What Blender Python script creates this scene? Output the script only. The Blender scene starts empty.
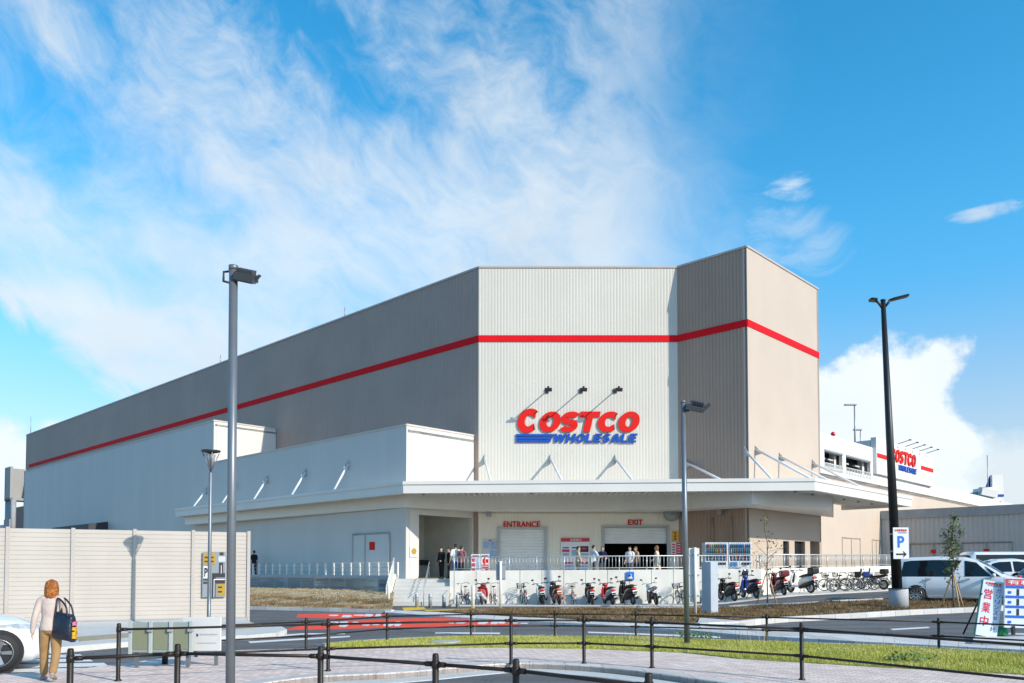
import bpy, bmesh, math, random
import numpy as np
from mathutils import Vector, Matrix
R = math.radians
rnd = random.Random(11)
SC = bpy.context.scene
COL = SC.collection
# ------------------------------------------------------------------ camera model
F, PITCH, EYE = 810.0, R(2.0), 1.7
PY = 570 - F*math.tan(PITCH)
CP, SP = math.cos(PITCH), math.sin(PITCH)

def ray(px, py):
    u = (px-512)/F; v = (PY-py)/F
    return Vector((u, CP - v*SP, SP + v*CP))
def at(px, py, Y):
    d = ray(px, py); t = Y/d.y
    return Vector((d.x*t, Y, EYE + d.z*t))
def G(px, py, z=0.0):
    d = ray(px, py); t = (z-EYE)/d.z
    return Vector((d.x*t, d.y*t, z))
def sstep(a, b, x):
    t = min(1, max(0, (x-a)/(b-a))); return t*t*(3-2*t)
def terrain(x, y):
    return 0.5*sstep(8, 14, x)*sstep(22, 40, y)
def GT(px, py, off=0.0):
    p = G(px, py, off)
    for _ in range(30):
        p = G(px, py, 0.5*(p.z + terrain(p.x, p.y) + off))
    return p
def hit(P0, d, px, py):
    r = ray(px, py); k = r.x/r.y
    s = (k*P0.y - P0.x)/(d.x - k*d.y)
    Y = P0.y + d.y*s
    return s, EYE + r.z*(Y/r.y)

# ------------------------------------------------------------------ materials
def nodes_of(m):
    m.use_nodes = True
    return m.node_tree.nodes, m.node_tree.links
MATS = {}
def pmat(name, col, rough=0.6, metal=0.0, var=0.10, scale=1.5, bump=0.0, bscale=30, dirt=0.0, spec=0.5, coat=0.0, trans=0.0, emit=None, warm=0.0):
    if name in MATS: return MATS[name]
    m = bpy.data.materials.new(name); N, L = nodes_of(m)
    b = N['Principled BSDF']
    tc = N.new('ShaderNodeTexCoord')
    nz = N.new('ShaderNodeTexNoise'); nz.inputs['Scale'].default_value = scale; nz.inputs['Detail'].default_value = 5
    L.new(tc.outputs['Object'], nz.inputs['Vector'])
    mx = N.new('ShaderNodeMix'); mx.data_type = 'RGBA'
    lo = [max(0, c*(1-var)) for c in col]; hi = [min(1, c*(1+var)) for c in col]
    mx.inputs[6].default_value = (*lo, 1); mx.inputs[7].default_value = (*hi, 1)
    rp = N.new('ShaderNodeMapRange'); rp.inputs[1].default_value = .3; rp.inputs[2].default_value = .7
    L.new(nz.outputs['Fac'], rp.inputs[0]); L.new(rp.outputs[0], mx.inputs[0])
    out = mx.outputs[2]
    if dirt:
        n2 = N.new('ShaderNodeTexNoise'); n2.inputs['Scale'].default_value = scale*.35; n2.inputs['Detail'].default_value = 8; n2.inputs['Roughness'].default_value = .7
        mp = N.new('ShaderNodeMapping'); mp.inputs['Scale'].default_value = (3, 3, .35)
        L.new(tc.outputs['Object'], mp.inputs[0]); L.new(mp.outputs[0], n2.inputs['Vector'])
        r2 = N.new('ShaderNodeMapRange'); r2.inputs[1].default_value = .45; r2.inputs[2].default_value = .8; r2.inputs[4].default_value = dirt
        L.new(n2.outputs['Fac'], r2.inputs[0])
        m2 = N.new('ShaderNodeMix'); m2.data_type = 'RGBA'; m2.inputs[7].default_value = (col[0]*.55, col[1]*.53, col[2]*.5, 1)
        L.new(out, m2.inputs[6]); L.new(r2.outputs[0], m2.inputs[0]); out = m2.outputs[2]
    L.new(out, b.inputs['Base Color'])
    b.inputs['Roughness'].default_value = rough; b.inputs['Metallic'].default_value = metal
    b.inputs['Specular IOR Level'].default_value = spec
    b.inputs['Coat Weight'].default_value = coat
    b.inputs['Transmission Weight'].default_value = trans
    if emit:
        b.inputs['Emission Color'].default_value = (*emit[:3], 1); b.inputs['Emission Strength'].default_value = emit[3]
    if bump:
        n3 = N.new('ShaderNodeTexNoise'); n3.inputs['Scale'].default_value = bscale; n3.inputs['Detail'].default_value = 4
        L.new(tc.outputs['Object'], n3.inputs['Vector'])
        bp = N.new('ShaderNodeBump'); bp.inputs['Strength'].default_value = bump; bp.inputs['Distance'].default_value = .02
        L.new(n3.outputs['Fac'], bp.inputs['Height']); L.new(bp.outputs[0], b.inputs['Normal'])
    MATS[name] = m
    return m

def ground_mat(name, base, alt, scale, bricks=None, streaks=None, speck=0.15, rough=.9, bump=.25, patch=.4, patchscale=.25, mortar=None):
    m = bpy.data.materials.new(name); N, L = nodes_of(m); b = N['Principled BSDF']
    geo = N.new('ShaderNodeNewGeometry')
    def noise(s, d=6, r=.6):
        n = N.new('ShaderNodeTexNoise'); n.inputs['Scale'].default_value = s; n.inputs['Detail'].default_value = d; n.inputs['Roughness'].default_value = r
        L.new(geo.outputs['Position'], n.inputs['Vector']); return n
    n1 = noise(patchscale); r1 = N.new('ShaderNodeMapRange'); r1.inputs[1].default_value = .35; r1.inputs[2].default_value = .65; r1.inputs[4].default_value = patch
    L.new(n1.outputs['Fac'], r1.inputs[0])
    mx = N.new('ShaderNodeMix'); mx.data_type = 'RGBA'; mx.inputs[6].default_value = (*base, 1); mx.inputs[7].default_value = (*alt, 1)
    L.new(r1.outputs[0], mx.inputs[0]); out = mx.outputs[2]
    hsrc = None
    if bricks:
        bt = N.new('ShaderNodeTexBrick'); bt.inputs['Scale'].default_value = 1
        bt.inputs['Brick Width'].default_value = bricks[0]; bt.inputs['Row Height'].default_value = bricks[1]; bt.inputs['Mortar Size'].default_value = bricks[2]
        bt.inputs['Color1'].default_value = (.84, .82, .82, 1); bt.inputs['Color2'].default_value = (1.18, 1.15, 1.14, 1)
        mc = mortar or (.62, .62, .62); bt.inputs['Mortar'].default_value = (*mc, 1); bt.inputs['Bias'].default_value = .1
        mp = N.new('ShaderNodeMapping'); mp.inputs['Rotation'].default_value = (0, 0, bricks[3]); L.new(geo.outputs['Position'], mp.inputs[0]); L.new(mp.outputs[0], bt.inputs['Vector'])
        mu = N.new('ShaderNodeMix'); mu.data_type = 'RGBA'; mu.blend_type = 'MULTIPLY'; mu.inputs[0].default_value = 1
        L.new(out, mu.inputs[6]); L.new(bt.outputs['Color'], mu.inputs[7]); out = mu.outputs[2]
    if streaks:   # tyre-worn lanes and old patches
        ms = N.new('ShaderNodeMapping'); ms.inputs['Rotation'].default_value = (0, 0, streaks[0]); ms.inputs['Scale'].default_value = (.12, 1.6, 1); L.new(geo.outputs['Position'], ms.inputs[0])
        ns = N.new('ShaderNodeTexNoise'); ns.inputs['Scale'].default_value = 1.0; ns.inputs['Detail'].default_value = 6; L.new(ms.outputs[0], ns.inputs['Vector'])
        rs = N.new('ShaderNodeMapRange'); rs.inputs[1].default_value = .4; rs.inputs[2].default_value = .62; rs.inputs[3].default_value = 1+streaks[1]; rs.inputs[4].default_value = 1-streaks[1]; L.new(ns.outputs['Fac'], rs.inputs[0])
        vo = N.new('ShaderNodeTexVoronoi'); vo.feature = 'DISTANCE_TO_EDGE'; vo.inputs['Scale'].default_value = .55; vo.inputs['Randomness'].default_value = 1
        nd = noise(1.3, 5, .7); va = N.new('ShaderNodeVectorMath'); va.operation = 'ADD'; sc_ = N.new('ShaderNodeVectorMath'); sc_.operation = 'SCALE'; sc_.inputs['Scale'].default_value = 1.2
        L.new(nd.outputs['Color'], sc_.inputs[0]); L.new(geo.outputs['Position'], va.inputs[0]); L.new(sc_.outputs[0], va.inputs[1]); L.new(va.outputs[0], vo.inputs['Vector'])
        rc = N.new('ShaderNodeMapRange'); rc.inputs[1].default_value = .0; rc.inputs[2].default_value = .02; rc.inputs[3].default_value = .62; rc.inputs[4].default_value = 1; L.new(vo.outputs['Distance'], rc.inputs[0])
        mk = N.new('ShaderNodeMath'); mk.operation = 'MULTIPLY'; L.new(rs.outputs[0], mk.inputs[0]); L.new(rc.outputs[0], mk.inputs[1])
        vs_ = N.new('ShaderNodeVectorMath'); vs_.operation = 'SCALE'; L.new(out, vs_.inputs[0]); L.new(mk.outputs[0], vs_.inputs['Scale']); out = vs_.outputs[0]
    n2 = noise(scale, 3, .8); r2 = N.new('ShaderNodeMapRange'); r2.inputs[1].default_value = .3; r2.inputs[2].default_value = .7; r2.inputs[3].default_value = 1-speck; r2.inputs[4].default_value = 1+speck
    L.new(n2.outputs['Fac'], r2.inputs[0])
    vm = N.new('ShaderNodeVectorMath'); vm.operation = 'SCALE'; L.new(out, vm.inputs[0]); L.new(r2.outputs[0], vm.inputs['Scale'])
    L.new(vm.outputs[0], b.inputs['Base Color']); b.inputs['Roughness'].default_value = rough
    b.inputs['Specular IOR Level'].default_value = .3
    bp = N.new('ShaderNodeBump'); bp.inputs['Strength'].default_value = bump; bp.inputs['Distance'].default_value = .01
    L.new(n2.outputs['Fac'], bp.inputs['Height']); L.new(bp.outputs[0], b.inputs['Normal'])
    MATS[name] = m; return m

def seam_mat(name, col, pitch_h, pitch_v, depth=.25, rough=.55, var=.05, seam=.8, along=None, wid=.03, metal=0.0):
    """metal panels: thin joints every pitch_h along the wall and every pitch_v in height (object space position)"""
    m = bpy.data.materials.new(name); N, L = nodes_of(m); b = N['Principled BSDF']
    geo = N.new('ShaderNodeNewGeometry'); out = None
    def frac(sock, pitch):
        d = N.new('ShaderNodeMath'); d.operation = 'DIVIDE'; L.new(sock, d.inputs[0]); d.inputs[1].default_value = pitch
        f = N.new('ShaderNodeMath'); f.operation = 'FRACT'; L.new(d.outputs[0], f.inputs[0])
        c = N.new('ShaderNodeMath'); c.operation = 'LESS_THAN'; L.new(f.outputs[0], c.inputs[0]); c.inputs[1].default_value = wid/pitch
        return c.outputs[0]
    seams = []
    if pitch_h:
        dp = N.new('ShaderNodeVectorMath'); dp.operation = 'DOT_PRODUCT'; L.new(geo.outputs['Position'], dp.inputs[0]); dp.inputs[1].default_value = (*along, 0)
        seams.append(frac(dp.outputs['Value'], pitch_h))
    if pitch_v:
        sx = N.new('ShaderNodeSeparateXYZ'); L.new(geo.outputs['Position'], sx.inputs[0]); seams.append(frac(sx.outputs[2], pitch_v))
    s = seams[0]
    if len(seams) == 2:
        mm = N.new('ShaderNodeMath'); mm.operation = 'MAXIMUM'; L.new(seams[0], mm.inputs[0]); L.new(seams[1], mm.inputs[1]); s = mm.outputs[0]
    nz = N.new('ShaderNodeTexNoise'); nz.inputs['Scale'].default_value = .5; nz.inputs['Detail'].default_value = 7
    mp = N.new('ShaderNodeMapping'); mp.inputs['Scale'].default_value = (1.5, 1.5, .25); L.new(geo.outputs['Position'], mp.inputs[0]); L.new(mp.outputs[0], nz.inputs['Vector'])
    r = N.new('ShaderNodeMapRange'); r.inputs[1].default_value = .3; r.inputs[2].default_value = .7; r.inputs[3].default_value = 1-var; r.inputs[4].default_value = 1+var
    L.new(nz.outputs['Fac'], r.inputs[0])
    k = N.new('ShaderNodeMath'); k.operation = 'MULTIPLY'; L.new(s, k.inputs[0]); k.inputs[1].default_value = -(1-seam)
    k2 = N.new('ShaderNodeMath'); k2.operation = 'ADD'; L.new(k.outputs[0], k2.inputs[0]); L.new(r.outputs[0], k2.inputs[1])
    vm = N.new('ShaderNodeVectorMath'); vm.operation = 'SCALE'; vm.inputs[0].default_value = col; L.new(k2.outputs[0], vm.inputs['Scale'])
    L.new(vm.outputs[0], b.inputs['Base Color']); b.inputs['Roughness'].default_value = rough; b.inputs['Metallic'].default_value = metal
    bp = N.new('ShaderNodeBump'); bp.inputs['Strength'].default_value = depth; bp.inputs['Distance'].default_value = .02; bp.invert = True
    L.new(s, bp.inputs['Height']); L.new(bp.outputs[0], b.inputs['Normal'])
    MATS[name] = m; return m

# ------------------------------------------------------------------ mesh builder
OFF = {}
class MB:
    def __init__(s): s.v = []; s.f = []; s.sm = []; s.mi = []
    def add(s, vs, fs, smooth=False, mi=0):
        o = len(s.v); s.v += [tuple(p) for p in vs]
        for f in fs:
            s.f.append([i+o for i in f]); s.sm.append(smooth); s.mi.append(mi)
        return s
    def box(s, c, d, M=None, mi=0):
        hx, hy, hz = d[0]/2, d[1]/2, d[2]/2
        vs = [Vector((x*hx, y*hy, z*hz)) for x in (-1, 1) for y in (-1, 1) for z in (-1, 1)]
        if M is not None: vs = [M @ v for v in vs]
        vs = [v+Vector(c) for v in vs]
        return s.add(vs, [(0, 1, 3, 2), (4, 6, 7, 5), (0, 4, 5, 1), (2, 3, 7, 6), (0, 2, 6, 4), (1, 5, 7, 3)], mi=mi)
    def prism(s, poly, ext, mi=0):
        """poly: 3D points in a plane, ext: extrusion vector"""
        n = len(poly); e = Vector(ext); a = [Vector(p) for p in poly]; b = [p+e for p in a]
        nrm = Vector((0, 0, 0))
        for i in range(n): nrm += a[i].cross(a[(i+1) % n])
        fs = [list(range(n))[::-1], list(range(n, 2*n))] + [(i, (i+1) % n, n+(i+1) % n, n+i) for i in range(n)]
        if nrm.dot(e) < 0: fs = [list(f)[::-1] for f in fs]
        return s.add(a+b, fs, mi=mi)
    def slab(s, pts, z0, z1, mi=0):
        return s.prism([(p[0], p[1], z0) for p in pts], (0, 0, z1-z0), mi)
    def quad(s, a, b, c, d, mi=0): return s.add([a, b, c, d], [(0, 1, 2, 3)], mi=mi)
    def tube(s, p, q, r, r2=None, n=8, mi=0):
        return s.path([p, q], [r, r if r2 is None else r2], n, mi)
    def path(s, pts, rad, n=8, mi=0, ell=1.0, smooth=True, closed=False):
        pts = [Vector(p) for p in pts]
        if not isinstance(rad, (list, tuple)): rad = [rad]*len(pts)
        vs = []; m = len(pts); prev = None
        for i, p in enumerate(pts):
            if closed: t = pts[(i+1) % m]-pts[i-1]
            else: t = pts[min(i+1, m-1)]-pts[max(i-1, 0)]
            t.normalize()
            if prev is None:
                ref = Vector((0, 0, 1)) if abs(t.z) < .9 else Vector((1, 0, 0))
                x = t.cross(ref).normalized()
            else:
                x = (prev - t*prev.dot(t)).normalized()
            prev = x; y = t.cross(x)
            for k in range(n):
                a = 2*math.pi*k/n
                vs.append(p + x*math.cos(a)*rad[i] + y*math.sin(a)*rad[i]*ell)
        o = len(s.v); fs = []
        rng = m if closed else m-1
        for i in range(rng):
            j = (i+1) % m
            for k in range(n):
                fs.append((i*n+k, i*n+(k+1) % n, j*n+(k+1) % n, j*n+k))
        s.add(vs, fs, smooth, mi)
        if not closed:
            s.f.append([o+k for k in range(n)][::-1]); s.sm.append(False); s.mi.append(mi)
            s.f.append([o+(m-1)*n+k for k in range(n)]); s.sm.append(False); s.mi.append(mi)
        return s
    def loft(s, rings, mi=0, smooth=True, cap=True):
        """rings: list of equal-length closed point loops"""
        n = len(rings[0]); o = len(s.v); vs = [p for r in rings for p in r]; fs = []
        for i in range(len(rings)-1):
            for k in range(n):
                fs.append((i*n+k, i*n+(k+1) % n, (i+1)*n+(k+1) % n, (i+1)*n+k))
        s.add(vs, fs, smooth, mi)
        if cap:
            s.f.append([o+k for k in range(n)][::-1]); s.sm.append(False); s.mi.append(mi)
            s.f.append([o+(len(rings)-1)*n+k for k in range(n)]); s.sm.append(False); s.mi.append(mi)
        return s
    def eloft(s, secs, n=14, mi=0):
        """vertical stack of ellipses (z, cx, cy, rx, ry)"""
        return s.loft([[Vector((cx+rx*math.cos(2*math.pi*k/n), cy+ry*math.sin(2*math.pi*k/n), z)) for k in range(n)] for z, cx, cy, rx, ry in secs], mi)
    def lathe(s, prof, c=(0, 0, 0), n=16, axis='Z', mi=0, smooth=True):
        rings = []
        for r, h in prof:
            ring = []
            for k in range(n):
                a = 2*math.pi*k/n; x, y = r*math.cos(a), r*math.sin(a)
                p = (x, y, h) if axis == 'Z' else ((h, x, y) if axis == 'X' else (y, h, x))
                ring.append(Vector(p)+Vector(c))
            rings.append(ring)
        return s.loft(rings, mi, smooth, cap=tuple(prof[0]) != tuple(prof[-1]))
    def ell(s, c, r, n=12, m=8, mi=0, M=None):
        c = Vector(c); vs = [c+(M @ Vector((0, 0, -r[2])) if M else Vector((0, 0, -r[2])))]; fs = []
        for i in range(1, m):
            t = -math.pi/2+math.pi*i/m
            for k in range(n):
                a = 2*math.pi*k/n
                p = Vector((r[0]*math.cos(t)*math.cos(a), r[1]*math.cos(t)*math.sin(a), r[2]*math.sin(t)))
                vs.append(c+(M @ p if M else p))
        top = Vector((0, 0, r[2])); vs.append(c+(M @ top if M else top)); L = len(vs)-1
        for k in range(n): fs.append((0, 1+(k+1) % n, 1+k))
        for i in range(m-2):
            for k in range(n):
                a = 1+i*n; fs.append((a+k, a+(k+1) % n, a+n+(k+1) % n, a+n+k))
        a = 1+(m-2)*n
        for k in range(n): fs.append((a+k, a+(k+1) % n, L))
        return s.add(vs, fs, True, mi)
    def torus(s, c, Rr, r, n=24, m=8, axis='X', mi=0):
        rings = []
        pts = []
        for k in range(n):
            a = 2*math.pi*k/n
            p = {'X': (0, math.cos(a)*Rr, math.sin(a)*Rr), 'Z': (math.cos(a)*Rr, math.sin(a)*Rr, 0), 'Y': (math.cos(a)*Rr, 0, math.sin(a)*Rr)}[axis]
            pts.append(Vector(c)+Vector(p))
        return s.path(pts, r, m, mi, closed=True)
    def build(s, name, mats, parent=None, bevel=0, loc=None, off=None, segs=2):
        me = bpy.data.meshes.new(name)
        o_ = Vector((0, 0, 0))
        if parent is not None: o_ = OFF.get(parent.name, Vector((0, 0, 0)))
        elif loc is not None: o_ = Vector(loc)
        me.from_pydata([(v[0]-o_[0], v[1]-o_[1], v[2]-o_[2]) for v in s.v], [], s.f)
        me.polygons.foreach_set('use_smooth', s.sm); me.polygons.foreach_set('material_index', s.mi)
        if not isinstance(mats, (list, tuple)): mats = [mats]
        for m in mats: me.materials.append(m)
        me.update()
        ob = bpy.data.objects.new(name, me); COL.objects.link(ob)
        if parent is not None:
            ob.parent = parent; OFF[ob.name] = o_
        elif loc is not None:
            ob.location = loc; OFF[ob.name] = o_
        if bevel:
            b = ob.modifiers.new('bevel', 'BEVEL'); b.width = bevel; b.segments = segs; b.limit_method = 'ANGLE'; b.angle_limit = R(40)
        return ob

def tag(o, label=None, cat=None, group=None, kind=None):
    if label: o['label'] = label
    if cat: o['category'] = cat
    if group: o['group'] = group
    if kind: o['kind'] = kind
    return o
def thing(name, label, cat, loc=(0, 0, 0), group=None, rotz=0, world=False):
    o = bpy.data.objects.new(name, None); COL.objects.link(o); o.location = loc; o.rotation_euler = (0, 0, rotz)
    o.empty_display_size = .2
    if world: OFF[o.name] = Vector(loc)
    return tag(o, label, cat, group)
def single(name, mb, mats, label, cat, group=None, kind=None, bevel=0):
    xs = np.array([list(v) for v in mb.v]); lo, hi = xs.min(0), xs.max(0)
    loc = ((lo[0]+hi[0])/2, (lo[1]+hi[1])/2, lo[2])
    return tag(mb.build(name, mats, None, bevel, loc=loc), label, cat, group, kind)
def struct(name, mb, mats, kind='structure', bevel=0):
    return tag(mb.build(name, mats, None, bevel), kind=kind)
def copy_tree(o, parent=None):
    c = o.copy(); COL.objects.link(c)
    if parent is not None: c.parent = parent
    for ch in list(o.children): copy_tree(ch, c)
    return c
def Rz(a): return Matrix.Rotation(a, 3, 'Z')

def text(name, body, P, r, u, width, height, mat, parent=None, depth=.02, bold=0.0, shear=0.0, center=False, vertical=False, off=0.01, thick=True):
    """flat lettering: P lower-left corner, r/u unit axes, fitted to width x height"""
    cu = bpy.data.curves.new(name, 'FONT'); cu.body = body; cu.size = 1; cu.shear = shear; cu.offset = bold
    cu.resolution_u = 4; cu.space_line = .85 if vertical else 1
    cu.extrude = .0
    ob = bpy.data.objects.new(name, cu); COL.objects.link(ob)
    dg = bpy.context.evaluated_depsgraph_get(); dg.update()
    me = bpy.data.meshes.new_from_object(ob.evaluated_get(dg))
    COL.objects.unlink(ob); bpy.data.objects.remove(ob); bpy.data.curves.remove(cu)
    xs = [v.co.x for v in me.vertices]; ys = [v.co.y for v in me.vertices]
    x0, x1, y0, y1 = min(xs), max(xs), min(ys), max(ys)
    sx = width/(x1-x0); sy = height/(y1-y0)
    r = Vector(r); u = Vector(u); n = r.cross(u); P = Vector(P)
    vs = [P + r*((v.co.x-x0)*sx) + u*((v.co.y-y0)*sy) + n*(off+depth) for v in me.vertices]
    mb = MB(); k = len(vs)
    fs = [list(p.vertices) for p in me.polygons]
    if depth > .004:
        bk = [v - n*depth for v in vs]
        cnt = {}
        for f in fs:
            for i in range(len(f)):
                e = (f[i], f[(i+1) % len(f)]); cnt[e] = 1
        side = [(b, a, a+k, b+k) for (a, b) in cnt if (b, a) not in cnt]
        mb.add(vs+bk, fs+side)
    else: mb.add(vs, fs)
    bpy.data.meshes.remove(me)
    return mb.build(name, mat, parent)

def cutpoly(pts, zf, skirt=.15, grid=1.0, mi_top=0):
    """polygon sheet that follows zf(x,y), with a skirt going down; returns MB"""
    bm = bmesh.new()
    vs = [bm.verts.new((p[0], p[1], 0)) for p in pts]
    f = bm.faces.new(vs); f.normal_update()
    if f.normal.z < 0: f.normal_flip()
    bmesh.ops.triangulate(bm, faces=bm.faces[:])
    xs = [p[0] for p in pts]; ys = [p[1] for p in pts]
    if grid:
        x = math.ceil(min(xs)/grid)*grid
        while x < max(xs):
            bmesh.ops.bisect_plane(bm, geom=bm.verts[:]+bm.edges[:]+bm.faces[:], plane_co=(x, 0, 0), plane_no=(1, 0, 0), dist=1e-5); x += grid
        y = math.ceil(min(ys)/grid)*grid
        while y < max(ys):
            bmesh.ops.bisect_plane(bm, geom=bm.verts[:]+bm.edges[:]+bm.faces[:], plane_co=(0, y, 0), plane_no=(0, 1, 0), dist=1e-5); y += grid
    for v in bm.verts: v.co.z = zf(v.co.x, v.co.y)
    bm.verts.index_update(); bm.normal_update()
    mb = MB()
    top = [v.co.copy() for v in bm.verts]; k = len(top)
    fs = [[v.index for v in f.verts] for f in bm.faces]
    low = [Vector((p.x, p.y, p.z-skirt)) for p in top]
    side = []
    for f in bm.faces:
        for l in f.loops:
            if l.edge.is_boundary:
                a, b = l.vert.index, l.link_loop_next.vert.index
                side.append((b, a, a+k, b+k))
    mb.add(top+low, fs+side)
    bm.free()
    return mb

def smooth_curve(pts, sub=6):
    pts = [Vector(p) for p in pts]; out = []
    for i in range(len(pts)-1):
        p0, p1, p2, p3 = pts[max(i-1, 0)], pts[i], pts[i+1], pts[min(i+2, len(pts)-1)]
        for k in range(sub):
            t = k/sub
            out.append(.5*((2*p1)+(p2-p0)*t+(2*p0-5*p1+4*p2-p3)*t*t+(3*p1-p0-3*p2+p3)*t**3))
    out.append(pts[-1]); return out
def ribbon(line, w, zf, h=.12, grid=None):
    """kerb: strip of width w to the left of a plan polyline, raised above zf by h"""
    mb = MB(); n = len(line); A = []; B = []
    for i, p in enumerate(line):
        t = (line[min(i+1, n-1)]-line[max(i-1, 0)]); t.z = 0; t.normalize(); nn = Vector((-t.y, t.x, 0))
        A.append(Vector((p.x, p.y, 0))); B.append(Vector((p.x, p.y, 0))+nn*w)
    rings = []
    for a, b in zip(A, B):
        za, zb = zf(a.x, a.y), zf(b.x, b.y)
        rings.append([Vector((a.x, a.y, za-.15)), Vector((a.x, a.y, za+h-.02)), Vector((a.x*.94+b.x*.06, a.y*.94+b.y*.06, za+h)), Vector((b.x, b.y, zb+h)), Vector((b.x, b.y, zb-.15))])
    mb.loft(rings, smooth=False); return mb

def remeshed(mb, name, mat, parent, voxel=.012, smooth=4, keep_smooth=True, adapt=0):
    """fuses the pieces of mb into one continuous surface"""
    o_ = OFF.get(parent.name, Vector((0, 0, 0))) if parent is not None else Vector((0, 0, 0))
    me = bpy.data.meshes.new(name); me.from_pydata([tuple(Vector(v)-o_) for v in mb.v], [], mb.f)
    ob = bpy.data.objects.new(name, me); COL.objects.link(ob)
    m = ob.modifiers.new('r', 'REMESH'); m.mode = 'VOXEL'; m.voxel_size = voxel; m.use_smooth_shade = True
    if smooth:
        s = ob.modifiers.new('s', 'SMOOTH'); s.iterations = smooth; s.factor = .5
    dg = bpy.context.evaluated_depsgraph_get(); dg.update()
    me2 = bpy.data.meshes.new_from_object(ob.evaluated_get(dg))
    COL.objects.unlink(ob); bpy.data.objects.remove(ob); bpy.data.meshes.remove(me)
    me2.name = name
    me2.materials.clear(); me2.materials.append(mat)
    ob = bpy.data.objects.new(name, me2); COL.objects.link(ob)
    if parent is not None:
        ob.parent = parent; OFF[ob.name] = o_
    return ob
# ------------------------------------------------------------------ camera, light, sky
cam = bpy.data.cameras.new('camera'); co = bpy.data.objects.new('camera', cam); COL.objects.link(co)
co.location = (0, 0, EYE); co.rotation_euler = (R(90)+PITCH, 0, 0)
cam.sensor_width = 36; cam.lens = F/1024*36; cam.shift_y = (PY-341.5)/1024
cam.clip_end = 3000; SC.camera = co
SUN_EL = R(28.5); sdir = Vector((1.22, -1, 0)).normalized()
SUN = Vector((sdir.x*math.cos(SUN_EL), sdir.y*math.cos(SUN_EL), math.sin(SUN_EL)))
li = bpy.data.lights.new('sun', 'SUN'); li.energy = 2.95; li.angle = R(.5); li.color = (1, .92, .79)
lo = bpy.data.objects.new('sun', li); COL.objects.link(lo); lo.location = (20, -20, 40)
lo.rotation_euler = SUN.to_track_quat('Z', 'Y').to_euler()
SC.view_settings.view_transform = 'Standard'; SC.view_settings.look = 'None'; SC.view_settings.exposure = 0.66; SC.view_settings.gamma = 1

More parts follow.
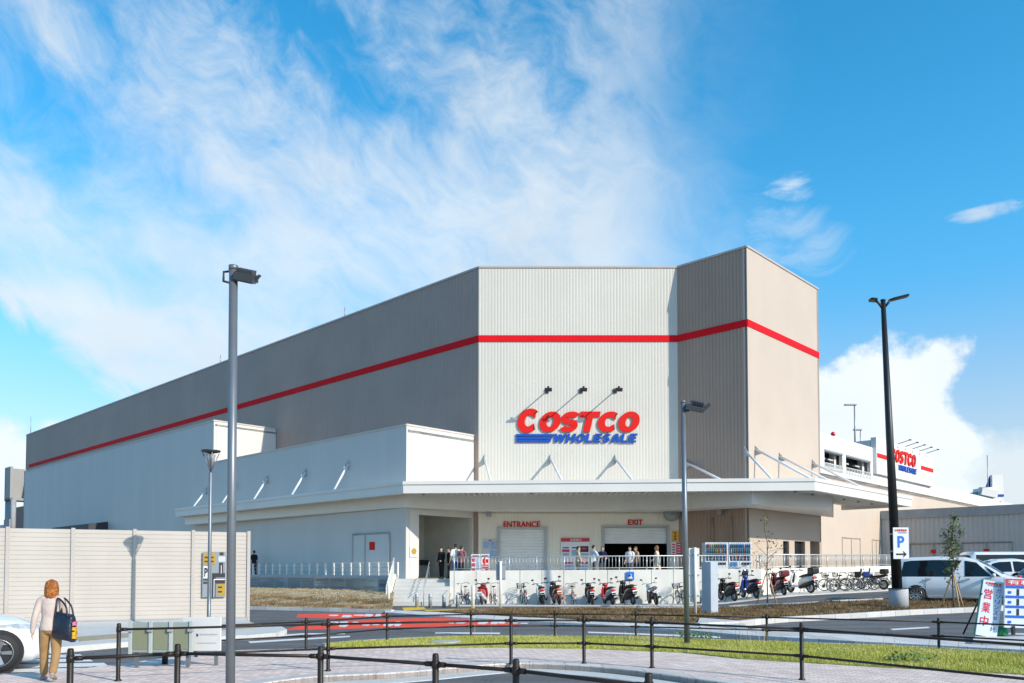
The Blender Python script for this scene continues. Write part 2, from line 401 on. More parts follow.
def make_world():
    w = bpy.data.worlds.new('World'); SC.world = w; w.use_nodes = True
    N, L = w.node_tree.nodes, w.node_tree.links
    bg = N['Background']; bg.inputs['Strength'].default_value = .15
    sky = N.new('ShaderNodeTexSky'); sky.sky_type = 'NISHITA'; sky.sun_disc = False
    sky.sun_elevation = SUN_EL; sky.sun_rotation = math.atan2(SUN.x, SUN.y)
    sky.air_density = 1.0; sky.dust_density = .4; sky.ozone_density = 2.5; sky.altitude = 20
    hs = N.new('ShaderNodeHueSaturation'); hs.inputs['Saturation'].default_value = 1.30; hs.inputs['Value'].default_value = 1.12; hs.inputs['Hue'].default_value = .486; HS = hs
    L.new(sky.outputs[0], hs.inputs['Color'])
    tc = N.new('ShaderNodeTexCoord'); sp = N.new('ShaderNodeSeparateXYZ'); L.new(tc.outputs['Generated'], sp.inputs[0])
    def S(x):
        return x
    def M(op, a, b=None, c=None, clamp=False):
        n = N.new('ShaderNodeMath'); n.operation = op; n.use_clamp = clamp
        for i, v in enumerate((a, b, c)):
            if v is None: continue
            if isinstance(v, (int, float)): n.inputs[i].default_value = v
            else: L.new(v, n.inputs[i])
        return n.outputs[0]
    def step(x, a, b):
        n = N.new('ShaderNodeMapRange'); n.interpolation_type = 'SMOOTHSTEP'
        L.new(x, n.inputs[0])
        for i, v in ((1, a), (2, b)):
            if isinstance(v, (int, float)): n.inputs[i].default_value = v
            else: L.new(v, n.inputs[i])
        return n.outputs[0]
    x, y, z = sp.outputs[0], sp.outputs[1], sp.outputs[2]
    az = M('ARCTAN2', x, y); el = M('ARCSINE', z)
    L.new(M('ADD', .484, M('MULTIPLY', step(el, .36, .05), .016)), HS.inputs['Hue']); L.new(M('SUBTRACT', 1.10, M('MULTIPLY', step(el, .40, .05), .46)), HS.inputs['Value']); L.new(M('SUBTRACT', 1.37, M('MULTIPLY', step(el, .36, .08), .22)), HS.inputs['Saturation'])
    def vec(a, b, c=0.0):
        n = N.new('ShaderNodeCombineXYZ')
        for i, v in enumerate((a, b, c)):
            if isinstance(v, (int, float)): n.inputs[i].default_value = v
            else: L.new(v, n.inputs[i])
        return n.outputs[0]
    def noise(v, sc, det=8, rough=.6, dist=0.0, lac=2.1):
        n = N.new('ShaderNodeTexNoise'); n.inputs['Scale'].default_value = sc; n.inputs['Detail'].default_value = det
        n.inputs['Roughness'].default_value = rough; n.inputs['Distortion'].default_value = dist; n.inputs['Lacunarity'].default_value = lac
        L.new(v, n.inputs['Vector']); return n.outputs['Fac']
    # warped angular coordinates
    base = vec(az, el, 0.3)
    w1 = noise(base, 3.0, 3); w2 = noise(vec(el, az, 1.7), 3.0, 3)
    waz = M('ADD', az, M('MULTIPLY', M('SUBTRACT', w1, .5), .22)); wel = M('ADD', el, M('MULTIPLY', M('SUBTRACT', w2, .5), .22))
    # streak frame: streaks run down to the right
    ca, sa = math.cos(R(-33)), math.sin(R(-33))
    su = M('ADD', M('MULTIPLY', waz, ca), M('MULTIPLY', wel, sa)); sv = M('SUBTRACT', M('MULTIPLY', wel, ca), M('MULTIPLY', waz, sa))
    streak = noise(vec(M('MULTIPLY', su, 1.3), M('MULTIPLY', sv, 3.0), .9), 3.0, 11, .62, 0.0)
    blot = noise(vec(waz, M('MULTIPLY', wel, 1.5), 4.0), 6.5, 11, .64, 0.0)
    big = noise(vec(az, el, 8.2), 3.4, 3, .5)
    tex = M('ADD', M('MULTIPLY', streak, .55), M('MULTIPLY', blot, .45))
    tex = M('ADD', M('MULTIPLY', M('SUBTRACT', tex, .5), 2.6), M('MULTIPLY', M('SUBTRACT', big, .5), .9))
    # region: everything left of az ~0.25, above a slanting lower edge at the left
    jag = M('MULTIPLY', M('SUBTRACT', blot, .5), .30)
    right = step(M('ADD', az, jag), .35, .04)
    low_edge = M('ADD', M('MULTIPLY', M('ADD', az, .56), -.46), .262)
    low = step(M('SUBTRACT', M('ADD', el, M('MULTIPLY', M('SUBTRACT', streak, .5), .16)), low_edge), -.008, .030)
    # density against height: dense in the middle, thin and patchy at the top
    hump = M('MULTIPLY', step(el, .70, .36), .62)
    # second thin spots: upper left and left middle
    d1 = M('POWER', M('ADD', M('POWER', M('DIVIDE', M('ADD', az, .53), .12), 2), M('POWER', M('DIVIDE', M('SUBTRACT', el, .46), .07), 2)), 1)
    hole1 = M('MULTIPLY', M('EXPONENT', M('MULTIPLY', d1, -1)), .42)
    d2 = M('ADD', M('POWER', M('DIVIDE', M('ADD', az, .36), .11), 2), M('POWER', M('DIVIDE', M('SUBTRACT', el, .40), .035), 2))
    hole2 = M('MULTIPLY', M('EXPONENT', M('MULTIPLY', d2, -1)), .38)
    d3 = M('ADD', M('POWER', M('DIVIDE', M('ADD', az, .50), .16), 2), M('POWER', M('DIVIDE', M('SUBTRACT', el, .32), .03), 2))
    hole3 = M('MULTIPLY', M('EXPONENT', M('MULTIPLY', d3, -1)), .25)
    d4 = M('ADD', M('POWER', M('DIVIDE', M('ADD', az, .52), .13), 2), M('POWER', M('DIVIDE', M('SUBTRACT', el, .262), .022), 2))
    plus = M('MULTIPLY', M('EXPONENT', M('MULTIPLY', d4, -1)), .60)
    dens = M('ADD', M('ADD', hump, .20), M('MULTIPLY', tex, M('ADD', .85, M('MULTIPLY', step(el, .33, .58), .65))))
    dens = M('SUBTRACT', M('SUBTRACT', M('SUBTRACT', dens, hole1), hole2), hole3); dens = M('ADD', dens, plus)
    cir = M('MULTIPLY', M('MULTIPLY', M('MULTIPLY', step(dens, .0, 1.2), .90), right), low)
    # cumulus bank low at the right
    cn = noise(vec(az, el, 2.2), 22.0, 9, .6); cn2 = noise(vec(az, el, 5.2), 7.0, 4, .5)
    cj = M('ADD', M('MULTIPLY', M('SUBTRACT', cn, .5), .075), M('MULTIPLY', M('SUBTRACT', cn2, .5), .05))
    top = M('ADD', M('MULTIPLY', M('SUBTRACT', az, .36), .09), .233)
    dent = M('MULTIPLY', M('EXPONENT', M('MULTIPLY', M('POWER', M('DIVIDE', M('SUBTRACT', el, .185), .03), 2), -1)), .032)
    edge = M('SUBTRACT', .527, dent)
    inside = M('SMOOTH_MIN', M('SUBTRACT', top, el), M('SUBTRACT', edge, az), .035)
    cum = step(M('ADD', inside, cj), -.010, .016)
    inside2 = M('MINIMUM', M('SUBTRACT', .158, el), M('SUBTRACT', az, .40))
    cum2 = step(M('ADD', inside2, cj), -.012, .05)
    hz = M('MULTIPLY', step(el, .32, .02), M('ADD', .16, M('MULTIPLY', step(az, -.3, .3), .3)))
    # small puffs
    wisp = noise(vec(M('MULTIPLY', waz, .6), M('MULTIPLY', wel, 1.5), 6.6), 24.0, 8, .6)
    def puff(a0, e0, ra, re, amp):
        d = M('ADD', M('POWER', M('DIVIDE', M('SUBTRACT', az, a0), ra), 2), M('POWER', M('DIVIDE', M('SUBTRACT', el, e0), re), 2))
        f = M('SUBTRACT', M('ADD', 1.0, M('MULTIPLY', M('SUBTRACT', wisp, .5), 5.0)), d)
        return M('MULTIPLY', step(f, .0, 1.9), amp)
    pf = puff(.336, .424, .030, .013, .75)
    pf = M('MAXIMUM', pf, puff(.355, .36, .05, .035, .38)); pf = M('MAXIMUM', pf, puff(.300, .372, .05, .05, .30))
    pf = M('MAXIMUM', pf, puff(.545, .367, .040, .0085, .7))
    allc = M('MAXIMUM', M('MAXIMUM', cir, M('MULTIPLY', cum2, .85)), M('MAXIMUM', cum, pf)); allc = M('MAXIMUM', allc, hz)
    allc = M('MULTIPLY', allc, .97, clamp=True)
    # cloud brightness: soft modelling in the cumulus
    shade = M('ADD', M('ADD', .93, M('MULTIPLY', cum, .12)), M('MULTIPLY', M('SUBTRACT', cn2, .5), .25))
    cc = N.new('ShaderNodeVectorMath'); cc.operation = 'SCALE'; cc.inputs[0].default_value = (3.75, 4.05, 4.25); L.new(shade, cc.inputs['Scale'])
    mx = N.new('ShaderNodeMix'); mx.data_type = 'RGBA'
    L.new(allc, mx.inputs[0]); L.new(hs.outputs[0], mx.inputs[6]); L.new(cc.outputs[0], mx.inputs[7])
    L.new(mx.outputs[2], bg.inputs['Color'])
    w.cycles.sampling_method = 'MANUAL'; w.cycles.sample_map_resolution = 512
make_world()

# ------------------------------------------------------------------ shared materials
asphalt = ground_mat('asphalt', (.11, .11, .112), (.15, .148, .148), 60, streaks=(R(38), .16), speck=.25, patch=.8, patchscale=.3)
paving = ground_mat('pink_paving', (.68, .53, .46), (.74, .61, .54), 25, bricks=(.2, .1, .008, R(38)), speck=.12, patch=.9, patchscale=.9)
concrete = ground_mat('concrete_ground', (.52, .51, .49), (.60, .58, .55), 12, speck=.1, patch=.8, patchscale=.6)
kerbm = ground_mat('kerb_concrete', (.50, .495, .48), (.58, .57, .545), 12, bricks=(.6, 5, .012, R(0)), speck=.08, patch=.8, patchscale=.8)
soil = ground_mat('soil', (.10, .065, .038), (.17, .12, .07), 9, speck=.5, patch=1, patchscale=1.3, bump=.8)
straw = ground_mat('dry_straw', (.52, .44, .30), (.36, .25, .13), 7, speck=.45, patch=1, patchscale=1.6, bump=.8)
turf = ground_mat('turf_soil', (.28, .32, .06), (.36, .36, .10), 12, speck=.4, patch=1, patchscale=1.0)
whitepaint = ground_mat('road_paint', (.72, .72, .70), (.60, .60, .59), 30, speck=.12, patch=.8, patchscale=2, bump=.1)
redpaint = ground_mat('red_road_paint', (.84, .09, .05), (.72, .075, .045), 30, speck=.15, patch=.8, patchscale=1.2, bump=.1)
yellowtile = ground_mat('yellow_tactile', (.72, .48, .05), (.62, .40, .05), 30, bricks=(.3, .3, .01, 0), speck=.1, patch=.6)

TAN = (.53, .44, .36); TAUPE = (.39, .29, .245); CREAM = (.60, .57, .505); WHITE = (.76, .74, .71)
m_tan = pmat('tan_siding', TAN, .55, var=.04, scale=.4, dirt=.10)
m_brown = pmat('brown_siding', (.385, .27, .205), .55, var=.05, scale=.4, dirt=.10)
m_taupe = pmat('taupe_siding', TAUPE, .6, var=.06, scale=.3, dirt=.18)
m_cream = pmat('cream_siding', CREAM, .5, var=.03, scale=.4, dirt=.14)
m_white = pmat('white_paint', (.70, .68, .63), .5, var=.03, scale=.6, dirt=.06)
m_trim = pmat('white_trim', (.74, .72, .66), .45, var=.03, scale=.8, dirt=.08)
m_red = pmat('red_stripe', (.68, .004, .012), .75, var=.04, spec=.2)
m_signred = pmat('sign_red', (.66, .012, .008), .6, var=.03, spec=.2)
m_signblue = pmat('sign_blue', (.008, .075, .38), .6, var=.03, spec=.2)
m_dark = pmat('dark_metal', (.03, .03, .032), .5, var=.1)
m_black = pmat('black_plastic', (.012, .012, .013), .45, var=.15)
m_grey = pmat('grey_metal', (.32, .34, .36), .4, metal=.3, var=.06)
m_galv = pmat('galvanised_steel', (.38, .40, .41), .5, metal=.25, var=.12, scale=6)
m_steel = pmat('pole_steel', (.17, .19, .21), .4, metal=.4, var=.10, scale=3)
m_rail = pmat('dark_brown_paint', (.022, .016, .013), .45, var=.2, scale=9, bump=.05, bscale=60, spec=.3)
m_conc = pmat('precast_concrete', (.75, .72, .65), .85, var=.07, scale=1.5, bump=.1, bscale=40, dirt=.22)
m_conc2 = pmat('grey_concrete', (.33, .34, .35), .9, var=.1, scale=1.2, bump=.15, bscale=30, dirt=.3)
m_glass = pmat('dark_glass', (.015, .018, .022), .04, var=.1, spec=.8)
m_wood = pmat('stake_wood', (.50, .33, .17), .8, var=.2, scale=8)
m_rub = pmat('rubber', (.018, .018, .019), .75, var=.2)
m_alu = pmat('alloy', (.40, .41, .43), .3, metal=.85, var=.06)
m_leafA = pmat('leaf_green', (.14, .20, .055), .55, var=.45, scale=4)
m_leafB = pmat('leaf_yellow_green', (.16, .20, .05), .55, var=.4, scale=4)
m_bark = pmat('bark', (.16, .12, .085), .9, var=.3, scale=12, bump=.5)
# ------------------------------------------------------------------ warehouse
A = Vector((.6904, .7234, 0)).normalized(); B = Vector((-.7236, .6903, 0)).normalized(); X_ = Vector((1, 0, 0)); UP = Vector((0, 0, 1))
def xy(p, z=0.0): return Vector((p.x, p.y, z))
C0 = xy(at(478.5, 480, 46)); N0 = xy(at(749, 480, 43))
R0 = N0 + B*((46-N0.y)/B.y)
E0 = N0 + A*9.2
ZT = at(478, 268, 46).z
ZS0, ZS1 = at(580, 342, 46).z, at(580, 335.3, 46).z
TEND = 57.6/.6903*.69*1.0 + 23.5
t_end, _ = hit(C0, B, 26, 450)
wh = thing('warehouse', 'large tan and cream windowless warehouse with a red stripe around its top', 'building', C0, world=True)

def siding(mb, p0, p1, z0, z1, out, pitch=.22, dep=.035, mi=0):
    d = (p1-p0); Ln = d.length; d = d/Ln; out = Vector(out).normalized()
    prof = []; x = 0
    while x < Ln:
        for fx, fo in ((0, 0), (.55, 0), (.65, -1), (.9, -1)):
            if x+fx*pitch < Ln: prof.append((x+fx*pitch, fo*dep))
        x += pitch
    prof.append((Ln, 0))
    vs = []
    for x, o in prof:
        p = p0+d*x+out*o
        vs += [Vector((p.x, p.y, z0)), Vector((p.x, p.y, z1))]
    fs = []
    flip = d.cross(UP).dot(out) < 0
    for i in range(len(prof)-1):
        f = (2*i, 2*i+2, 2*i+3, 2*i+1); fs.append(f[::-1] if flip else f)
    return mb.add(vs, fs, mi=mi)
def panel(mb, p0, p1, z0, z1, out, th=.2, mi=0):
    """flat wall of thickness th, outer face through p0-p1"""
    o = -Vector(out).normalized()*th
    return mb.prism([xy(p0, z0), xy(p1, z0), xy(p1+o, z0), xy(p0+o, z0)], (0, 0, z1-z0), mi)
def band(p0, p1, z0, z1, out, th=.03):
    return MB().prism([xy(p0, z0), xy(p1, z0), xy(p1+Vector(out)*th, z0), xy(p0+Vector(out)*th, z0)], (0, 0, z1-z0))
def holes(wallf, P0, d, L, z0, z1, ops):
    """wallf(pA,pB,zA,zB) called for the pieces around openings (s0,s1,zb,zt)"""
    ops = sorted(ops); s = 0
    for s0, s1, zb, zt in ops:
        if s0 > s+1e-3: wallf(P0+d*s, P0+d*s0, z0, z1)
        if zb > z0+1e-3: wallf(P0+d*s0, P0+d*s1, z0, zb)
        if zt < z1-1e-3: wallf(P0+d*s0, P0+d*s1, zt, z1)
        s = s1
    if s < L-1e-3: wallf(P0+d*s, P0+d*L, z0, z1)

PLAT = 1.25
nF = Vector((0, -1, 0)); nL = -A; nR = -B
# upper left wall
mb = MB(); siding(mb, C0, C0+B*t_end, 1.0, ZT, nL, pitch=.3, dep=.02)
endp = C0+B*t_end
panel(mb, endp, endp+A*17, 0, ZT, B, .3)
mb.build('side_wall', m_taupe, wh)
# facade with the two shutters
def hx(P0, d, px, py): return hit(P0, d, px, py)
LF = (R0-C0).length
eS0, eZt = hx(C0, X_, 498.5, 529); eS1, _ = hx(C0, X_, 546, 529)
xS0, xZt = hx(C0, X_, 603, 527.5); xS1, _ = hx(C0, X_, 668, 527.5)
mb = MB()
siding(mb, C0, R0, 4.9, ZT, nF, pitch=.18, dep=.006)
mb.build('front_wall', m_cream, wh)
mb = MB()
holes(lambda p, q, a, b: siding(mb, p, q, a, b, nF, pitch=.18, dep=.006), C0, X_, LF, PLAT, 4.9, [(eS0, eS1, PLAT, eZt), (xS0, xS1, PLAT, xZt)])
mb.build('lower_front_wall', pmat('cream_lifted', (.78, .735, .63), .5, var=.03, scale=.4, dirt=.08), wh)  # front cream made paler, bounced light under the canopy put into its colour
def shutter(s0, s1, zb, zt, name):
    mb = MB(); k = int((zt-zb)/.16); h = (zt-zb)/k
    p0 = C0+X_*s0; w = s1-s0
    for i in range(k):
        z = zb+i*h
        mb.prism([Vector((p0.x, p0.y+.12, z)), Vector((p0.x, p0.y+.095, z+h*.15)), Vector((p0.x, p0.y+.095, z+h*.85)), Vector((p0.x, p0.y+.12, z+h))], (w, 0, 0))
    o = mb.build(name, pmat('shutter_slats', (.75, .76, .75), .5, metal=0, var=.04), wh)
    f = MB()
    for s in (s0, s1): f.box((C0.x+s, C0.y-.02, (PLAT+zt)/2), (.14, .14, zt-PLAT))
    f.box((C0.x+(s0+s1)/2, C0.y-.02, zt+.06), (w+.14, .14, .12))
    f.build('shutter_frame', pmat('frame_grey', (.42, .43, .43), .5, var=.05), o)
    return o
shutter(eS0, eS1, PLAT, eZt, 'entrance_shutter')
_, xMid = hx(C0, X_, 635, 543.5)
so = shutter(xS0, xS1, xMid, xZt, 'exit_shutter')
mb = MB()   # hall behind the half-open exit shutter, its shade put into black walls
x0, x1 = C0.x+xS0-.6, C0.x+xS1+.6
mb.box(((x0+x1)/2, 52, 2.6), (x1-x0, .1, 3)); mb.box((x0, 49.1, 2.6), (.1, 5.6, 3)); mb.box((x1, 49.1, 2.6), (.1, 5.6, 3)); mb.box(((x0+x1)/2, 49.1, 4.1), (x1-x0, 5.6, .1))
mb.build('exit_hall', pmat('hall_shade', (.02, .02, .022), .9), wh)
# tower
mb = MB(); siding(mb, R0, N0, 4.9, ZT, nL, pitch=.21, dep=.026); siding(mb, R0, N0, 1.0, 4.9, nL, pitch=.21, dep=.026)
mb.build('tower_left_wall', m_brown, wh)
ops = []
for a, b in ((783, 789), (794.5, 805), (810, 820.5)):
    s0, zt = hx(N0, A, a, 541); s1, _ = hx(N0, A, b, 541); ops.append((s0, s1, PLAT, zt))
mb = MB(); holes(lambda p, q, a, b: panel(mb, p, q, a, b, nR, .25), N0, A, 9.2, 1.0, 5.2, ops)
panel(mb, N0, E0, 5.2, ZT, nR, .25)
panel(mb, E0, E0+B*4.4, 1.0, ZT, A, .25)
mb.build('tower_right_wall', pmat('tan_panel', (.51, .425, .35), .6, var=.03, scale=.5, dirt=.06), wh)
for i, (s0, s1, zb, zt) in enumerate(ops):
    p0, p1 = N0+A*s0, N0+A*s1
    mb = MB(); dpt = .22 if i < 2 else 1.4
    panel(mb, p0+B*dpt, p1+B*dpt, zb, zt, nR, .05)
    o = mb.build('door', m_glass if i < 2 else m_brown, wh)
    if i < 2:
        f = MB(); fr = .06
        for p in (p0, p1): f.box(xy(p+B*.12, (zb+zt)/2), (fr, fr, zt-zb))
        f.tube(xy(p0+B*.12, zt-.03), xy(p1+B*.12, zt-.03), .03, n=4); f.build('door_frame', m_dark, o)
# roof sheet and copings
mb = MB(); mb.slab([C0+A*.2, R0+A*.2, N0+B*.2+A*.2, E0+B*.2, E0+B*4.3, R0+A*17, endp+A*17, endp], ZT-.6, ZT-.4)
mb.build('roof', m_conc2, wh)
mb = MB()
for p, q, n in ((C0, endp, nL), (C0, R0, nF), (R0, N0, nL), (N0, E0, nR)):
    d = (q-p).normalized()
    mb.prism([xy(p-Vector(n)*.28, ZT), xy(q-Vector(n)*.28, ZT), xy(q+Vector(n)*.05, ZT), xy(p+Vector(n)*.05, ZT)], (0, 0, .10+.003*len(mb.v)/8))
mb.build('coping', pmat('coping_metal', (.50, .44, .40), .4, metal=.2, var=.05), wh)
s_l, _ = hx(C0, B, 29, 468)
for p, q, n in ((C0, C0+B*s_l, nL), (C0, R0, nF), (R0, N0, nL), (N0, E0, nR)):
    band(p, q, ZS0, ZS1, n, .035).build('red_stripe', m_red, wh)
# side blocks in front of the long wall
SB = -4.95
P5 = C0 + A*SB
tA = .37
tB, _ = hx(C0, B, 276, 440); tC, _ = hx(P5, B, 24, 480)
_, zA = hx(P5, B, 406, 425.5); _, zB = hx(P5, B, 212, 421.5)
sideblock = seam_mat('pale_shaded_panels', (.56, .55, .53), 1.0, None, along=(B.x, B.y), seam=.93, wid=.02, var=.035)  # darker copy of the end panels, shade of the long side put into it
endface = seam_mat('pale_lit_end_panels', (.66, .63, .58), 1.0, None, along=(A.x, A.y), seam=.96, wid=.02, var=.02)  # sunlit copy of the same panels, light put into the paler colour
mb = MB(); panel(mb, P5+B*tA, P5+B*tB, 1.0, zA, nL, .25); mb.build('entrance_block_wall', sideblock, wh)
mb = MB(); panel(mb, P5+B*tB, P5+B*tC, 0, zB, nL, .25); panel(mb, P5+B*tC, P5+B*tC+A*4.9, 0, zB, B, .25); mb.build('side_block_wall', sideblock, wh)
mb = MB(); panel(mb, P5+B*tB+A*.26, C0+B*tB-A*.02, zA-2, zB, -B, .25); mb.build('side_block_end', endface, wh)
# entrance block end wall with the dark passage
Q = P5+B*tA; LQ = -SB
a0, zo = hx(Q, A, 419, 514.5); a1, _ = hx(Q, A, 472, 514.5)
mb = MB(); holes(lambda p, q, a, b: panel(mb, p, q, a, b, -B, .25), Q+A*.26, A, LQ-.28, 1.0, zA, [(a0-.26, a1-.26, PLAT, zo)])
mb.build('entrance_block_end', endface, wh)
mb = MB()
mb.slab([P5+B*tA+A*.1, C0+B*tA-A*.03, C0+B*tB-A*.03, P5+B*tB+A*.1], zA-.35, zA-.2)
mb.slab([P5+B*tB+A*.1, C0+B*tB-A*.03, C0+B*tC-A*.03, P5+B*tC+A*.1], zB-.35, zB-.2); mb.build('side_roof', m_conc2, wh)
mb = MB()
for p, q, n, z in ((P5+B*tA, P5+B*tB, nL, zA), (P5+B*tB, P5+B*tC, nL, zB), (P5+B*tB, C0+B*tB-A*.03, -B, zB), (P5+B*tA, C0+B*tA-A*.03, -B, zA)):
    mb.prism([xy(p-Vector(n)*.28, z), xy(q-Vector(n)*.28, z), xy(q+Vector(n)*.04, z), xy(p+Vector(n)*.04, z)], (0, 0, .09+.003*len(mb.v)/8))
mb.build('side_coping', pmat('coping_pale', (.55, .50, .46), .5, var=.05), wh)
mb = MB()   # passage interior
i0, i1 = Q+A*(a0-.3), Q+A*(LQ-.14)
D = 4.2
panel(mb, i0+B*D, i1+B*D, 1.0, zo+.3, -B, .1); panel(mb, i0+B*.26, i0+B*D, 1.0, zo+.3, A, .1); panel(mb, i1+B*.26, i1+B*D, 1.0, zo+.3, -A, .1)
mb.slab([i0+B*.26, i1+B*.26, i1+B*D, i0+B*D], zo+.3, zo+.4)
mb.build('passage_wall', pmat('passage_grey', (.55, .56, .52), .7, var=.06), wh)
mb = MB(); p, q = Q+A*(a0+.1)+B*3.4, Q+A*(a1-.3)+B*3.4
mb.prism([xy(p, PLAT+.75), xy(q, PLAT+.75), xy(q+B*.6, PLAT+.75), xy(p+B*.6, PLAT+.75)], (0, 0, .3)); mb.prism([xy(p+B*.2, PLAT), xy(q+B*.2, PLAT), xy(q+B*.6, PLAT), xy(p+B*.6, PLAT)], (0, 0, .75), 1)
mb.build('passage_counter', [m_black, m_conc2], wh)
# opening in the far side block, with a dark hood
h0, _ = hx(P5, B, 108, 524); h1, zh = hx(P5, B, 70, 527)
mb = MB()
p, q = P5+B*h0, P5+B*h1
mb.prism([xy(p+nL*1.6, 1.2), xy(p+nL*.02, 1.2), xy(p+nL*.02, zh+.12), xy(p+nL*1.6, zh-.15)], B*(h1-h0))
mb.build('dock_hood', pmat('dock_dark', (.035, .037, .042), .6), wh)
# side door under the canopy
d0, dz = hx(P5, B, 390, 546.5); d1, _ = hx(P5, B, 353.5, 548); dz = PLAT+2.45
p, q = P5+B*d0, P5+B*d1
door = band(p, q, PLAT, dz, nL, .05).build('side_door', pmat('door_grey', (.55, .56, .55), .5, var=.03), wh)
mb = MB()
for pp in (p, P5+B*((d0*.35+d1*.65)), q): mb.box(xy(pp+nL*.06, (PLAT+dz)/2), (.07, .07, dz-PLAT), Rz(0))
mb.tube(xy(p+nL*.06, dz), xy(q+nL*.06, dz), .05, n=4); mb.build('door_frame', pmat('frame_grey2', (.36, .37, .38), .5), door)
k = P5+B*(d0*.62+d1*.38)
band(k, k+B*.5, PLAT+1.55, PLAT+2.0, nL, .06).build('red_plate', m_signred, door)

# canopy --------------------------------------------------------------
KL = xy(at(403.4, 488, 41.0)); KR = xy(at(814.5, 484, 39.5))
ZC = at(403.4, 482.3, 41.0).z; ZC0 = ZC-.56
sE, _ = hx(KR, A, 911, 495); KE = KR+A*sE
tF, _ = hx(KL, B, 176, 512); KF = KL+B*tF
outer = [KF, KL, KR, KE]
inner = [KE+B*5.0, E0+A*.0-B*.02+A*(KE-E0).dot(A), ]
tK = tF+(KL-P5).dot(B); far_in = P5+B*tK-A*.03
poly = [KF, KL, KR, KE, KE+B*4.2, N0-B*.04-A*.04, R0-A*.04+nF*.0, C0+nF*.05, Q-B*.04, Q+nL*.04, far_in]
mb = MB(); mb.slab(poly, ZC0+.30, ZC-.06)
cano = mb.build('canopy', m_trim, wh)
mb = MB()
loop = [far_in, KF, KL, KR, KE, KE+B*4.2]
def offset_in(pts, w):
    out = []
    for i, p in enumerate(pts):
        n = Vector((0, 0, 0)); ks = []
        for j in (i-1, i):
            if 0 <= j < len(pts)-1:
                d = (pts[j+1]-pts[j]).normalized(); ks.append(Vector((-d.y, d.x, 0)))
        if len(ks) == 1: out.append(p+ks[0]*w)
        else:
            m = (ks[0]+ks[1]); m /= max(.3, m.dot(ks[0])); out.append(p+m*w)
    return out
li_ = offset_in(loop, .22); lo_ = offset_in(loop, -.02)
for i in range(len(loop)-1):
    for (z0, z1, e) in ((ZC0, ZC, 0), (ZC-.12, ZC+.05, .05)):
        a, b = lo_[i], lo_[i+1]
        aa, bb = li_[i], li_[i+1]
        n = ((b-a).normalized()); n = Vector((n.y, -n.x, 0))
        # end miters come from the shared offset corners
        if e: a, b = offset_in(loop, -.02-e)[i], offset_in(loop, -.02-e)[i+1]
        mb.slab([a, b, bb, aa], z0, z1)
mb.build('fascia', pmat('fascia_white', (.72, .705, .67), .5, var=.03, scale=.5, dirt=.07), cano)
# soffit battens, running parallel to each edge
mb = MB()
for (p, q, n, wd) in ((KL, KR, Vector((0, 1, 0)), 3.6), (KR, KE, B, 3.2), (KL, KF, A, .9)):
    d = (q-p); L_ = d.length; d.normalize(); m_ = int(L_/.30)
    for i in range(m_):
        s = p+d*(L_*(i+.5)/m_)
        mb.box(xy(s+n*(.35+wd)/2, ZC0+.235), (.11, wd-.35, .13), Rz(math.atan2(n.y, n.x)-math.pi/2))
mb.build('soffit_rib', m_trim, cano)
# deep wall beam under the soffit
ZB = 5.0
def Pz(px, py, z): return xy(G(px, py, z))
bo = [P5+nL*.75+B*(tK-.6), Pz(406.6, 507.4, ZB), Pz(500, 510.4, ZB), Pz(685, 509.0, ZB), Pz(752, 503.8, ZB), Pz(832, 510, ZB), N0+A*11.0-B*.05]
bi = [N0-B*.05-A*.05, R0-A*.05, C0+nF*.06, Q-B*.05, Q+nL*.05, P5+nL*.05+B*(tK-.6)]
mb = MB(); mb.slab(bo+bi, ZB, ZC0+.29); mb.build('wall_beam', pmat('beam_paint', (.78, .77, .72), .5, var=.03), cano)
mb = MB()   # conduit line with small downlights on the soffit
line = [KL+A*1.2+B*-.0+Vector((0, .9, 0)), KR+Vector((-1, 1.2, 0)), KE+B*1.6]
mb.path([xy(p, ZC0+.22) for p in line], .03, 6); mb.build('conduit', m_grey, cano)
mb = MB()
for i in range(14):
    t = i/13*1.999; k = int(t); p = line[k].lerp(line[k+1], t-k)
    mb.lathe([(.0, 0), (.09, 0), (.07, .16)], xy(p, ZC0+.08), 8)
o = mb.build('downlight', m_grey, cano); o['kind'] = 'stuff'
# gusset plates and stay rods
def stay(mount, vec):
    mb = MB(); e = mount+vec; mb.tube(mount, e, .065, n=8)
    r = mb.build('stay_rod', pmat('stay_white', (.72, .74, .76), .4, var=.04), wh)
    g = MB(); v = Vector((vec.x, vec.y, 0)).normalized()
    sd = v.cross(UP)*.03
    g.prism([mount-v*.12+UP*.3-sd/2, mount-v*.12-UP*.35-sd/2, mount+v*.35-UP*.25-sd/2], sd)
    g.build('gusset', m_galv, r)
for px, py in ((349, 464), (306.3, 472), (268, 478.5), (236, 484), (207, 490)):
    s, z = hx(P5, B, px, py); m = xy(P5+B*s+nL*.05, z); stay(m, nL*.98+UP*(ZC-z))
for px in (484.5, 550, 615):
    s, z = hx(C0, X_, px, 458.5); m = xy(C0+X_*s+nF*.06, z); stay(m, Vector((.5, -4.2, ZC-z)))
s, z = hx(R0, -B, 686.5, 462.5); stay(xy(R0-B*s+nL*.06, z), Vector((1.7, -3.2, ZC-z)))
s, z = hx(R0, -B, 746, 451); stay(xy(R0-B*s+nL*.06, z), Vector((.75, -2.4, ZC-z)))
for px, py in ((755, 449.5), (779, 456.5), (812, 463)):
    s, z = hx(N0, A, px, py); stay(xy(N0+A*s+nR*.06, z), nR*3.4+UP*(ZC-z))
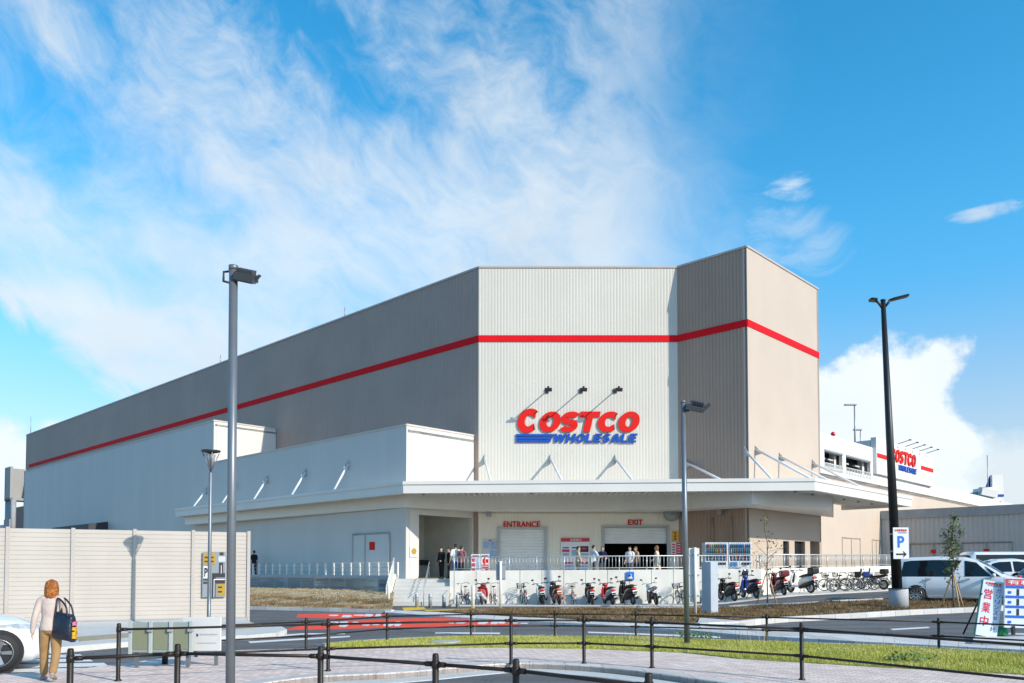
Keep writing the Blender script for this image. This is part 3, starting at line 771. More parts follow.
# wall lettering
tz = lambda px, py: hx(C0, X_, px, py)
s0, z0 = tz(503.5, 527.3); s1, z1 = tz(540, 521.3)
text('entrance_lettering', 'ENTRANCE', xy(C0+X_*s0, z0), X_, UP, s1-s0, z1-z0, m_signred, wh, .05, .02)
s0, z0 = tz(628, 524.8); s1, z1 = tz(642.7, 519.6)
text('exit_lettering', 'EXIT', xy(C0+X_*s0, z0), X_, UP, s1-s0, z1-z0, m_signred, wh, .05, .02)
# small wall fittings: vent drum with bracket by the exit, lamp over the passage, post lights
mb = MB(); s, z = tz(671, 513.5); p = xy(C0+X_*s, z)
mb.lathe([(.0, -.4), (.42, -.4), (.46, -.2), (.46, 0), (.3, .02)], p+Vector((0, -.1, 0)), 16, 'Y'); mb.path([p+Vector((.1, -.3, .3)), p+Vector((.3, -.4, .9)), p+Vector((1.1, -1.2, 1.3))], .06, 6)
mb.build('vent_drum', m_grey, wh)
s, z = tz(489, 513); MB().box(xy(C0+X_*s+nF*.2, z), (.25, .3, .4)).build('wall_lamp', m_grey, wh)
s, z = hit(R0, -B, 722, 509); MB().box(xy(R0-B*s+nL*.2, z-.1), (.25, .25, .4), Rz(.8)).build('wall_lamp', m_grey, wh)
for px in (713, 732):
    s, _ = hit(R0, -B, px, 530); p = R0-B*s+nL*.08; MB().tube(xy(p, 2.9), xy(p, 4.6), .05, n=6).build('drain_pipe', m_brown, wh)
# thin rooftop rods
for px, py, h in ((28, 436, 2.4), (217, 367, .9), (341, 319, .9)):
    s, z = hx(C0, B, px, py); p = C0+B*s+A*.3
    MB().tube(xy(p, ZT), xy(p, ZT+h), .05, .03, 6).build('lightning_rod', m_grey, wh)

def arc(cx, cy, rx, ry, a0, a1, n=22, p=2.05):
    out = []
    for i in range(n+1):
        t = R(a0+(a1-a0)*i/n); c, q = math.cos(t), math.sin(t)
        out.append((cx+rx*math.copysign(abs(c)**(2/p), c), cy+ry*math.copysign(abs(q)**(2/p), q)))
    return out
def glyph(ch, wx, wy):
    """centre lines of heavy slab capitals in a 1 x 1 box"""
    hx_, hy = wx/2, wy/2
    if ch == 'O': return [arc(.5, .5, .5-hx_, .5-hy, 0, 360, 40)[:-1]+['closed']]
    if ch == 'C': return [arc(.53, .5, .53-hx_, .5-hy, 40, 320, 34)]
    if ch == 'S': return [arc(.52, .5+(.5-hy)/2, .48-hx_, (.5-hy)/2, 20, 262, 20)+arc(.48, .5-(.5-hy)/2, .48-hx_, (.5-hy)/2, 82, -160, 20)]
    if ch == 'T': return [[(0, 1-hy), (1, 1-hy)], [(.5, 1-wy+.001), (.5, 0)]]
    if ch == 'H': return [[(hx_, 0), (hx_, 1)], [(1-hx_, 0), (1-hx_, 1)], [(wx, .5), (1-wx, .5)]]
    if ch == 'L': return [[(hx_, 0), (hx_, 1)], [(wx, hy), (1, hy)]]
    if ch == 'E': return [[(hx_, 0), (hx_, 1)], [(wx, hy), (1, hy)], [(wx, .5), (.92, .5)], [(wx, 1-hy), (1, 1-hy)]]
    if ch == 'A': return [[(hx_*.9, 0), (.5-hx_*.2, 1)], [(1-hx_*.9, 0), (.5+hx_*.2, 1)], [(.25, .27), (.75, .27)]]
    if ch == 'W': return [[(hx_*.6, 1), (.27, 0)], [(.27, 0), (.5, .92)], [(.5, .92), (.73, 0)], [(.73, 0), (1-hx_*.6, 1)]]
def heavy(name, word, P, r, u, width, height, mat, parent, depth, shear=.28, wx=.34, wy=.27, gap=.05, widths=None, sizes=None):
    mb = MB(); r, u = Vector(r), Vector(u); n = r.cross(u); P = Vector(P)
    ws = [(widths or {}).get(c, 1.0) for c in word]; tot = sum(ws)+gap*(len(word)-1); sh = shear*height; k = (width-sh)/tot; x0 = 0; lay = 0
    for i, c in enumerate(word):
        w = ws[i]*k; H_ = height*((sizes or {}).get(i, 1.0))
        for st in glyph(c, wx/ws[i]**.5, wy):
            closed = st[-1] == 'closed'; pts = st[:-1] if closed else st; m = len(pts); L1, L2 = [], []
            for j in range(m):
                a = pts[(j-1) % m] if closed or j else pts[0]; b = pts[(j+1) % m] if closed or j < m-1 else pts[-1]
                tx, ty = (b[0]-a[0])*w, (b[1]-a[1])*H_; l = math.hypot(tx, ty) or 1; nx, ny = -ty/l, tx/l
                if c == 'C' and j in (0, m-1): nx, ny = -.12*ny, math.copysign(1, ny)
                hw = math.hypot(wx*k*nx, wy*height*ny)/2
                for L_, sg in ((L1, 1), (L2, -1)):
                    x, y = x0+pts[j][0]*w+nx*hw*sg, pts[j][1]*H_+ny*hw*sg; y = min(max(y, 0), H_)
                    L_.append(P+r*(x+sh*y/height)+u*y+n*(depth+.002*lay))
            f = []; q = m if closed else m-1
            v = L1+L2; bk = [p-n*(depth*.98) for p in v]; N_ = 2*m
            for j in range(q):
                j2 = (j+1) % m; f += [(j, m+j, m+j2, j2), (j2+N_, j+N_, j, j2), (m+j, m+j+N_, m+j2+N_, m+j2)]
            if not closed: f += [(0, N_, m+N_, m), (m-1, 2*m-1, 2*m-1+N_, m-1+N_)]
            mb.add(v+bk, f); lay += 1
        x0 += w+gap*k
    return mb.build(name, mat, parent)
LW = {'W': 1.35, 'L': .8, 'E': .85, 'S': .9, 'T': .95}
# wall sign ------------------------------------------------------------
def facade_sign():
    s0, z0 = tz(515.5, 443.5); s1, z1 = tz(641, 408.5)
    p = xy(C0+X_*s0+nF*.1, z0); w = s1-s0
    t = thing('wall_sign', 'big red and blue store lettering mounted on the cream front wall', 'sign', p, world=True)
    def rect(px0, py0, px1, py1):
        a, za = tz(px0, py1); b, zb = tz(px1, py0); return xy(C0+X_*a+nF*.03, za), b-a, zb-za
    P, w, h = rect(515.5, 408.8, 541, 433)
    heavy('big_initial', 'C', P, X_, UP, w, h, m_signred, t, .07, .18, .34, .26)
    P, w, h = rect(537.5, 411.8, 641.5, 432.4)
    heavy('red_lettering', 'OSTCO', P, X_, UP, w, h, m_signred, t, .07, .22, .335, .26, -.02, LW)
    P, w, h = rect(552.5, 433.9, 637.5, 442.8)
    heavy('blue_lettering', 'WHOLESALE', P, X_, UP, w, h, m_signblue, t, .06, .25, .31, .23, .12, LW)
    for i in range(3):
        P, w, h = rect(516, 434.2+i*3.0, 553-i*1.5, 436.6+i*3.0)
        MB().prism([P, P+X_*w, P+X_*(w+.06)+UP*h, P+UP*h], nF*.06).build('blue_bar', m_signblue, t)
facade_sign()
for i, px in enumerate((547, 581, 615)):
    s, z = tz(px, 391); p = xy(C0+X_*s, z)
    t = thing('sign_spotlight', ['spotlight arm above the left end of the store lettering', 'spotlight arm above the middle of the store lettering', 'spotlight arm above the right end of the store lettering'][i], 'spotlight', p, 'spotlights over the big wall lettering', world=True)
    mb = MB(); mb.tube(p+nF*.02, p+nF*1.65-UP*.32, .035, n=8); mb.box(p+nF*.04, (.2, .08, .25)); mb.build('arm', m_dark, t)
    mb = MB(); mb.box(p+nF*1.68-UP*.30, (.40, .2, .12), Matrix.Rotation(R(-30), 3, 'X')); mb.box(p+nF*1.66-UP*.17, (.12, .08, .14)); mb.build('lamp_head', m_black, t, .02)

# ------------------------------------------------------------------ far left parking block
def far_left():
    p0 = C0+B*(tC+1.0)-A*4.0
    s0, z0 = hit(C0+B*(t_end-5)+A*(-3), B, 5, 468)
    P = C0+B*(t_end-5)-A*3; Q1 = P+B*s0
    zt = z0; _, zm = hit(P, B, 10, 500); _, zl = hit(P, B, 10, 519)
    t = thing('parking_block', 'grey parking block with an open deck behind the far left end', 'building', P, world=True)
    m = pmat('grey_panel', (.30, .305, .31), .6, var=.05, scale=.5)
    mb = MB(); panel(mb, P, Q1, zm, zt, nL, .3); panel(mb, Q1, Q1+A*20, zm, zt, B, .3); panel(mb, P, Q1, zl-3, zl, nL, .3); mb.slab([P, Q1, Q1+A*20, P+A*20], zm, zm+.3); mb.slab([P, Q1, Q1+A*20, P+A*20], zl-3.0, zl-2.7); mb.build('wall', m, t)
    mb = MB(); panel(mb, P+A*4, Q1+A*4+B*14, zl-3, zm, nL, .2); mb.build('deck_shade_back', m_dark, t)  # dark sheet inside the open deck, the shade put into its colour
    mb = MB(); k = 5
    for i in range(k+1): mb.tube(xy(P.lerp(Q1, i/k)+A*.4, zl-3), xy(P.lerp(Q1, i/k)+A*.4, zm), .3, n=6)
    mb.build('column', m_conc2, t)
    mb = MB(); L_ = Q1+B*12
    panel(mb, Q1, L_, zl-6, zl-.6, nL, .3); mb.build('parapet', pmat('pale_grey_panel', (.48, .5, .52), .6), t)
far_left()

# ------------------------------------------------------------------ right wing: parking levels above a tan wall
W0 = N0+B*4.0+A*9.3
def wing():
    def h(px, py): return hit(W0, A, px, py)
    Lw, _ = h(1012, 505)
    zlow = h(930, 484)[1]; zhi = h(822, 433)[1]
    sS0, zS = h(871.8, 437.5); sS1, _ = h(929, 455.5)
    zpar = zlow-1.15
    t = thing('parking_wing', 'long tan and white parking wing with open deck bays right of the tower', 'building', W0, world=True)
    mb = MB(); panel(mb, W0, W0+A*Lw, 0, zpar, nR, .3); panel(mb, W0+A*Lw, W0+A*Lw+B*25, 0, zpar, A, .3)
    mb.build('wall', pmat('wing_tan', (.58, .475, .38), .6, var=.03, scale=.5, dirt=.06), t)
    wt = pmat('wing_white', (.72, .71, .69), .5, var=.03, scale=.4, dirt=.06)
    ops = []
    o1, zt1 = h(823.5, 451); o2, _ = h(841.5, 455); o3, _ = h(845, 455); o4, _ = h(869.5, 463); _, zb1 = h(832, 467.5)
    ops = [(o1, o2, zb1, zt1), (o3, o4, zb1, zt1)]
    mb = MB(); holes(lambda p, q, a, b: panel(mb, p, q, a, b, nR, .25), W0+nR*.06, A, sS0, zpar, zhi, ops)
    panel(mb, W0+nR*.06+A*sS0, W0+nR*.06+A*Lw, zpar, zlow, nR, .25); panel(mb, W0+A*Lw+nR*.06, W0+A*Lw+B*25, zpar, zlow, A, .25)
    mb.build('deck_wall', wt, t)
    mb = MB(); mb.slab([W0, W0+A*Lw, W0+A*Lw+B*25, W0+B*25], zpar-.3, zpar); mb.slab([W0+B*.3, W0+A*sS0+B*.3, W0+A*sS0+B*20, W0+B*20], zhi-.5, zhi-.3)
    mb.build('deck_slab', m_conc2, t)
    mb = MB(); panel(mb, W0+B*1.0, W0+A*sS0+B*1.0, zpar, zhi-.5, nR, .2); mb.build('deck_shade_back', m_dark, t)  # dark sheet close behind the bays stands in for the deck's shade
    for s0, s1, zb, zt in ops:
        p, q = W0+nR*.08+A*s0, W0+nR*.08+A*s1
        mb = MB(); k = 16
        for i in range(k+1): mb.tube(xy(p.lerp(q, i/k), zb-.3), xy(p.lerp(q, i/k), zb+.22), .03, n=4)
        mb.tube(xy(p, zb+.22), xy(q, zb+.22), .04, n=4); mb.build('bay_railing', wt, t)
        mb = MB(); panel(mb, p+nR*.05, q+nR*.05, zt, zt+.14, nR, .1); mb.build('bay_lintel', m_grey, t)
        for fr in (.3, .75): MB().box(xy(p.lerp(q, fr)+B*.7, zt-.35), (.9, .25, .12), Rz(.8)).build('deck_lamp', pmat('lamp_tube', (.8, .8, .78), .4), t)
        MB().box(xy(p.lerp(q, .95)+B*.7, zpar+1.2), (.4, .4, 2.6), Rz(.8)).build('deck_pillar', m_conc, t)
    # big sign panel with its own lettering
    p0, p1 = W0+A*sS0, W0+A*sS1
    sg = thing('billboard', 'white billboard with red store lettering on the roof of the parking wing', 'sign', p0, world=True)
    mb = MB(); mb.prism([xy(p0+nR*.35, zlow-.3), xy(p1+nR*.35, zlow-.3), xy(p1-nR*.1, zlow-.3), xy(p0-nR*.1, zlow-.3)], (0, 0, zS-zlow+.3))
    mb.prism([xy(p0-nR*.15, zlow-.3), xy(p0-nR*1.8, zlow-.3), xy(p0-nR*1.8+A*.15, zlow-.3), xy(p0-nR*.15+A*.15, zlow-.3)], (0, 0, zS-zlow+.1))
    mb.build('board', wt, sg)
    PP = W0+nR*.36
    for a_, b_, y0, y1 in ((873, 886, 471.5, 468.0), (917, 929, 480.3, 477.5)):
        s0, z0 = h(a_, y0); s1, _ = h(b_, y1)
        z1 = z0+.27
        band(PP+A*s0, PP+A*s1, zlow+1.05, zlow+1.4, nR, .03).build('red_bar', m_signred, sg)
    s0, z0 = h(886, 473); s1, z1 = h(911.5, 463.5)
    heavy('red_lettering', 'COSTCO', xy(PP+A*s0, zlow+1.05), A, UP, s1-s0, 1.15, m_signred, sg, .08, .22, .30, .22, .04, LW)
    s0b, _ = h(894, 480)
    heavy('blue_lettering', 'WHOLESALE', xy(PP+A*s0b, zlow+.42), A, UP, s1-s0b, .5, m_signblue, sg, .05, .2, .32, .24, .14, LW)
    for i in range(5):
        p = xy(p0.lerp(p1, .35+i*.13)+nR*.3, zS)
        m = MB(); m.tube(p, p+nR*1.0+UP*.25, .03, n=6); m.box(p+nR*1.05+UP*.26, (.26, .15, .08), Rz(.8)); m.build('board_lamp', m_dark, sg)
    # roof lamps and beacon
    s, z = h(833, 434); p = xy(at(833, 434, (W0+A*s).y+1))
    t2 = thing('roof_beacon', 'small red beacon lamp on the parking wing roof beside the tower', 'beacon', xy(p, zhi-.3), world=True)
    MB().tube(xy(p, zhi-.3), xy(p, zhi+.15), .09, n=8).build('stem', m_grey, t2); MB().ell(xy(p, zhi+.32), (.17, .17, .2)).build('lens', pmat('beacon_red', (.6, .01, .04), .3), t2)
    for px, py, lab, f in ((855, 405, 'taller thin roof lamp behind the parking bays', 1), (860.5, 430, 'shorter thin roof lamp right behind the parking bays', .7)):
        s, _ = h(px, 445); p = W0+A*s+B*6; p = xy(at(px, 440, p.y)); ztp = at(px, py, p.y).z
        t2 = thing('roof_lamp', lab, 'lamp', xy(p, zhi-.3), 'lamps on the parking roof', world=True)
        MB().tube(xy(p, zhi-.3), xy(p, ztp), .08*f, .06*f, 8).build('pole', m_grey, t2); MB().box(xy(p, ztp)+Vector((-.35*f, 0, .02)), (1.0*f, .3, .12)).build('lamp_head', m_grey, t2, .02)
    # plant on the far end of the roof
    s, z = h(990, 497); p = xy(at(990, 490, (W0+A*s).y+3)); zb = zlow-.1
    hh = at(990, 475, p.y).z
    t3 = thing('roof_plant', 'white roof plant with a blue marked panel at the far end of the wing', 'machinery', xy(p, zb), world=True)
    k = p.y/F
    b1 = MB(); b1.box((p.x+7*k, p.y, (zb+hh)/2), (11*k, .4, hh-zb)); b1.build('panel', wt, t3)
    b2 = MB()
    for dx in (-4, -1, 2): b2.tube((p.x+dx*k, p.y+1, zb), (p.x+2.5*k, p.y+.3, hh-.1), .14, n=5)
    b2.build('strut', m_signblue, t3)
    b3 = MB(); b3.box((p.x-5*k, p.y, zb+8*k), (16*k, 2, 7*k), Matrix.Rotation(R(12), 3, 'Y')); b3.lathe([(0, -1), (3*k, -1), (3*k, 1), (0, 1)], (p.x-5*k, p.y-.6, zb+11*k), 12, 'X'); b3.build('duct', m_white, t3)
    b4 = MB()
    for dx in (-24, -20, -16, -12): b4.tube((p.x+dx*k, p.y, zb), (p.x+dx*k, p.y, zb+7*k), .1, n=5)
    b4.tube((p.x-26*k, p.y, zb+6*k), (p.x-9*k, p.y, zb+9*k), .22, n=6); b4.build('pipe_rack', m_conc2, t3)
    b5 = MB(); b5.tube((p.x-2*k, p.y, zb), (p.x-2*k, p.y, hh+20*k), .05, n=5); b5.build('mast', m_grey, t3)
    b6 = MB(); b6.box((p.x+8*k, p.y-.25, zb+6*k), (9*k, .06, 2.2*k)); b6.build('blue_mark', m_signblue, t3)
    # faint doors in the wall near its foot
    for a_, b_ in ((842, 860), (872, 880)):
        s0, _ = h(a_, 540); s1, zt = h(b_, 547)
        m = MB(); zt = 4.2
        for s in (s0, (s0+s1)/2, s1): m.tube(xy(W0+nR*.32*0+nR*.03+A*s, 1.0), xy(W0+nR*.03+A*s, zt), .05, n=4)
        m.tube(xy(W0+nR*.03+A*s0, zt), xy(W0+nR*.03+A*s1, zt), .05, n=4); m.build('service_door', pmat('door_tan', (.50, .42, .35), .6), t)
wing()

# ------------------------------------------------------------------ grey low building at the right
def lowbld():
    s_w, _ = hit(W0+nR*.03, A, 881.5, 540); P0 = W0+nR*.05+A*s_w; d = -B; L_ = 36; YP = P0.y
    n = Vector((d.y, -d.x, 0))
    z1 = at(881.5, 511, YP).z; zb = at(881.5, 519.5, YP).z
    t = thing('utility_building', 'low grey ribbed building with a concrete parapet behind the parked vans', 'building', P0, world=True)
    mb = MB(); siding(mb, P0, P0+d*L_, 0, zb, n, pitch=.35, dep=.03)
    mb.build('wall', pmat('grey_siding', (.47, .455, .43), .6, var=.04, scale=.4, dirt=.12), t)
    mb = MB(); mb.prism([xy(P0+n*.12, zb), xy(P0+d*L_+n*.12, zb), xy(P0+d*L_-n*9, zb), xy(P0-n*9, zb)], (0, 0, z1-zb)); mb.build('parapet', m_conc2, t)
    for a_, b_ in ((910, 958), (962, 1012)):
        s0, _ = hit(P0, d, a_, 545); s1, _ = hit(P0, d, b_, 545); zt = at(905, 544, YP-1.4).z
        m = MB(); mid = (s0+s1)/2
        for s in (s0, mid, s1): m.tube(xy(P0+n*.03+d*s, 0), xy(P0+n*.03+d*s, zt), .04, n=4)
        m.tube(xy(P0+n*.03+d*s0, zt), xy(P0+n*.03+d*s1, zt), .06, n=4)
        o = m.build('door', pmat('door_seam', (.30, .29, .28), .6), t)
        s2 = s0*.55+s1*.45
        band(P0+d*s2+n*.02, P0+d*(s2+.32)+n*.02, zt-.78, zt-.5, n, .06).build('red_plate', m_signred, o)
lowbld()
# ------------------------------------------------------------------ ground
def zt_(off): return lambda x, y: terrain(x, y)+off
# base sheet: fine grid near, wide skirt to the horizon
def base_ground():
    xs = [-1500, -600, -200, -100] + [x*2.0 for x in range(-40, 41)] + [100, 200, 600, 1500]
    ys = [-300, -100, -40] + [y*2.0 for y in range(-10, 61)] + [160, 250, 600, 1500]
    vs = [(x, y, terrain(x, y)) for y in ys for x in xs]; nx = len(xs); fs = []
    for j in range(len(ys)-1):
        for i in range(nx-1): fs.append((j*nx+i, j*nx+i+1, (j+1)*nx+i+1, (j+1)*nx+i))
    mb = MB(); mb.add(vs, fs, True); struct('road', mb, asphalt)
base_ground()
KH = .10
def gp(lst, z=0.0): return [xy(GT(x, y, z)) for x, y in lst]
# foreground pavement ---------------------------------------------------
near_k = smooth_curve(gp([(150, 740), (215, 695), (300, 678), (400, 672.5), (500, 664), (560, 664.5), (620, 669), (690, 678), (760, 690), (900, 730), (1100, 800)], KH))
far_g = gp([(1100, 690), (1024, 675), (880, 667.5), (740, 659), (684, 653), (600, 649.5), (500, 648), (400, 648), (325, 648)], KH)
far_l = gp([(240, 650), (165, 658), (110, 665), (60, 671), (0, 674), (-80, 677)], KH)
S1 = near_k + [xy(GT(1300, 760, KH))] + far_g + far_l + [xy(G(-160, 690, KH)), Vector((-9, 7.4, 0)), Vector((-3.5, 7.6, 0))]
struct('pavement', cutpoly(S1, zt_(KH), .16, 1.0), paving)
struct('kerb', ribbon(near_k, .28, lambda x, y: 0, KH+.006), kerbm)
struct('gutter', ribbon([p+Vector((0, 0, 0)) for p in offset_in(near_k, -.45)], .44, lambda x, y: 0, .012), concrete)
# viewer's own pavement in front of the near fence
vf = smooth_curve([Vector((-14, 8.2, 0)), Vector((-5, 9.0, 0)), Vector((-2, 8.75, 0)), Vector((.6, 7.6, 0)), Vector((2.4, 6.2, 0)), Vector((4.2, 4.0, 0)), Vector((5, 0, 0))])
struct('near_pavement', cutpoly(vf+[Vector((5, -6, 0)), Vector((-14, -6, 0))], lambda x, y: KH-.004, .14, 0), paving)
# grass strip -----------------------------------------------------------
far_e = gp([(325, 645), (390, 640), (471, 637.5), (560, 637.5), (640, 638.5), (767, 642.5), (860, 646), (940, 649.5), (1024, 655), (1100, 661)], KH)
gpoly = far_e + far_g
turf_o = struct('turf', cutpoly(gpoly, zt_(KH+.02), .16, 1.0), turf)
struct('turf_kerb', ribbon(smooth_curve(list(reversed(far_e)), 4), -.14, lambda x, y: 0, KH+.03), kerbm)
def inside(p, poly):
    c = False; n = len(poly)
    for i in range(n):
        a, b = poly[i], poly[i-1]
        if (a.y > p[1]) != (b.y > p[1]) and p[0] < (b.x-a.x)*(p[1]-a.y)/(b.y-a.y)+a.x: c = not c
    return c
def blades(poly, n, h0, h1, wd, zf, seed, clump=0.0, lean=.5):
    r = np.random.default_rng(seed); P = []
    xs = [p.x for p in poly]; ys = [p.y for p in poly]
    while len(P) < n:
        c = r.uniform((min(xs), min(ys)), (max(xs), max(ys)), (4000, 2))
        if clump:
            f = np.sin(c[:, 0]*2.1+seed)*np.sin(c[:, 1]*2.7+1.3*seed)+.6*np.sin(c[:, 0]*5.3)*np.sin(c[:, 1]*6.1)
            c = c[(f > r.uniform(-1.2, 1.2, len(c))*(1.3-clump))]
        P += [q for q in c if inside(q, poly)]
    P = np.array(P[:n]); k = len(P)
    a = r.uniform(0, 6.28, k); h = r.uniform(h0, h1, k)*(.6+.8*(np.sin(P[:, 0]*1.7)*np.sin(P[:, 1]*2.3)*.5+.5)); w = wd*r.uniform(.6, 1.4, k)
    z = np.array([zf(x, y) for x, y in P])
    dx, dy = np.cos(a)*w, np.sin(a)*w; lx, ly = r.normal(0, lean, k)*h, r.normal(0, lean, k)*h
    V = np.empty((k, 3, 3))
    V[:, 0] = np.stack([P[:, 0]-dx, P[:, 1]-dy, z-.01], 1); V[:, 1] = np.stack([P[:, 0]+dx, P[:, 1]+dy, z-.01], 1); V[:, 2] = np.stack([P[:, 0]+lx, P[:, 1]+ly, z+h], 1)
    me = bpy.data.meshes.new('blades'); me.vertices.add(k*3); me.vertices.foreach_set('co', V.reshape(-1).astype(np.float32))
    me.loops.add(k*3); me.loops.foreach_set('vertex_index', np.arange(k*3, dtype=np.int32)); me.polygons.add(k); me.polygons.foreach_set('loop_start', np.arange(0, k*3, 3, dtype=np.int32)); me.polygons.foreach_set('loop_total', np.full(k, 3, dtype=np.int32))
    me.update(calc_edges=True); return me
def stuffmesh(name, me, mat, label, cat):
    me.materials.append(mat); o = bpy.data.objects.new(name, me); COL.objects.link(o); return tag(o, label, cat, kind='stuff')
def foliage_mat(name, c1, c2, c3, s1=.8, s2=14):
    m = bpy.data.materials.new(name); N, L = nodes_of(m); b = N['Principled BSDF']; geo = N.new('ShaderNodeNewGeometry')
    n1 = N.new('ShaderNodeTexNoise'); n1.inputs['Scale'].default_value = s1; n1.inputs['Detail'].default_value = 5
    n2 = N.new('ShaderNodeTexNoise'); n2.inputs['Scale'].default_value = s2; n2.inputs['Detail'].default_value = 2
    for n in (n1, n2): L.new(geo.outputs['Position'], n.inputs['Vector'])
    r = N.new('ShaderNodeValToRGB'); e = r.color_ramp.elements; e[0].position = .33; e[0].color = (*c1, 1); e[1].position = .68; e[1].color = (*c3, 1); q = e.new(.5); q.color = (*c2, 1)
    mm = N.new('ShaderNodeMath'); mm.operation = 'MULTIPLY_ADD'; L.new(n1.outputs['Fac'], mm.inputs[0]); mm.inputs[1].default_value = .55
    m2 = N.new('ShaderNodeMath'); m2.operation = 'MULTIPLY'; L.new(n2.outputs['Fac'], m2.inputs[0]); m2.inputs[1].default_value = .45; L.new(m2.outputs[0], mm.inputs[2])
    L.new(mm.outputs[0], r.inputs[0]); L.new(r.outputs[0], b.inputs['Base Color']); b.inputs['Roughness'].default_value = .7; b.inputs['Specular IOR Level'].default_value = .2
    return m
f_grass = foliage_mat('grass_blades', (.30, .31, .05), (.47, .46, .10), (.58, .52, .22))
f_dry = foliage_mat('dry_cover', (.08, .10, .03), (.22, .13, .06), (.40, .29, .16), 1.2, 10)
f_straw = foliage_mat('straw_blades', (.24, .16, .08), (.44, .34, .20), (.58, .48, .31), 1.2, 10)
stuffmesh('grass', blades(gpoly, 100000, .02, .065, .006, lambda x, y: KH+.02, 3), f_grass, 'short sunlit yellow green grass strip along the pavement', 'grass')

stuffmesh('tall_grass', blades(far_e[2:]+[p+Vector((0, -1.6, 0)) for p in reversed(far_e[2:])], 90, .22, .5, .006, lambda x, y: KH+.02, 21, 0, .12), f_straw, 'thin pale grass stalks standing up from the grass strip', 'grass')
g = G(445, 643.2, KH); mb = MB(); mb.lathe([(.36, 0), (.36, .05), (.34, .055), (0, .055)], xy(g, KH), 24)
single('manhole_cover', mb, pmat('manhole_grey', (.40, .41, .42), .6, var=.15, scale=20), 'pale round manhole cover lying in the grass strip edge', 'manhole')
# road markings ---------------------------------------------------------
def paint(name, polys, mat, z=.006):
    mb = MB()
    for pl in polys:
        pts = gp(pl, z); c = cutpoly(pts, zt_(z), .003, 0); mb.add(c.v, c.f)
    return struct(name, mb, mat)
paint('red_marking', [[(298, 614.2), (340, 613.2), (388, 614.2), (391, 617.6), (340, 618.6), (296, 617.6)],
                      [(284, 630), (300, 625.5), (345, 621), (400, 618.5), (470, 617.3), (515, 618.5), (538, 622.5), (500, 625.8), (430, 626.6), (340, 628.8)]], redpaint)
pw = []
rr = random.Random(5)
for (x0, x1, y0, y1) in ((330, 385, 613.6, 617.4), (330, 400, 621.3, 627), (450, 525, 619.5, 624.2)):
    x = x0
    while x < x1:
        w = rr.uniform(4, 9); a = y0+rr.uniform(0, .4)*(y1-y0); b = y1-rr.uniform(0, .45)*(y1-y0)
        pw.append([(x, a), (x+w, a-.1), (x+w*1.25, (a+b)/2), (x+w*.7, b), (x-1.5, b-.3)]); x += w+rr.uniform(2, 6)
paint('red_marking_letters', pw, whitepaint, .010)
lines = [[(248, 641.4), (300, 638.4), (350, 635.6), (350, 636.8), (300, 639.8), (250, 642.8)], [(435, 632.2), (500, 632.6), (500, 634), (435, 633.4)],
         [(588, 631.6), (660, 634), (720, 636.4), (720, 638), (660, 635.4), (588, 632.8)], [(890, 628.8), (928, 626.8), (930, 627.8), (893, 630)],
         [(180, 642.8), (300, 633.4), (345, 633), (345, 634), (300, 634.6), (190, 644)], [(740, 629.6), (760, 628.4), (765, 629.4), (742, 630.8)]]
for y0, y1, xa, xb in ((654.8, 657.4, 35, 80), (658.9, 661.9, 25, 88), (663.4, 667, 8, 104), (668.4, 671.6, -15, 100)):
    lines.append([(xa, y0+.6), (xb, y0-.6), (xb+5, y1-.8), (xa-6, y1+.8)])
paint('white_marking', lines, whitepaint)
paint('yellow_marking', [[(402, 607.6), (424, 606.6), (426, 609.4), (404, 610.6)], [(424, 609.8), (470, 608.4), (500, 609.6), (500, 610.6), (470, 609.6), (426, 611)]], yellowtile, .008)
# far kerb strip between road and planting beds
st_top = gp([(385, 609.8), (440, 612.2), (520, 616.6), (600, 619.8), (690, 624.4), (740, 628.6), (860, 635), (1024, 643.4), (1120, 650)], .08)
st_bot = gp([(1120, 657), (1024, 649.8), (860, 641.4), (740, 634.6), (690, 630), (600, 624.4), (520, 620.6), (440, 616), (385, 612.2)], .08)
struct('far_kerb', cutpoly(st_top+st_bot, zt_(.08), .2, 1.0), kerbm)
struct('apron', cutpoly(gp([(697, 624.5), (700, 616.8), (742, 620.5), (748, 628.3), (738, 628.0)], .10), zt_(.102), .2, 1.0), concrete)
struct('sign_island', cutpoly(gp([(972, 640.5), (978, 632.5), (1100, 634), (1110, 645), (1024, 643)], .16), zt_(.16), .25, 1.0), kerbm)
# pavement in front of the noise barrier
S2 = gp([(-160, 652), (0, 650), (61, 647), (130, 641.5), (200, 637), (250, 635), (276, 632.6), (287, 629.4), (282, 626.4), (262, 625), (246, 621), (246, 615), (150, 612), (-160, 622)], .12)
struct('barrier_pavement', cutpoly(S2, zt_(.12), .2, 1.0), concrete)
struct('barrier_verge', cutpoly(gp([(75, 637), (190, 628.5), (246, 624.6), (262, 627.2), (200, 632.2), (80, 641.5)], .124), zt_(.128), .02, 0), ground_mat('verge', (.34, .33, .20), (.42, .30, .25), 10, speck=.3, patch=1, patchscale=1.4))
# apron of pale concrete along the bike wall, footway

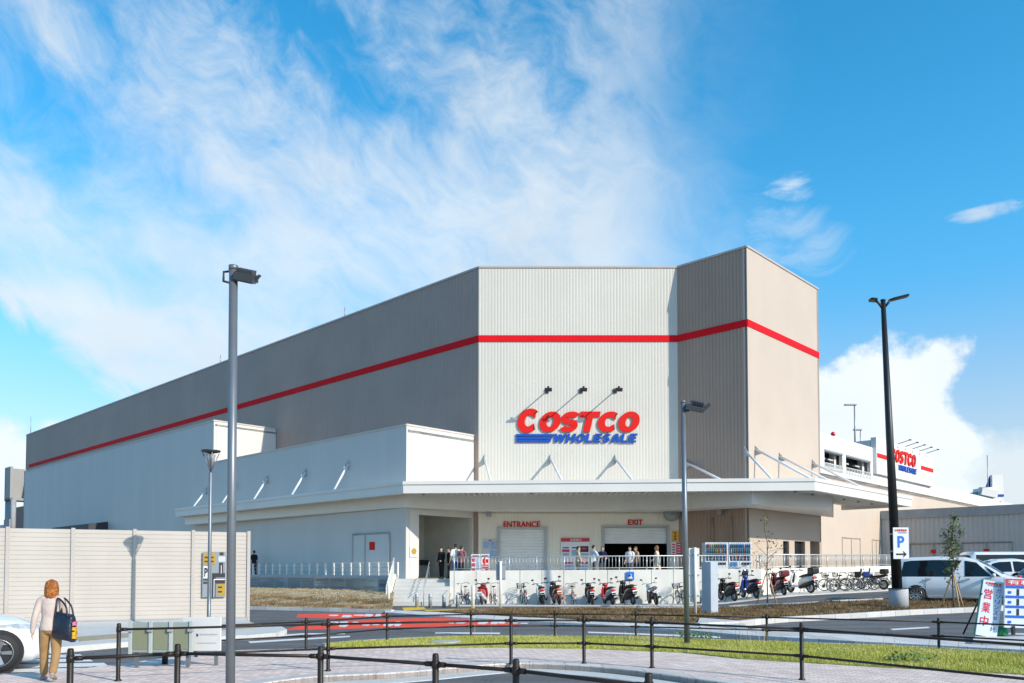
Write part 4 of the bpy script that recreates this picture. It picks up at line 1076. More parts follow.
# planting beds ---------------------------------------------------------
PA = xy(at(396, 575, 41))
frontA = gp([(392, 609.3), (320, 607.6), (247, 606), (180, 605), (60, 603)], .1)
backA = [PA+B*(s+.05)+nL*.02 for s in (0.05, 7.0, 15.0, 24.0, 50.0)]
def bank():
    mb = MB(); n = len(frontA); rows = []
    K = 14
    vs = []; fs = []; M_ = 40
    fl = smooth_curve(frontA, 10); bl = smooth_curve(backA, 10); M_ = len(fl)
    zbk = lambda i: .78
    for i in range(M_):
        for k in range(K+1):
            t = k/K; p = fl[i].lerp(bl[i], t); z = .1 + (.52)*sstep(0.05, .85, t)+.03*math.sin(p.x*3.1+p.y*2.2)*math.sin(t*3.1)
            vs.append((p.x, p.y, z))
    for i in range(M_-1):
        for k in range(K): fs.append((i*(K+1)+k, i*(K+1)+k+1, (i+1)*(K+1)+k+1, (i+1)*(K+1)+k))
    mb.add(vs, fs, True); struct('straw_bank', mb, straw)
    fl2, bl2 = fl, bl
    def zf(x, y):
        best = min(range(M_), key=lambda i: abs((fl[i]-Vector((x, y, 0))).length+(bl[i]-Vector((x, y, 0))).length-(fl[i]-bl[i]).length))
        t = (Vector((x, y, 0))-fl[best]).length/max(.1, (fl[best]-bl[best]).length)
        return .1+.52*sstep(.05, .85, t)
    po = [fl[i] for i in range(0, 32, 4)]+[bl[i] for i in range(28, -1, -4)]
    cg = [f.lerp(b, .45) for f, b in zip(fl, bl)]
    stuffmesh('dry_stalks', blades([fl[i] for i in range(0, 29, 4)]+[cg[i] for i in range(28, -1, -4)], 9000, .05, .16, .012, zf, 8, .5), f_dry, 'brown and green weeds along the foot of the straw bank', 'ground cover')
    stuffmesh('straw', blades([cg[i] for i in range(0, 29, 4)]+[bl[i] for i in range(28, -1, -4)], 9000, .02, .07, .02, zf, 9, .4, 1.2), f_straw, 'pale dry straw mulch on the bank below the left wall', 'ground cover')
bank()
struct('bank_kerb', ribbon(smooth_curve(list(reversed(gp([(394, 609.6), (320, 607.8), (247, 606.2), (180, 605.2), (60, 603.2)], .13))), 6), -.22, lambda x, y: 0, .13), kerbm)
bedpoly = gp([(440, 611.2), (520, 615.8), (600, 619.0), (690, 623.0), (700, 617), (740, 620), (790, 616.8), (880, 611.6), (985, 606.6), (1010, 603), (985, 600.6), (900, 598.4), (860, 600.8), (800, 604), (740, 606.4), (690, 608.2), (600, 608.4), (500, 609.0)], .12)
struct('planting_bed', cutpoly(bedpoly, zt_(.12), .2, 1.0), soil)
stuffmesh('bed_cover', blades(bedpoly, 36000, .03, .13, .011, lambda x, y: terrain(x, y)+.12, 4, .55, .7), f_dry, 'low dry ground cover in the planting bed before the bikes', 'ground cover')
bk = smooth_curve(gp([(700, 623.0), (742, 620.8), (790, 616.9), (880, 611.9), (990, 606.8), (1030, 604.0), (1100, 600)], .17), 6)
struct('bed_kerb', ribbon(bk, .22, terrain, .17), kerbm)
bk2 = smooth_curve(gp([(560, 609.2), (640, 608.6), (690, 608.2), (740, 606.4), (800, 604), (860, 600.8), (900, 598.4)], .1), 6)
struct('path_kerb', ribbon(bk2, .10, terrain, .16), kerbm)

# ------------------------------------------------------------------ platform, retaining walls, stairs
WL = xy(at(454, 588, 40.0)); K1 = xy(at(761, 580, 40.0)); s_, _ = hit(K1, A, 905, 575); K2 = K1+A*s_
ZW = 1.66
plat = [PA+B*32, PA, Vector((WL.x, 40.9, 0)), Vector((WL.x+.1, 40.1, 0)), K1+Vector((-.05, .1, 0)), K2+B*.1, K2+B*3.0, N0+A*10+B*.2, N0+B*.2+A*.2, C0+Vector((0, 7, 0)), C0+A*(-.3)+B*6, P5+A*.2+B*6, P5+B*35]
mb = MB(); mb.slab(plat, .0, PLAT); struct('platform', mb, m_conc)
def wallseams(mb, p, q, th, z0f, z1f, pitch):
    d = q-p; L_ = d.length; d.normalize(); n = Vector((d.y, -d.x, 0)); k = max(1, round(L_/pitch))
    for i in range(k):
        a, b = p+d*(L_*i/k+.012), p+d*(L_*(i+1)/k-.012)
        za, zb = z1f(L_*i/k), z1f(L_*(i+1)/k)
        vs = [xy(a, z0f), xy(b, z0f), xy(b-n*th, z0f), xy(a-n*th, z0f), xy(a, za), xy(b, zb), xy(b-n*th, zb), xy(a-n*th, za)]
        mb.add(vs, [(3, 2, 1, 0), (4, 5, 6, 7), (0, 1, 5, 4), (1, 2, 6, 5), (2, 3, 7, 6), (3, 0, 4, 7)])
    mb.prism([xy(p-n*.05, z0f), xy(q-n*.05, z0f), xy(q-n*(th-.03), z0f), xy(p-n*(th-.03), z0f)], (0, 0, min(z1f(0), z1f(L_))-.03-z0f))
rt = thing('retaining_wall', 'pale concrete panel wall that the scooters and bicycles are parked against', 'wall', WL, world=True)
mb = MB(); wallseams(mb, WL, K1, .2, -.1, lambda s: ZW+.006*s, 1.08); mb.build('front_panel', m_conc, rt, .012)
zk = ZW+.006*(K1-WL).length
mb = MB(); wallseams(mb, K1, K2, .2, -.1, lambda s: zk+.012*s, 1.08); mb.build('side_panel', m_conc, rt, .012)
mb = MB(); mb.box((WL.x-.11, 40.55, .83), (.2, 1.1, 1.66)); mb.build('end_panel', m_conc, rt)
def railing(name, label, pts, z0f, h, pitch, cat='railing', rb=.013, mat=None, post=.03, cap=.03, every=8):
    mat = mat or m_galv
    t = thing(name, label, cat, xy(pts[0], z0f(0)), world=True); acc = 0
    bal, po, ra = MB(), MB(), MB()
    for p, q in zip(pts[:-1], pts[1:]):
        L_ = (q-p).length; k = max(1, round(L_/pitch))
        for i in range(k+1):
            u = p.lerp(q, i/k); z = z0f(acc+L_*i/k)
            if i % every == 0 or i == k: MB().tube(xy(u, z), xy(u, z+h), post, n=6).build('post', mat, t)
            else: bal.tube(xy(u, z+.1), xy(u, z+h), rb, n=4)
        for hh, r in ((h, cap), (.1, cap*.7)): ra.tube(xy(p, z0f(acc)+hh), xy(q, z0f(acc+L_)+hh), r, n=6)
        acc += L_
    o = bal.build('baluster', mat, t); o['kind'] = 'stuff'; ra.build('rail', mat, t)
    return t
m_railwhite = pmat('rail_pale_steel', (.56, .58, .58), .4, metal=.4, var=.06)
off = Vector((0, .1, 0))
railing('railing', 'pale steel baluster railing on the concrete wall in front of the shutters', [WL+off, K1+off], lambda s: ZW+.006*s, .68, .17, mat=m_railwhite)
railing('railing', 'pale steel baluster railing above the bicycles right of the tower', [K1+off+B*.02, K2+B*.1], lambda s: zk+.012*s, .72, .17, mat=m_railwhite)
# left platform wall with glass-and-post guard
lw = thing('retaining_wall', 'shaded grey concrete wall above the straw bank left of the stairs', 'wall', PA, world=True)
PB = PA+B*34
mb = MB(); wallseams(mb, PB, PA, .2, .2, lambda s: 1.42, 1.5); mb.build('wall_panel', pmat('shade_concrete', (.40, .42, .44), .85, var=.06, scale=1.2, dirt=.2), lw)  # darker, bluer concrete: the wall's shade is put into its colour
t = thing('guard_fence', 'white posted wire guard on the shaded wall left of the stairs', 'fence', xy(PA, 1.42), world=True)
mb = MB(); ra = MB(); Ln = 34; k = 42
for i in range(k+1):
    p = PA+B*(Ln*i/k)+A*.1; MB().box(xy(p, 1.42+.34), (.085, .085, .68), Rz(.8)).build('post', m_trim, t)
for z in (.18, .42, .66): ra.tube(xy(PA+A*.1, 1.42+z), xy(PB+A*.1, 1.42+z), .014, n=4)
ra.build('wire', m_galv, t)
# stairs
st = thing('stairs', 'wide pale concrete steps up to the entrance platform', 'stairs', (WL.x-2, 38, 0), world=True)
xl, xr = PA.x+.05, WL.x-.22; ns = 7; y1 = 40.9; tread = .34
mb = MB()
prof = [(y1+.0, 0)]
poly = [Vector((xl, y1, -.05))]
for i in range(ns):
    z = PLAT*(ns-i)/ns
    poly += [Vector((xl, y1-tread*i+(0 if i else 0), z)), Vector((xl, y1-tread*(i+1), z))] if i else [Vector((xl, y1, z-.0)), Vector((xl, y1-tread, z))]
poly.append(Vector((xl, y1-tread*ns, -.05)))
mb.prism(poly, (xr-xl, 0, 0)); mb.build('steps', pmat('stair_concrete', (.56, .55, .52), .85, var=.06, scale=2, dirt=.15), st)
nos = MB()
for i in range(ns): nos.box(((xl+xr)/2, y1-tread*(i+1)+.03, PLAT*(ns-i)/ns+.004), (xr-xl-.02, .05, .012))
nos.build('nosing', pmat('nosing_grey', (.34, .34, .33), .8), st)
tt = MB(); tt.box(((xl+xr)/2+.1, y1+.35, PLAT+.008), (xr-xl-1.0, .3, .012)); tt.build('tactile_strip', yellowtile, st)
mb = MB(); yb = y1-tread*ns-.1
for x in (xl-.03, ):
    mb.prism([Vector((x-.2, y1, 1.5)), Vector((x-.2, yb, .10)), Vector((x-.2, yb-.3, -.05)), Vector((x-.2, y1, -.05))], (.2, 0, 0))
mb.build('side_wall', m_conc, st)
mb = MB()
for i in range(12):
    f = i/11; y = y1-.2-(y1-yb-.2)*f; z = 1.5-(1.4)*f; mb.box((xl-.13, y, z+.38), (.05, .04, .80))
mb.path([(xl-.13, y1-.1, 1.5+.8), (xl-.13, yb, .1+.8)], .04, 6); mb.build('side_guard', m_trim, st)
hr = MB()
for xx in (xr-1.1,):
    hr.path([(xx, y1+.1, PLAT), (xx, y1+.1, PLAT+.85), (xx, yb, .9), (xx, yb, .0)], .022, 6); hr.path([(xx, y1+.1, PLAT+.6), (xx, yb, .65)], .018, 6)
hr.build('handrail', m_galv, st)
apr = [Vector((-2.85, 37.95, 0)), Vector((K1.x+.6, 37.95, 0)), K1-B*2.3+A*1.0, K2-B*2.3, K2-B*.02, K1-B*.02, Vector((WL.x, 39.99, 0))]
apr = [Vector((-2.85, 37.95, 0)), Vector((K1.x-.2, 37.95, 0)), K1-B*2.3+A*.6, K2-B*2.3, K2, K1, Vector((WL.x, 40.0, 0))]
struct('bike_apron', cutpoly(apr, zt_(.05), .12, 1.0), concrete)
# ------------------------------------------------------------------ noise barrier
def barrier():
    P, Q2 = xy(at(0, 600, 23.7)), xy(at(248, 600, 26.5)); d = (Q2-P).normalized(); n = Vector((d.y, -d.x, 0))
    zt = 2.93; pitch = (Q2-P).length/4.1
    t = thing('noise_barrier', 'long pale louvred sound barrier wall along the side road', 'wall', xy(Q2, .12), world=True)
    k = 7; m = pmat('louvre_panel', (.505, .46, .41), .55, var=.05, scale=.8, dirt=.16)
    for i in range(k):
        b = Q2-d*(pitch*i); a = Q2-d*(pitch*(i+1))
        mb = MB(); rows = 21; h = (zt-.16)/rows; prof = []
        for r in range(rows):
            z = .16+r*h; prof += [(z, 0.018), (z+h*.12, .03), (z+h*.95, .034)]
        prof.append((zt, 0)); aa, bb = a+d*.04, b-d*.04
        vs = []
        for z, o in prof: vs += [xy(aa+n*o, z), xy(bb+n*o, z)]
        fs = [(2*j, 2*j+1, 2*j+3, 2*j+2) for j in range(len(prof)-1)]
        mb.add(vs, fs); mb.prism([xy(aa-n*.1, .16), xy(bb-n*.1, .16), xy(bb-n*.002, .16), xy(aa-n*.002, .16)], (0, 0, zt-.16))
        mb.build('louvre_panel', m, t)
    mb = MB()
    for i in range(k+1):
        p = Q2-d*(pitch*i); mb.box(xy(p, zt/2+.02), (.1, .16, zt+.04), Rz(math.atan2(d.y, d.x)))
    mb.build('post', pmat('barrier_post', (.44, .40, .365), .5, var=.05), t)
    mb = MB(); e = Q2-d*(pitch*k); mb.prism([xy(e+n*.09, 0), xy(Q2+n*.09, 0), xy(Q2-n*.14, 0), xy(e-n*.14, 0)], (0, 0, .17)); mb.build('footing', m_conc2, t)
    return P, Q2, d, n
BP, BQ, Bd, Bn = barrier()
# parking direction sign on the barrier
def dir_sign():
    s0, z0 = hit(BP, Bd, 202, 597.2); s1, z1 = hit(BP, Bd, 225.5, 552); p = BP+Bd*s0+Bn*.09; w = s1-s0; h = z1-z0
    t = thing('direction_sign', 'grey parking direction sign with a road diagram on the louvred barrier', 'sign', xy(p, z0), world=True)
    def box(x, y, bw, bh, o, mat, name):
        q = p+Bd*(x*w)+Bn*o; MB().prism([xy(q, z0+y*h), xy(q+Bd*bw*w, z0+y*h), xy(q+Bd*bw*w-Bn*.02, z0+y*h), xy(q-Bn*.02, z0+y*h)], (0, 0, bh*h)).build(name, mat, t)
    gold = pmat('sign_gold', (.40, .25, .02), .5, var=.05); wp = pmat('sign_white', (.78, .79, .8), .45, var=.02); bl = pmat('sign_black', (.02, .022, .03), .5)
    box(0, 0, 1, 1, .03, pmat('sign_grey', (.23, .26, .29), .5, var=.04), 'board')
    box(.04, .72, .5, .25, .04, gold, 'yellow_plate'); box(.64, .04, .34, .26, .04, gold, 'yellow_plate')
    box(.04, .42, .22, .26, .04, wp, 'white_plate'); box(.68, .78, .3, .12, .04, pmat('sign_pale', (.5, .53, .55), .5), 'pale_plate')
    text('parking_letter', 'P', xy(p+Bd*(.08*w)+Bn*.05, z0+.45*h), Bd, UP, .13*w, .2*h, bl, t, .004, .03)
    for x, y, bw, bh in ((.42, .0, .15, .52), (.42, .44, .56, .09), (.44, .33, .54, .08), (.6, .3, .38, .03), (.72, .5, .17, .26), (.04, .3, .24, .04), (.04, .37, .24, .03), (.74, .93, .16, .06)): box(x, y, bw, bh, .045+.002*(x+y), bl, 'road_line')
    for x, y, bw, bh in ((.49, .0, .025, .40), (.49, .38, .48, .02), (.795, .52, .025, .18)): box(x, y, bw, bh, .052, wp, 'lane_line')
    for x, y in ((.08, .86), (.08, .77), (.3, .86), (.3, .77), (.68, .2), (.68, .1)): box(x, y, .17, .035, .046, bl, 'sign_line')
dir_sign()

# ------------------------------------------------------------------ lamp posts
def post_lamp():
    p = xy(at(209, 600, 22.3), .12)
    zt = at(209, 450.5, 22.3).z; t = thing('street_lamp', 'slim park lamp with a cone of bars under a flat cap beside the barrier', 'street lamp', p, world=True)
    MB().lathe([(.09, 0), (.09, .03), (.055, .05), (.05, 1), (.045, zt-.62-p.z), (.03, zt-.6-p.z)], p, 14).build('pole', m_steel, t)
    MB().lathe([(.03, 0), (.25, .05), (.26, .09), (.02, .11)], xy(p, zt-.09), 20).build('cap', m_dark, t)
    mb = MB()
    for i in range(4):
        a = i*math.pi/2+.5; mb.tube(xy(p, zt-.6), xy(p, zt-.07)+Vector((math.cos(a)*.22, math.sin(a)*.22, 0)), .014, n=5)
    mb.build('cage_bar', m_steel, t)
    MB().lathe([(.04, 0), (.10, .2), (.13, .34), (.02, .36)], xy(p, zt-.46), 14).build('lamp_glass', pmat('frosted_glass', (.30, .31, .32), .25, var=.03, spec=.6), t)
post_lamp()
def flood_pole(name, label, px, py_top, Y, base_z, r0, r1, head, tilt=0.0, base_px=None):
    top = at(px, py_top, Y); bx = at(base_px or px, 640, Y).x
    p = Vector((bx, Y, base_z)); t = thing(name, label, 'lamp post', p, world=True); q = Vector((top.x, Y, top.z))
    mb = MB(); mb.tube(p, q, r0, r1, 20); mb.lathe([(r1*1.12, -.03), (r1*1.12, .012), (0, .03)], q, 14); mb.lathe([(r0*2, 0), (r0*2, .02), (r0*1.05, .03)], p, 16); mb.build('pole', head[1], t)
    return t, q
t, q = flood_pole('lamp_post', 'tall grey steel pole with one floodlight in front of the dark railings', 233.5, 267, 7.6, KH, .043, .040, (0, m_steel), base_px=231.0)
s = 1.0
mb = MB(); M1 = Rz(R(-20))
mb.path([q+Vector((-.02, -.02, -.16)), q+Vector((-.09, -.01, -.14)), q+Vector((-.10, .02, -.04)), q+Vector((.02, .04, -.02)), q+Vector((.14, .06, -.03))], .012, 6); mb.build('bracket', m_dark, t)
mb = MB(); c = q+Vector((.12, .0, -.10)); M2 = Matrix.Rotation(R(12), 3, 'Y') @ Matrix.Rotation(R(20), 3, 'X')
mb.box(c, (.19, .15, .07), M2); mb.box(c+M2 @ Vector((.0, .0, .05)), (.13, .11, .045), M2)
for i in range(6): mb.box(c+M2 @ Vector((-.07+.028*i, 0, .055)), (.007, .12, .045), M2)
mb.box(c+M2 @ Vector((.105, 0, .01)), (.02, .05, .09), M2 @ Matrix.Rotation(R(35), 3, 'Y'))
fl = mb.build('floodlight', pmat('lamp_grey', (.07, .08, .09), .45, metal=.3, var=.1), t, .006)
MB().box(c+M2 @ Vector((0, 0, -.042)), (.16, .12, .008), M2).build('lens', m_glass, fl)
t, q = flood_pole('lamp_post', 'grey steel pole with one floodlight standing in the grass strip', 683, 401.5, 17.3, KH, .06, .05, (0, m_steel), base_px=687)
mb = MB(); c = q+Vector((.24, 0, -.14)); mb.box(c, (.40, .26, .10), M2); mb.box(c+Vector((.08, 0, .09)), (.26, .18, .08), M2); mb.box(c+Vector((.26, 0, .02)), (.06, .1, .2), M2 @ Matrix.Rotation(R(35), 3, 'Y'))
for i in range(6): mb.box(c+M2 @ Vector((-.1+.05*i, 0, .12)), (.01, .18, .07), M2)
fl = mb.build('floodlight', pmat('lamp_grey', (.07, .08, .09), .45, metal=.3, var=.1), t, .01); MB().box(c+M2 @ Vector((0, 0, -.055)), (.34, .2, .01), M2).build('lens', m_glass, fl)
MB().path([q+Vector((.0, 0, -.2)), q+Vector((.12, .0, -.2)), q+Vector((.2, 0, -.12))], .02, 6).build('bracket', m_dark, t)
# tall black mast with two arms on a concrete drum
bz = terrain(14.2, 30)+.05
t, q = flood_pole('lamp_mast', 'tall black tapered mast with two lamp arms on a concrete drum', 883, 300, 30, bz+.75, .185, .085, (0, m_black), base_px=898)
MB().lathe([(.34, -.8), (.34, -.02), (.32, 0), (0, .0)], (at(898.5, 600, 30).x, 30, bz+.75), 28).build('footing', pmat('drum_concrete', (.42, .44, .46), .8, var=.08, scale=2, bump=.1, bscale=30, dirt=.15), t)
for sg, ln, rs in ((-1, .48, .04), (1, .92, .26)):
    mb = MB(); mb.path([q+Vector((0, 0, -.35)), q+Vector((sg*.18, -.02, -.12)), q+Vector((sg*.3, -.02, -.03+rs*.2))], .045, 8)
    mb.loft([[q+Vector((sg*(.22+u*(ln-.2)), -.13*wd, -.05+rs*u*.7-.01)), q+Vector((sg*(.22+u*(ln-.2)), .13*wd, -.05+rs*u*.7-.01)), q+Vector((sg*(.22+u*(ln-.2)), .16*wd, .0+rs*u*.7+.02)), q+Vector((sg*(.22+u*(ln-.2)), -.16*wd, .0+rs*u*.7+.02))] for u, wd in ((0, .4), (.2, 1), (.9, 1), (1, .7))], smooth=False)
    mb.build('lamp_arm', m_black, t)
# parking sign on the mast
def p_sign():
    Y = 29.55; a, b = at(893.3, 559, Y), at(908.4, 527.5, Y); w, h = b.x-a.x, b.z-a.z
    t = thing('parking_sign', 'white sign with a blue P and an arrow on the black mast', 'sign', a, world=True)
    mb = MB(); mb.box((a.x+w/2, Y, a.z+h/2), (w, .03, h)); mb.build('board', pmat('sign_white', (.78, .79, .8), .45), t, .008)
    mb = MB()
    for f in (.25, .8): mb.box((a.x+w*.35, Y+.12, a.z+h*f), (.4, .24, .05))
    mb.build('clamp', m_galv, t)
    f0 = Vector((a.x, Y-.016, a.z))
    text('blue_letter', 'P', f0+Vector((w*.27, 0, h*.36)), X_, UP, w*.44, h*.37, pmat('parking_blue', (.01, .16, .62), .45), t, .003, .03, off=.003)
    heavy('red_lettering', 'COSTCO', f0+Vector((w*.08, -.003, h*.875)), X_, UP, w*.8, h*.07, m_signred, t, .003, .2, .36, .28, .03, LW)
    text('blue_lettering', 'WHOLESALE', f0+Vector((w*.3, 0, h*.815)), X_, UP, w*.58, h*.035, m_signblue, t, .003, .03, .2, off=.003)
    mb = MB(); z = a.z+h*.15; mb.box((a.x+w*.42, Y-.019, z), (w*.5, .004, .06)); mb.prism([(a.x+w*.6, Y-.021, z+.13), (a.x+w*.86, Y-.021, z), (a.x+w*.6, Y-.021, z-.13), (a.x+w*.68, Y-.021, z)], (0, .004, 0)); mb.build('arrow', m_black, t)
p_sign()

# ------------------------------------------------------------------ dark pedestrian railings
def ped_rail(label, pts, rails, zt, z0, pr=.038, rr_=.026, collars=True, group='dark brown pedestrian railings', posts=None):
    t = thing('pedestrian_railing', label, 'railing', Vector((pts[0].x, pts[0].y, z0)), world=True)
    posts = posts if posts is not None else range(len(pts))
    for i in posts:
        p = pts[i]
        mb = MB(); mb.lathe([(pr*1.7, 0), (pr*1.7, .012), (pr, .03), (pr, zt-z0-.02), (pr*.8, zt-z0), (0, zt-z0+.004)], xy(p, z0), 14)
        for rz in rails: mb.lathe([(pr*1.22, -.035), (pr*1.22, .035)], xy(p, rz), 14)
        mb.build('post', m_rail, t)
    for rz in rails:
        for i in range(len(pts)-1):
            a, b = pts[i], pts[i+1]; d = (b-a).normalized(); mb = MB(); mb.tube(xy(a+d*.03, rz), xy(b-d*.03, rz), rr_, n=10)
            for e, sg in ((a, 1), (b, -1)):
                c = e+d*sg*(pr+.045); mb.tube(xy(c-d*.035, rz), xy(c+d*.035, rz), rr_*1.45, n=10)
            mb.build('rail', m_rail, t)
    return t
nz_ = .92
npts = [at(px, py, 1) for px, py in ((70.6, 648.5), (177.7, 644), (320.7, 646.4), (435.6, 653.5), (516, 659), (648.6, 673), (860, 715))]
npts = []
for px, py in ((70.6, 648.5), (177.7, 644), (320.7, 646.4), (435.6, 653.5), (516, 659), (648.6, 673), (850, 716)):
    g = G(px, py, nz_); npts.append(xy(g))
ped_rail('dark brown single bar railing nearest to the viewer, across the bottom', npts, (nz_-.10, nz_-.5), nz_, KH, .031, .018)
mpts = [xy(G(px, py, KH)) for px, py in ((118, 681), (328, 671), (511, 664), (584, 663.8), (652, 668), (802, 680), (1075, 716))]
ped_rail('dark brown two bar railing along the kerb between the paving and the near road', mpts, (.84, .45), .93, KH, .0295, .0175)
# carry the rail on to the left, over the zebra crossing end
fpts = [xy(G(px, py, KH)) for px, py in ((196, 657), (306, 650), (387, 641.5), (471, 638.2), (555, 637.6), (636, 638.6), (767, 643), (939, 650), (1130, 662))]
ped_rail('dark brown two bar railing behind the grass strip at the road edge', fpts, (.66, .38), .74, KH-.02, .028, .017)
mb = MB(); g = xy(G(165, 664, KH)); mb.lathe([(.05, 0), (.05, .14), (.04, .16), (0, .16)], xy(g, KH), 12); single('bollard_stub', mb, m_rail, 'short dark stub post on the paving beside the crossing', 'bollard')

# green panels clamped on the railing, seen from behind, and a white notice board
def rail_panels():
    Y = 13.3; a, b = at(129, 652.5, Y), at(193.5, 622, Y); w = b.x-a.x
    t = thing('fence_banner', 'olive panel with four pale straps clamped on the left railing', 'panel', (a.x+w/2, Y, a.z), world=True)
    mb = MB(); mb.box((a.x+w/2, Y, (a.z+b.z)/2), (w, .03, b.z-a.z)); mb.build('frame', pmat('panel_frame', (.28, .33, .31), .4, var=.06), t, .03)
    for i in range(3): MB().box((a.x+w*(.18+.32*i), Y-.018, (a.z+b.z)/2-.02), (w*.22, .012, (b.z-a.z)*.72)).build('panel_sheet', pmat('olive_sheet', (.22, .235, .15), .35, var=.06), t)
    for i in range(4):
        x = a.x+w*(.03+.315*i)
        m = MB(); m.box((x, Y-.03, (a.z+b.z)/2-.01), (.06, .02, b.z-a.z+.06)); m.build('strap', pmat('strap_pale', (.42, .46, .44), .4, var=.04), t, .006)
        m = MB(); m.box((x, Y-.05, b.z-.12), (.09, .05, .07)); m.build('clamp', m_galv, t, .006)
    mb = MB()
    for x in (a.x+w*.1, a.x+w*.9): MB().box((x, Y+.05, (KH+b.z)/2), (.05, .05, b.z-KH)).build('leg', m_steel, t)
    Y = 13.6; a, b = at(182, 651, Y), at(221.5, 617, Y); w = b.x-a.x
    t = thing('notice_board', 'white notice board with small grey writing beside the olive railing panel', 'sign', (a.x+w/2, Y, a.z), world=True)
    MB().box((a.x+w/2, Y, (a.z+b.z)/2), (w, .04, b.z-a.z)).build('board', pmat('notice_white', (.62, .62, .60), .45, var=.02), t, .01)
    m = MB()
    for x in (a.x+w*.15, a.x+w*.85): MB().box((x, Y+.05, (KH+b.z)/2), (.05, .05, b.z-KH)).build('leg', m_steel, t)
    h = b.z-a.z
    MB().box((a.x+w*.40, Y-.022, a.z+h*.47), (.03, .006, .045)).build('blue_mark', m_signblue, t)
    m = MB(); r5 = random.Random(3); x = .48
    while x < .93:
        q = r5.uniform(.02, .05); m.box((a.x+w*x, Y-.0225, a.z+h*.49), (w*q*.8, .005, .028*r5.uniform(.6, 1))); x += q
    x = .42
    while x < .9:
        q = r5.uniform(.02, .05); m.box((a.x+w*x, Y-.0225, a.z+h*.24), (w*q*.8, .005, .016)); x += q
    m.build('grey_writing', pmat('faint_grey', (.42, .44, .47), .5), t)
rail_panels()

# ------------------------------------------------------------------ bollards, posts, pillar
blab = ['steel bollard at the foot of the steps, nearest the sloping side wall', 'second steel bollard from the left before the steps', 'steel bollard before the shaded right side of the steps', 'steel bollard in front of the white wall corner by the steps']
for i, (px, y0, y1) in enumerate(((417, 607.5, 594), (430.3, 607.5, 594), (444, 607.5, 594.5), (457.6, 607.5, 594.8))):
    g = GT(px, y0); h = (y0-y1)*g.y/F; mb = MB(); mb.lathe([(.085, 0), (.085, h-.02), (.07, h), (0, h+.004)], g, 14); mb.lathe([(.087, h*.72), (.087, h*.82)], g, 14)
    single('bollard', mb, m_galv, blab[i], 'bollard', 'steel bollards before the steps')
for px, y0, y1, lab, w in ((388.5, 607.5, 583, 'thin white post at the right end of the straw bank', .06), (473, 609.5, 585.5, 'white post in front of the wall corner, left of the red scooter', .075)):
    g = GT(px, y0); h = (y0-y1)*g.y/F; mb = MB(); mb.lathe([(w, 0), (w, h-.03), (w*.8, h), (0, h+.004)], g, 14); single('marker_post', mb, m_trim, lab, 'post')
def back_sign(px0, px1, y0, y1, px, yb, lab, mat):
    g = GT(px, yb); Y = g.y; a, b = at(px0, y1, Y), at(px1, y0, Y); t = thing('road_sign', lab, 'sign', g, world=True)
    MB().tube(g, Vector((g.x, Y, b.z+.02)), .055, n=12).build('post', m_trim, t)
    m = MB(); m.box(((a.x+b.x)/2, Y+.09, (a.z+b.z)/2), (b.x-a.x, .03, b.z-a.z)); m.build('plate', mat, t, .01)
    m = MB()
    for f in (.12, .5, .88):
        if b.z-a.z < 1.2 and f == .5: continue
        m.box(((a.x+b.x)/2, Y+.055, a.z+(b.z-a.z)*f), ((b.x-a.x)*.98, .03, .04))
    m.build('cross_bar', m_galv, t)
back_sign(496, 505.5, 561.5, 580, 500.5, 610, 'narrow grey plate on a white post in front of the bicycles, seen from behind', pmat('plate_back', (.34, .36, .42), .45, metal=.3))
back_sign(689.5, 699.8, 548, 602, 695.5, 617, 'tall white sign board seen from behind beside the concrete pillar', m_white)
def pillar():
    g = GT(711.5, 616.5); Y = g.y; h = (616.5-562)*Y/F; k = Y/F
    mb = MB(); mb.box((g.x, Y+.2, g.z+h/2), (.42, .42, h), Rz(R(38))); 
    mb.box((g.x, Y+.2, g.z+.04), (.56, .56, .09), Rz(R(38)))
    single('gate_pillar', mb, pmat('pillar_grey', (.42, .47, .53), .6, var=.05, scale=2, dirt=.1), 'square grey concrete pillar standing between the planting beds', 'pillar', bevel=.015)
pillar()

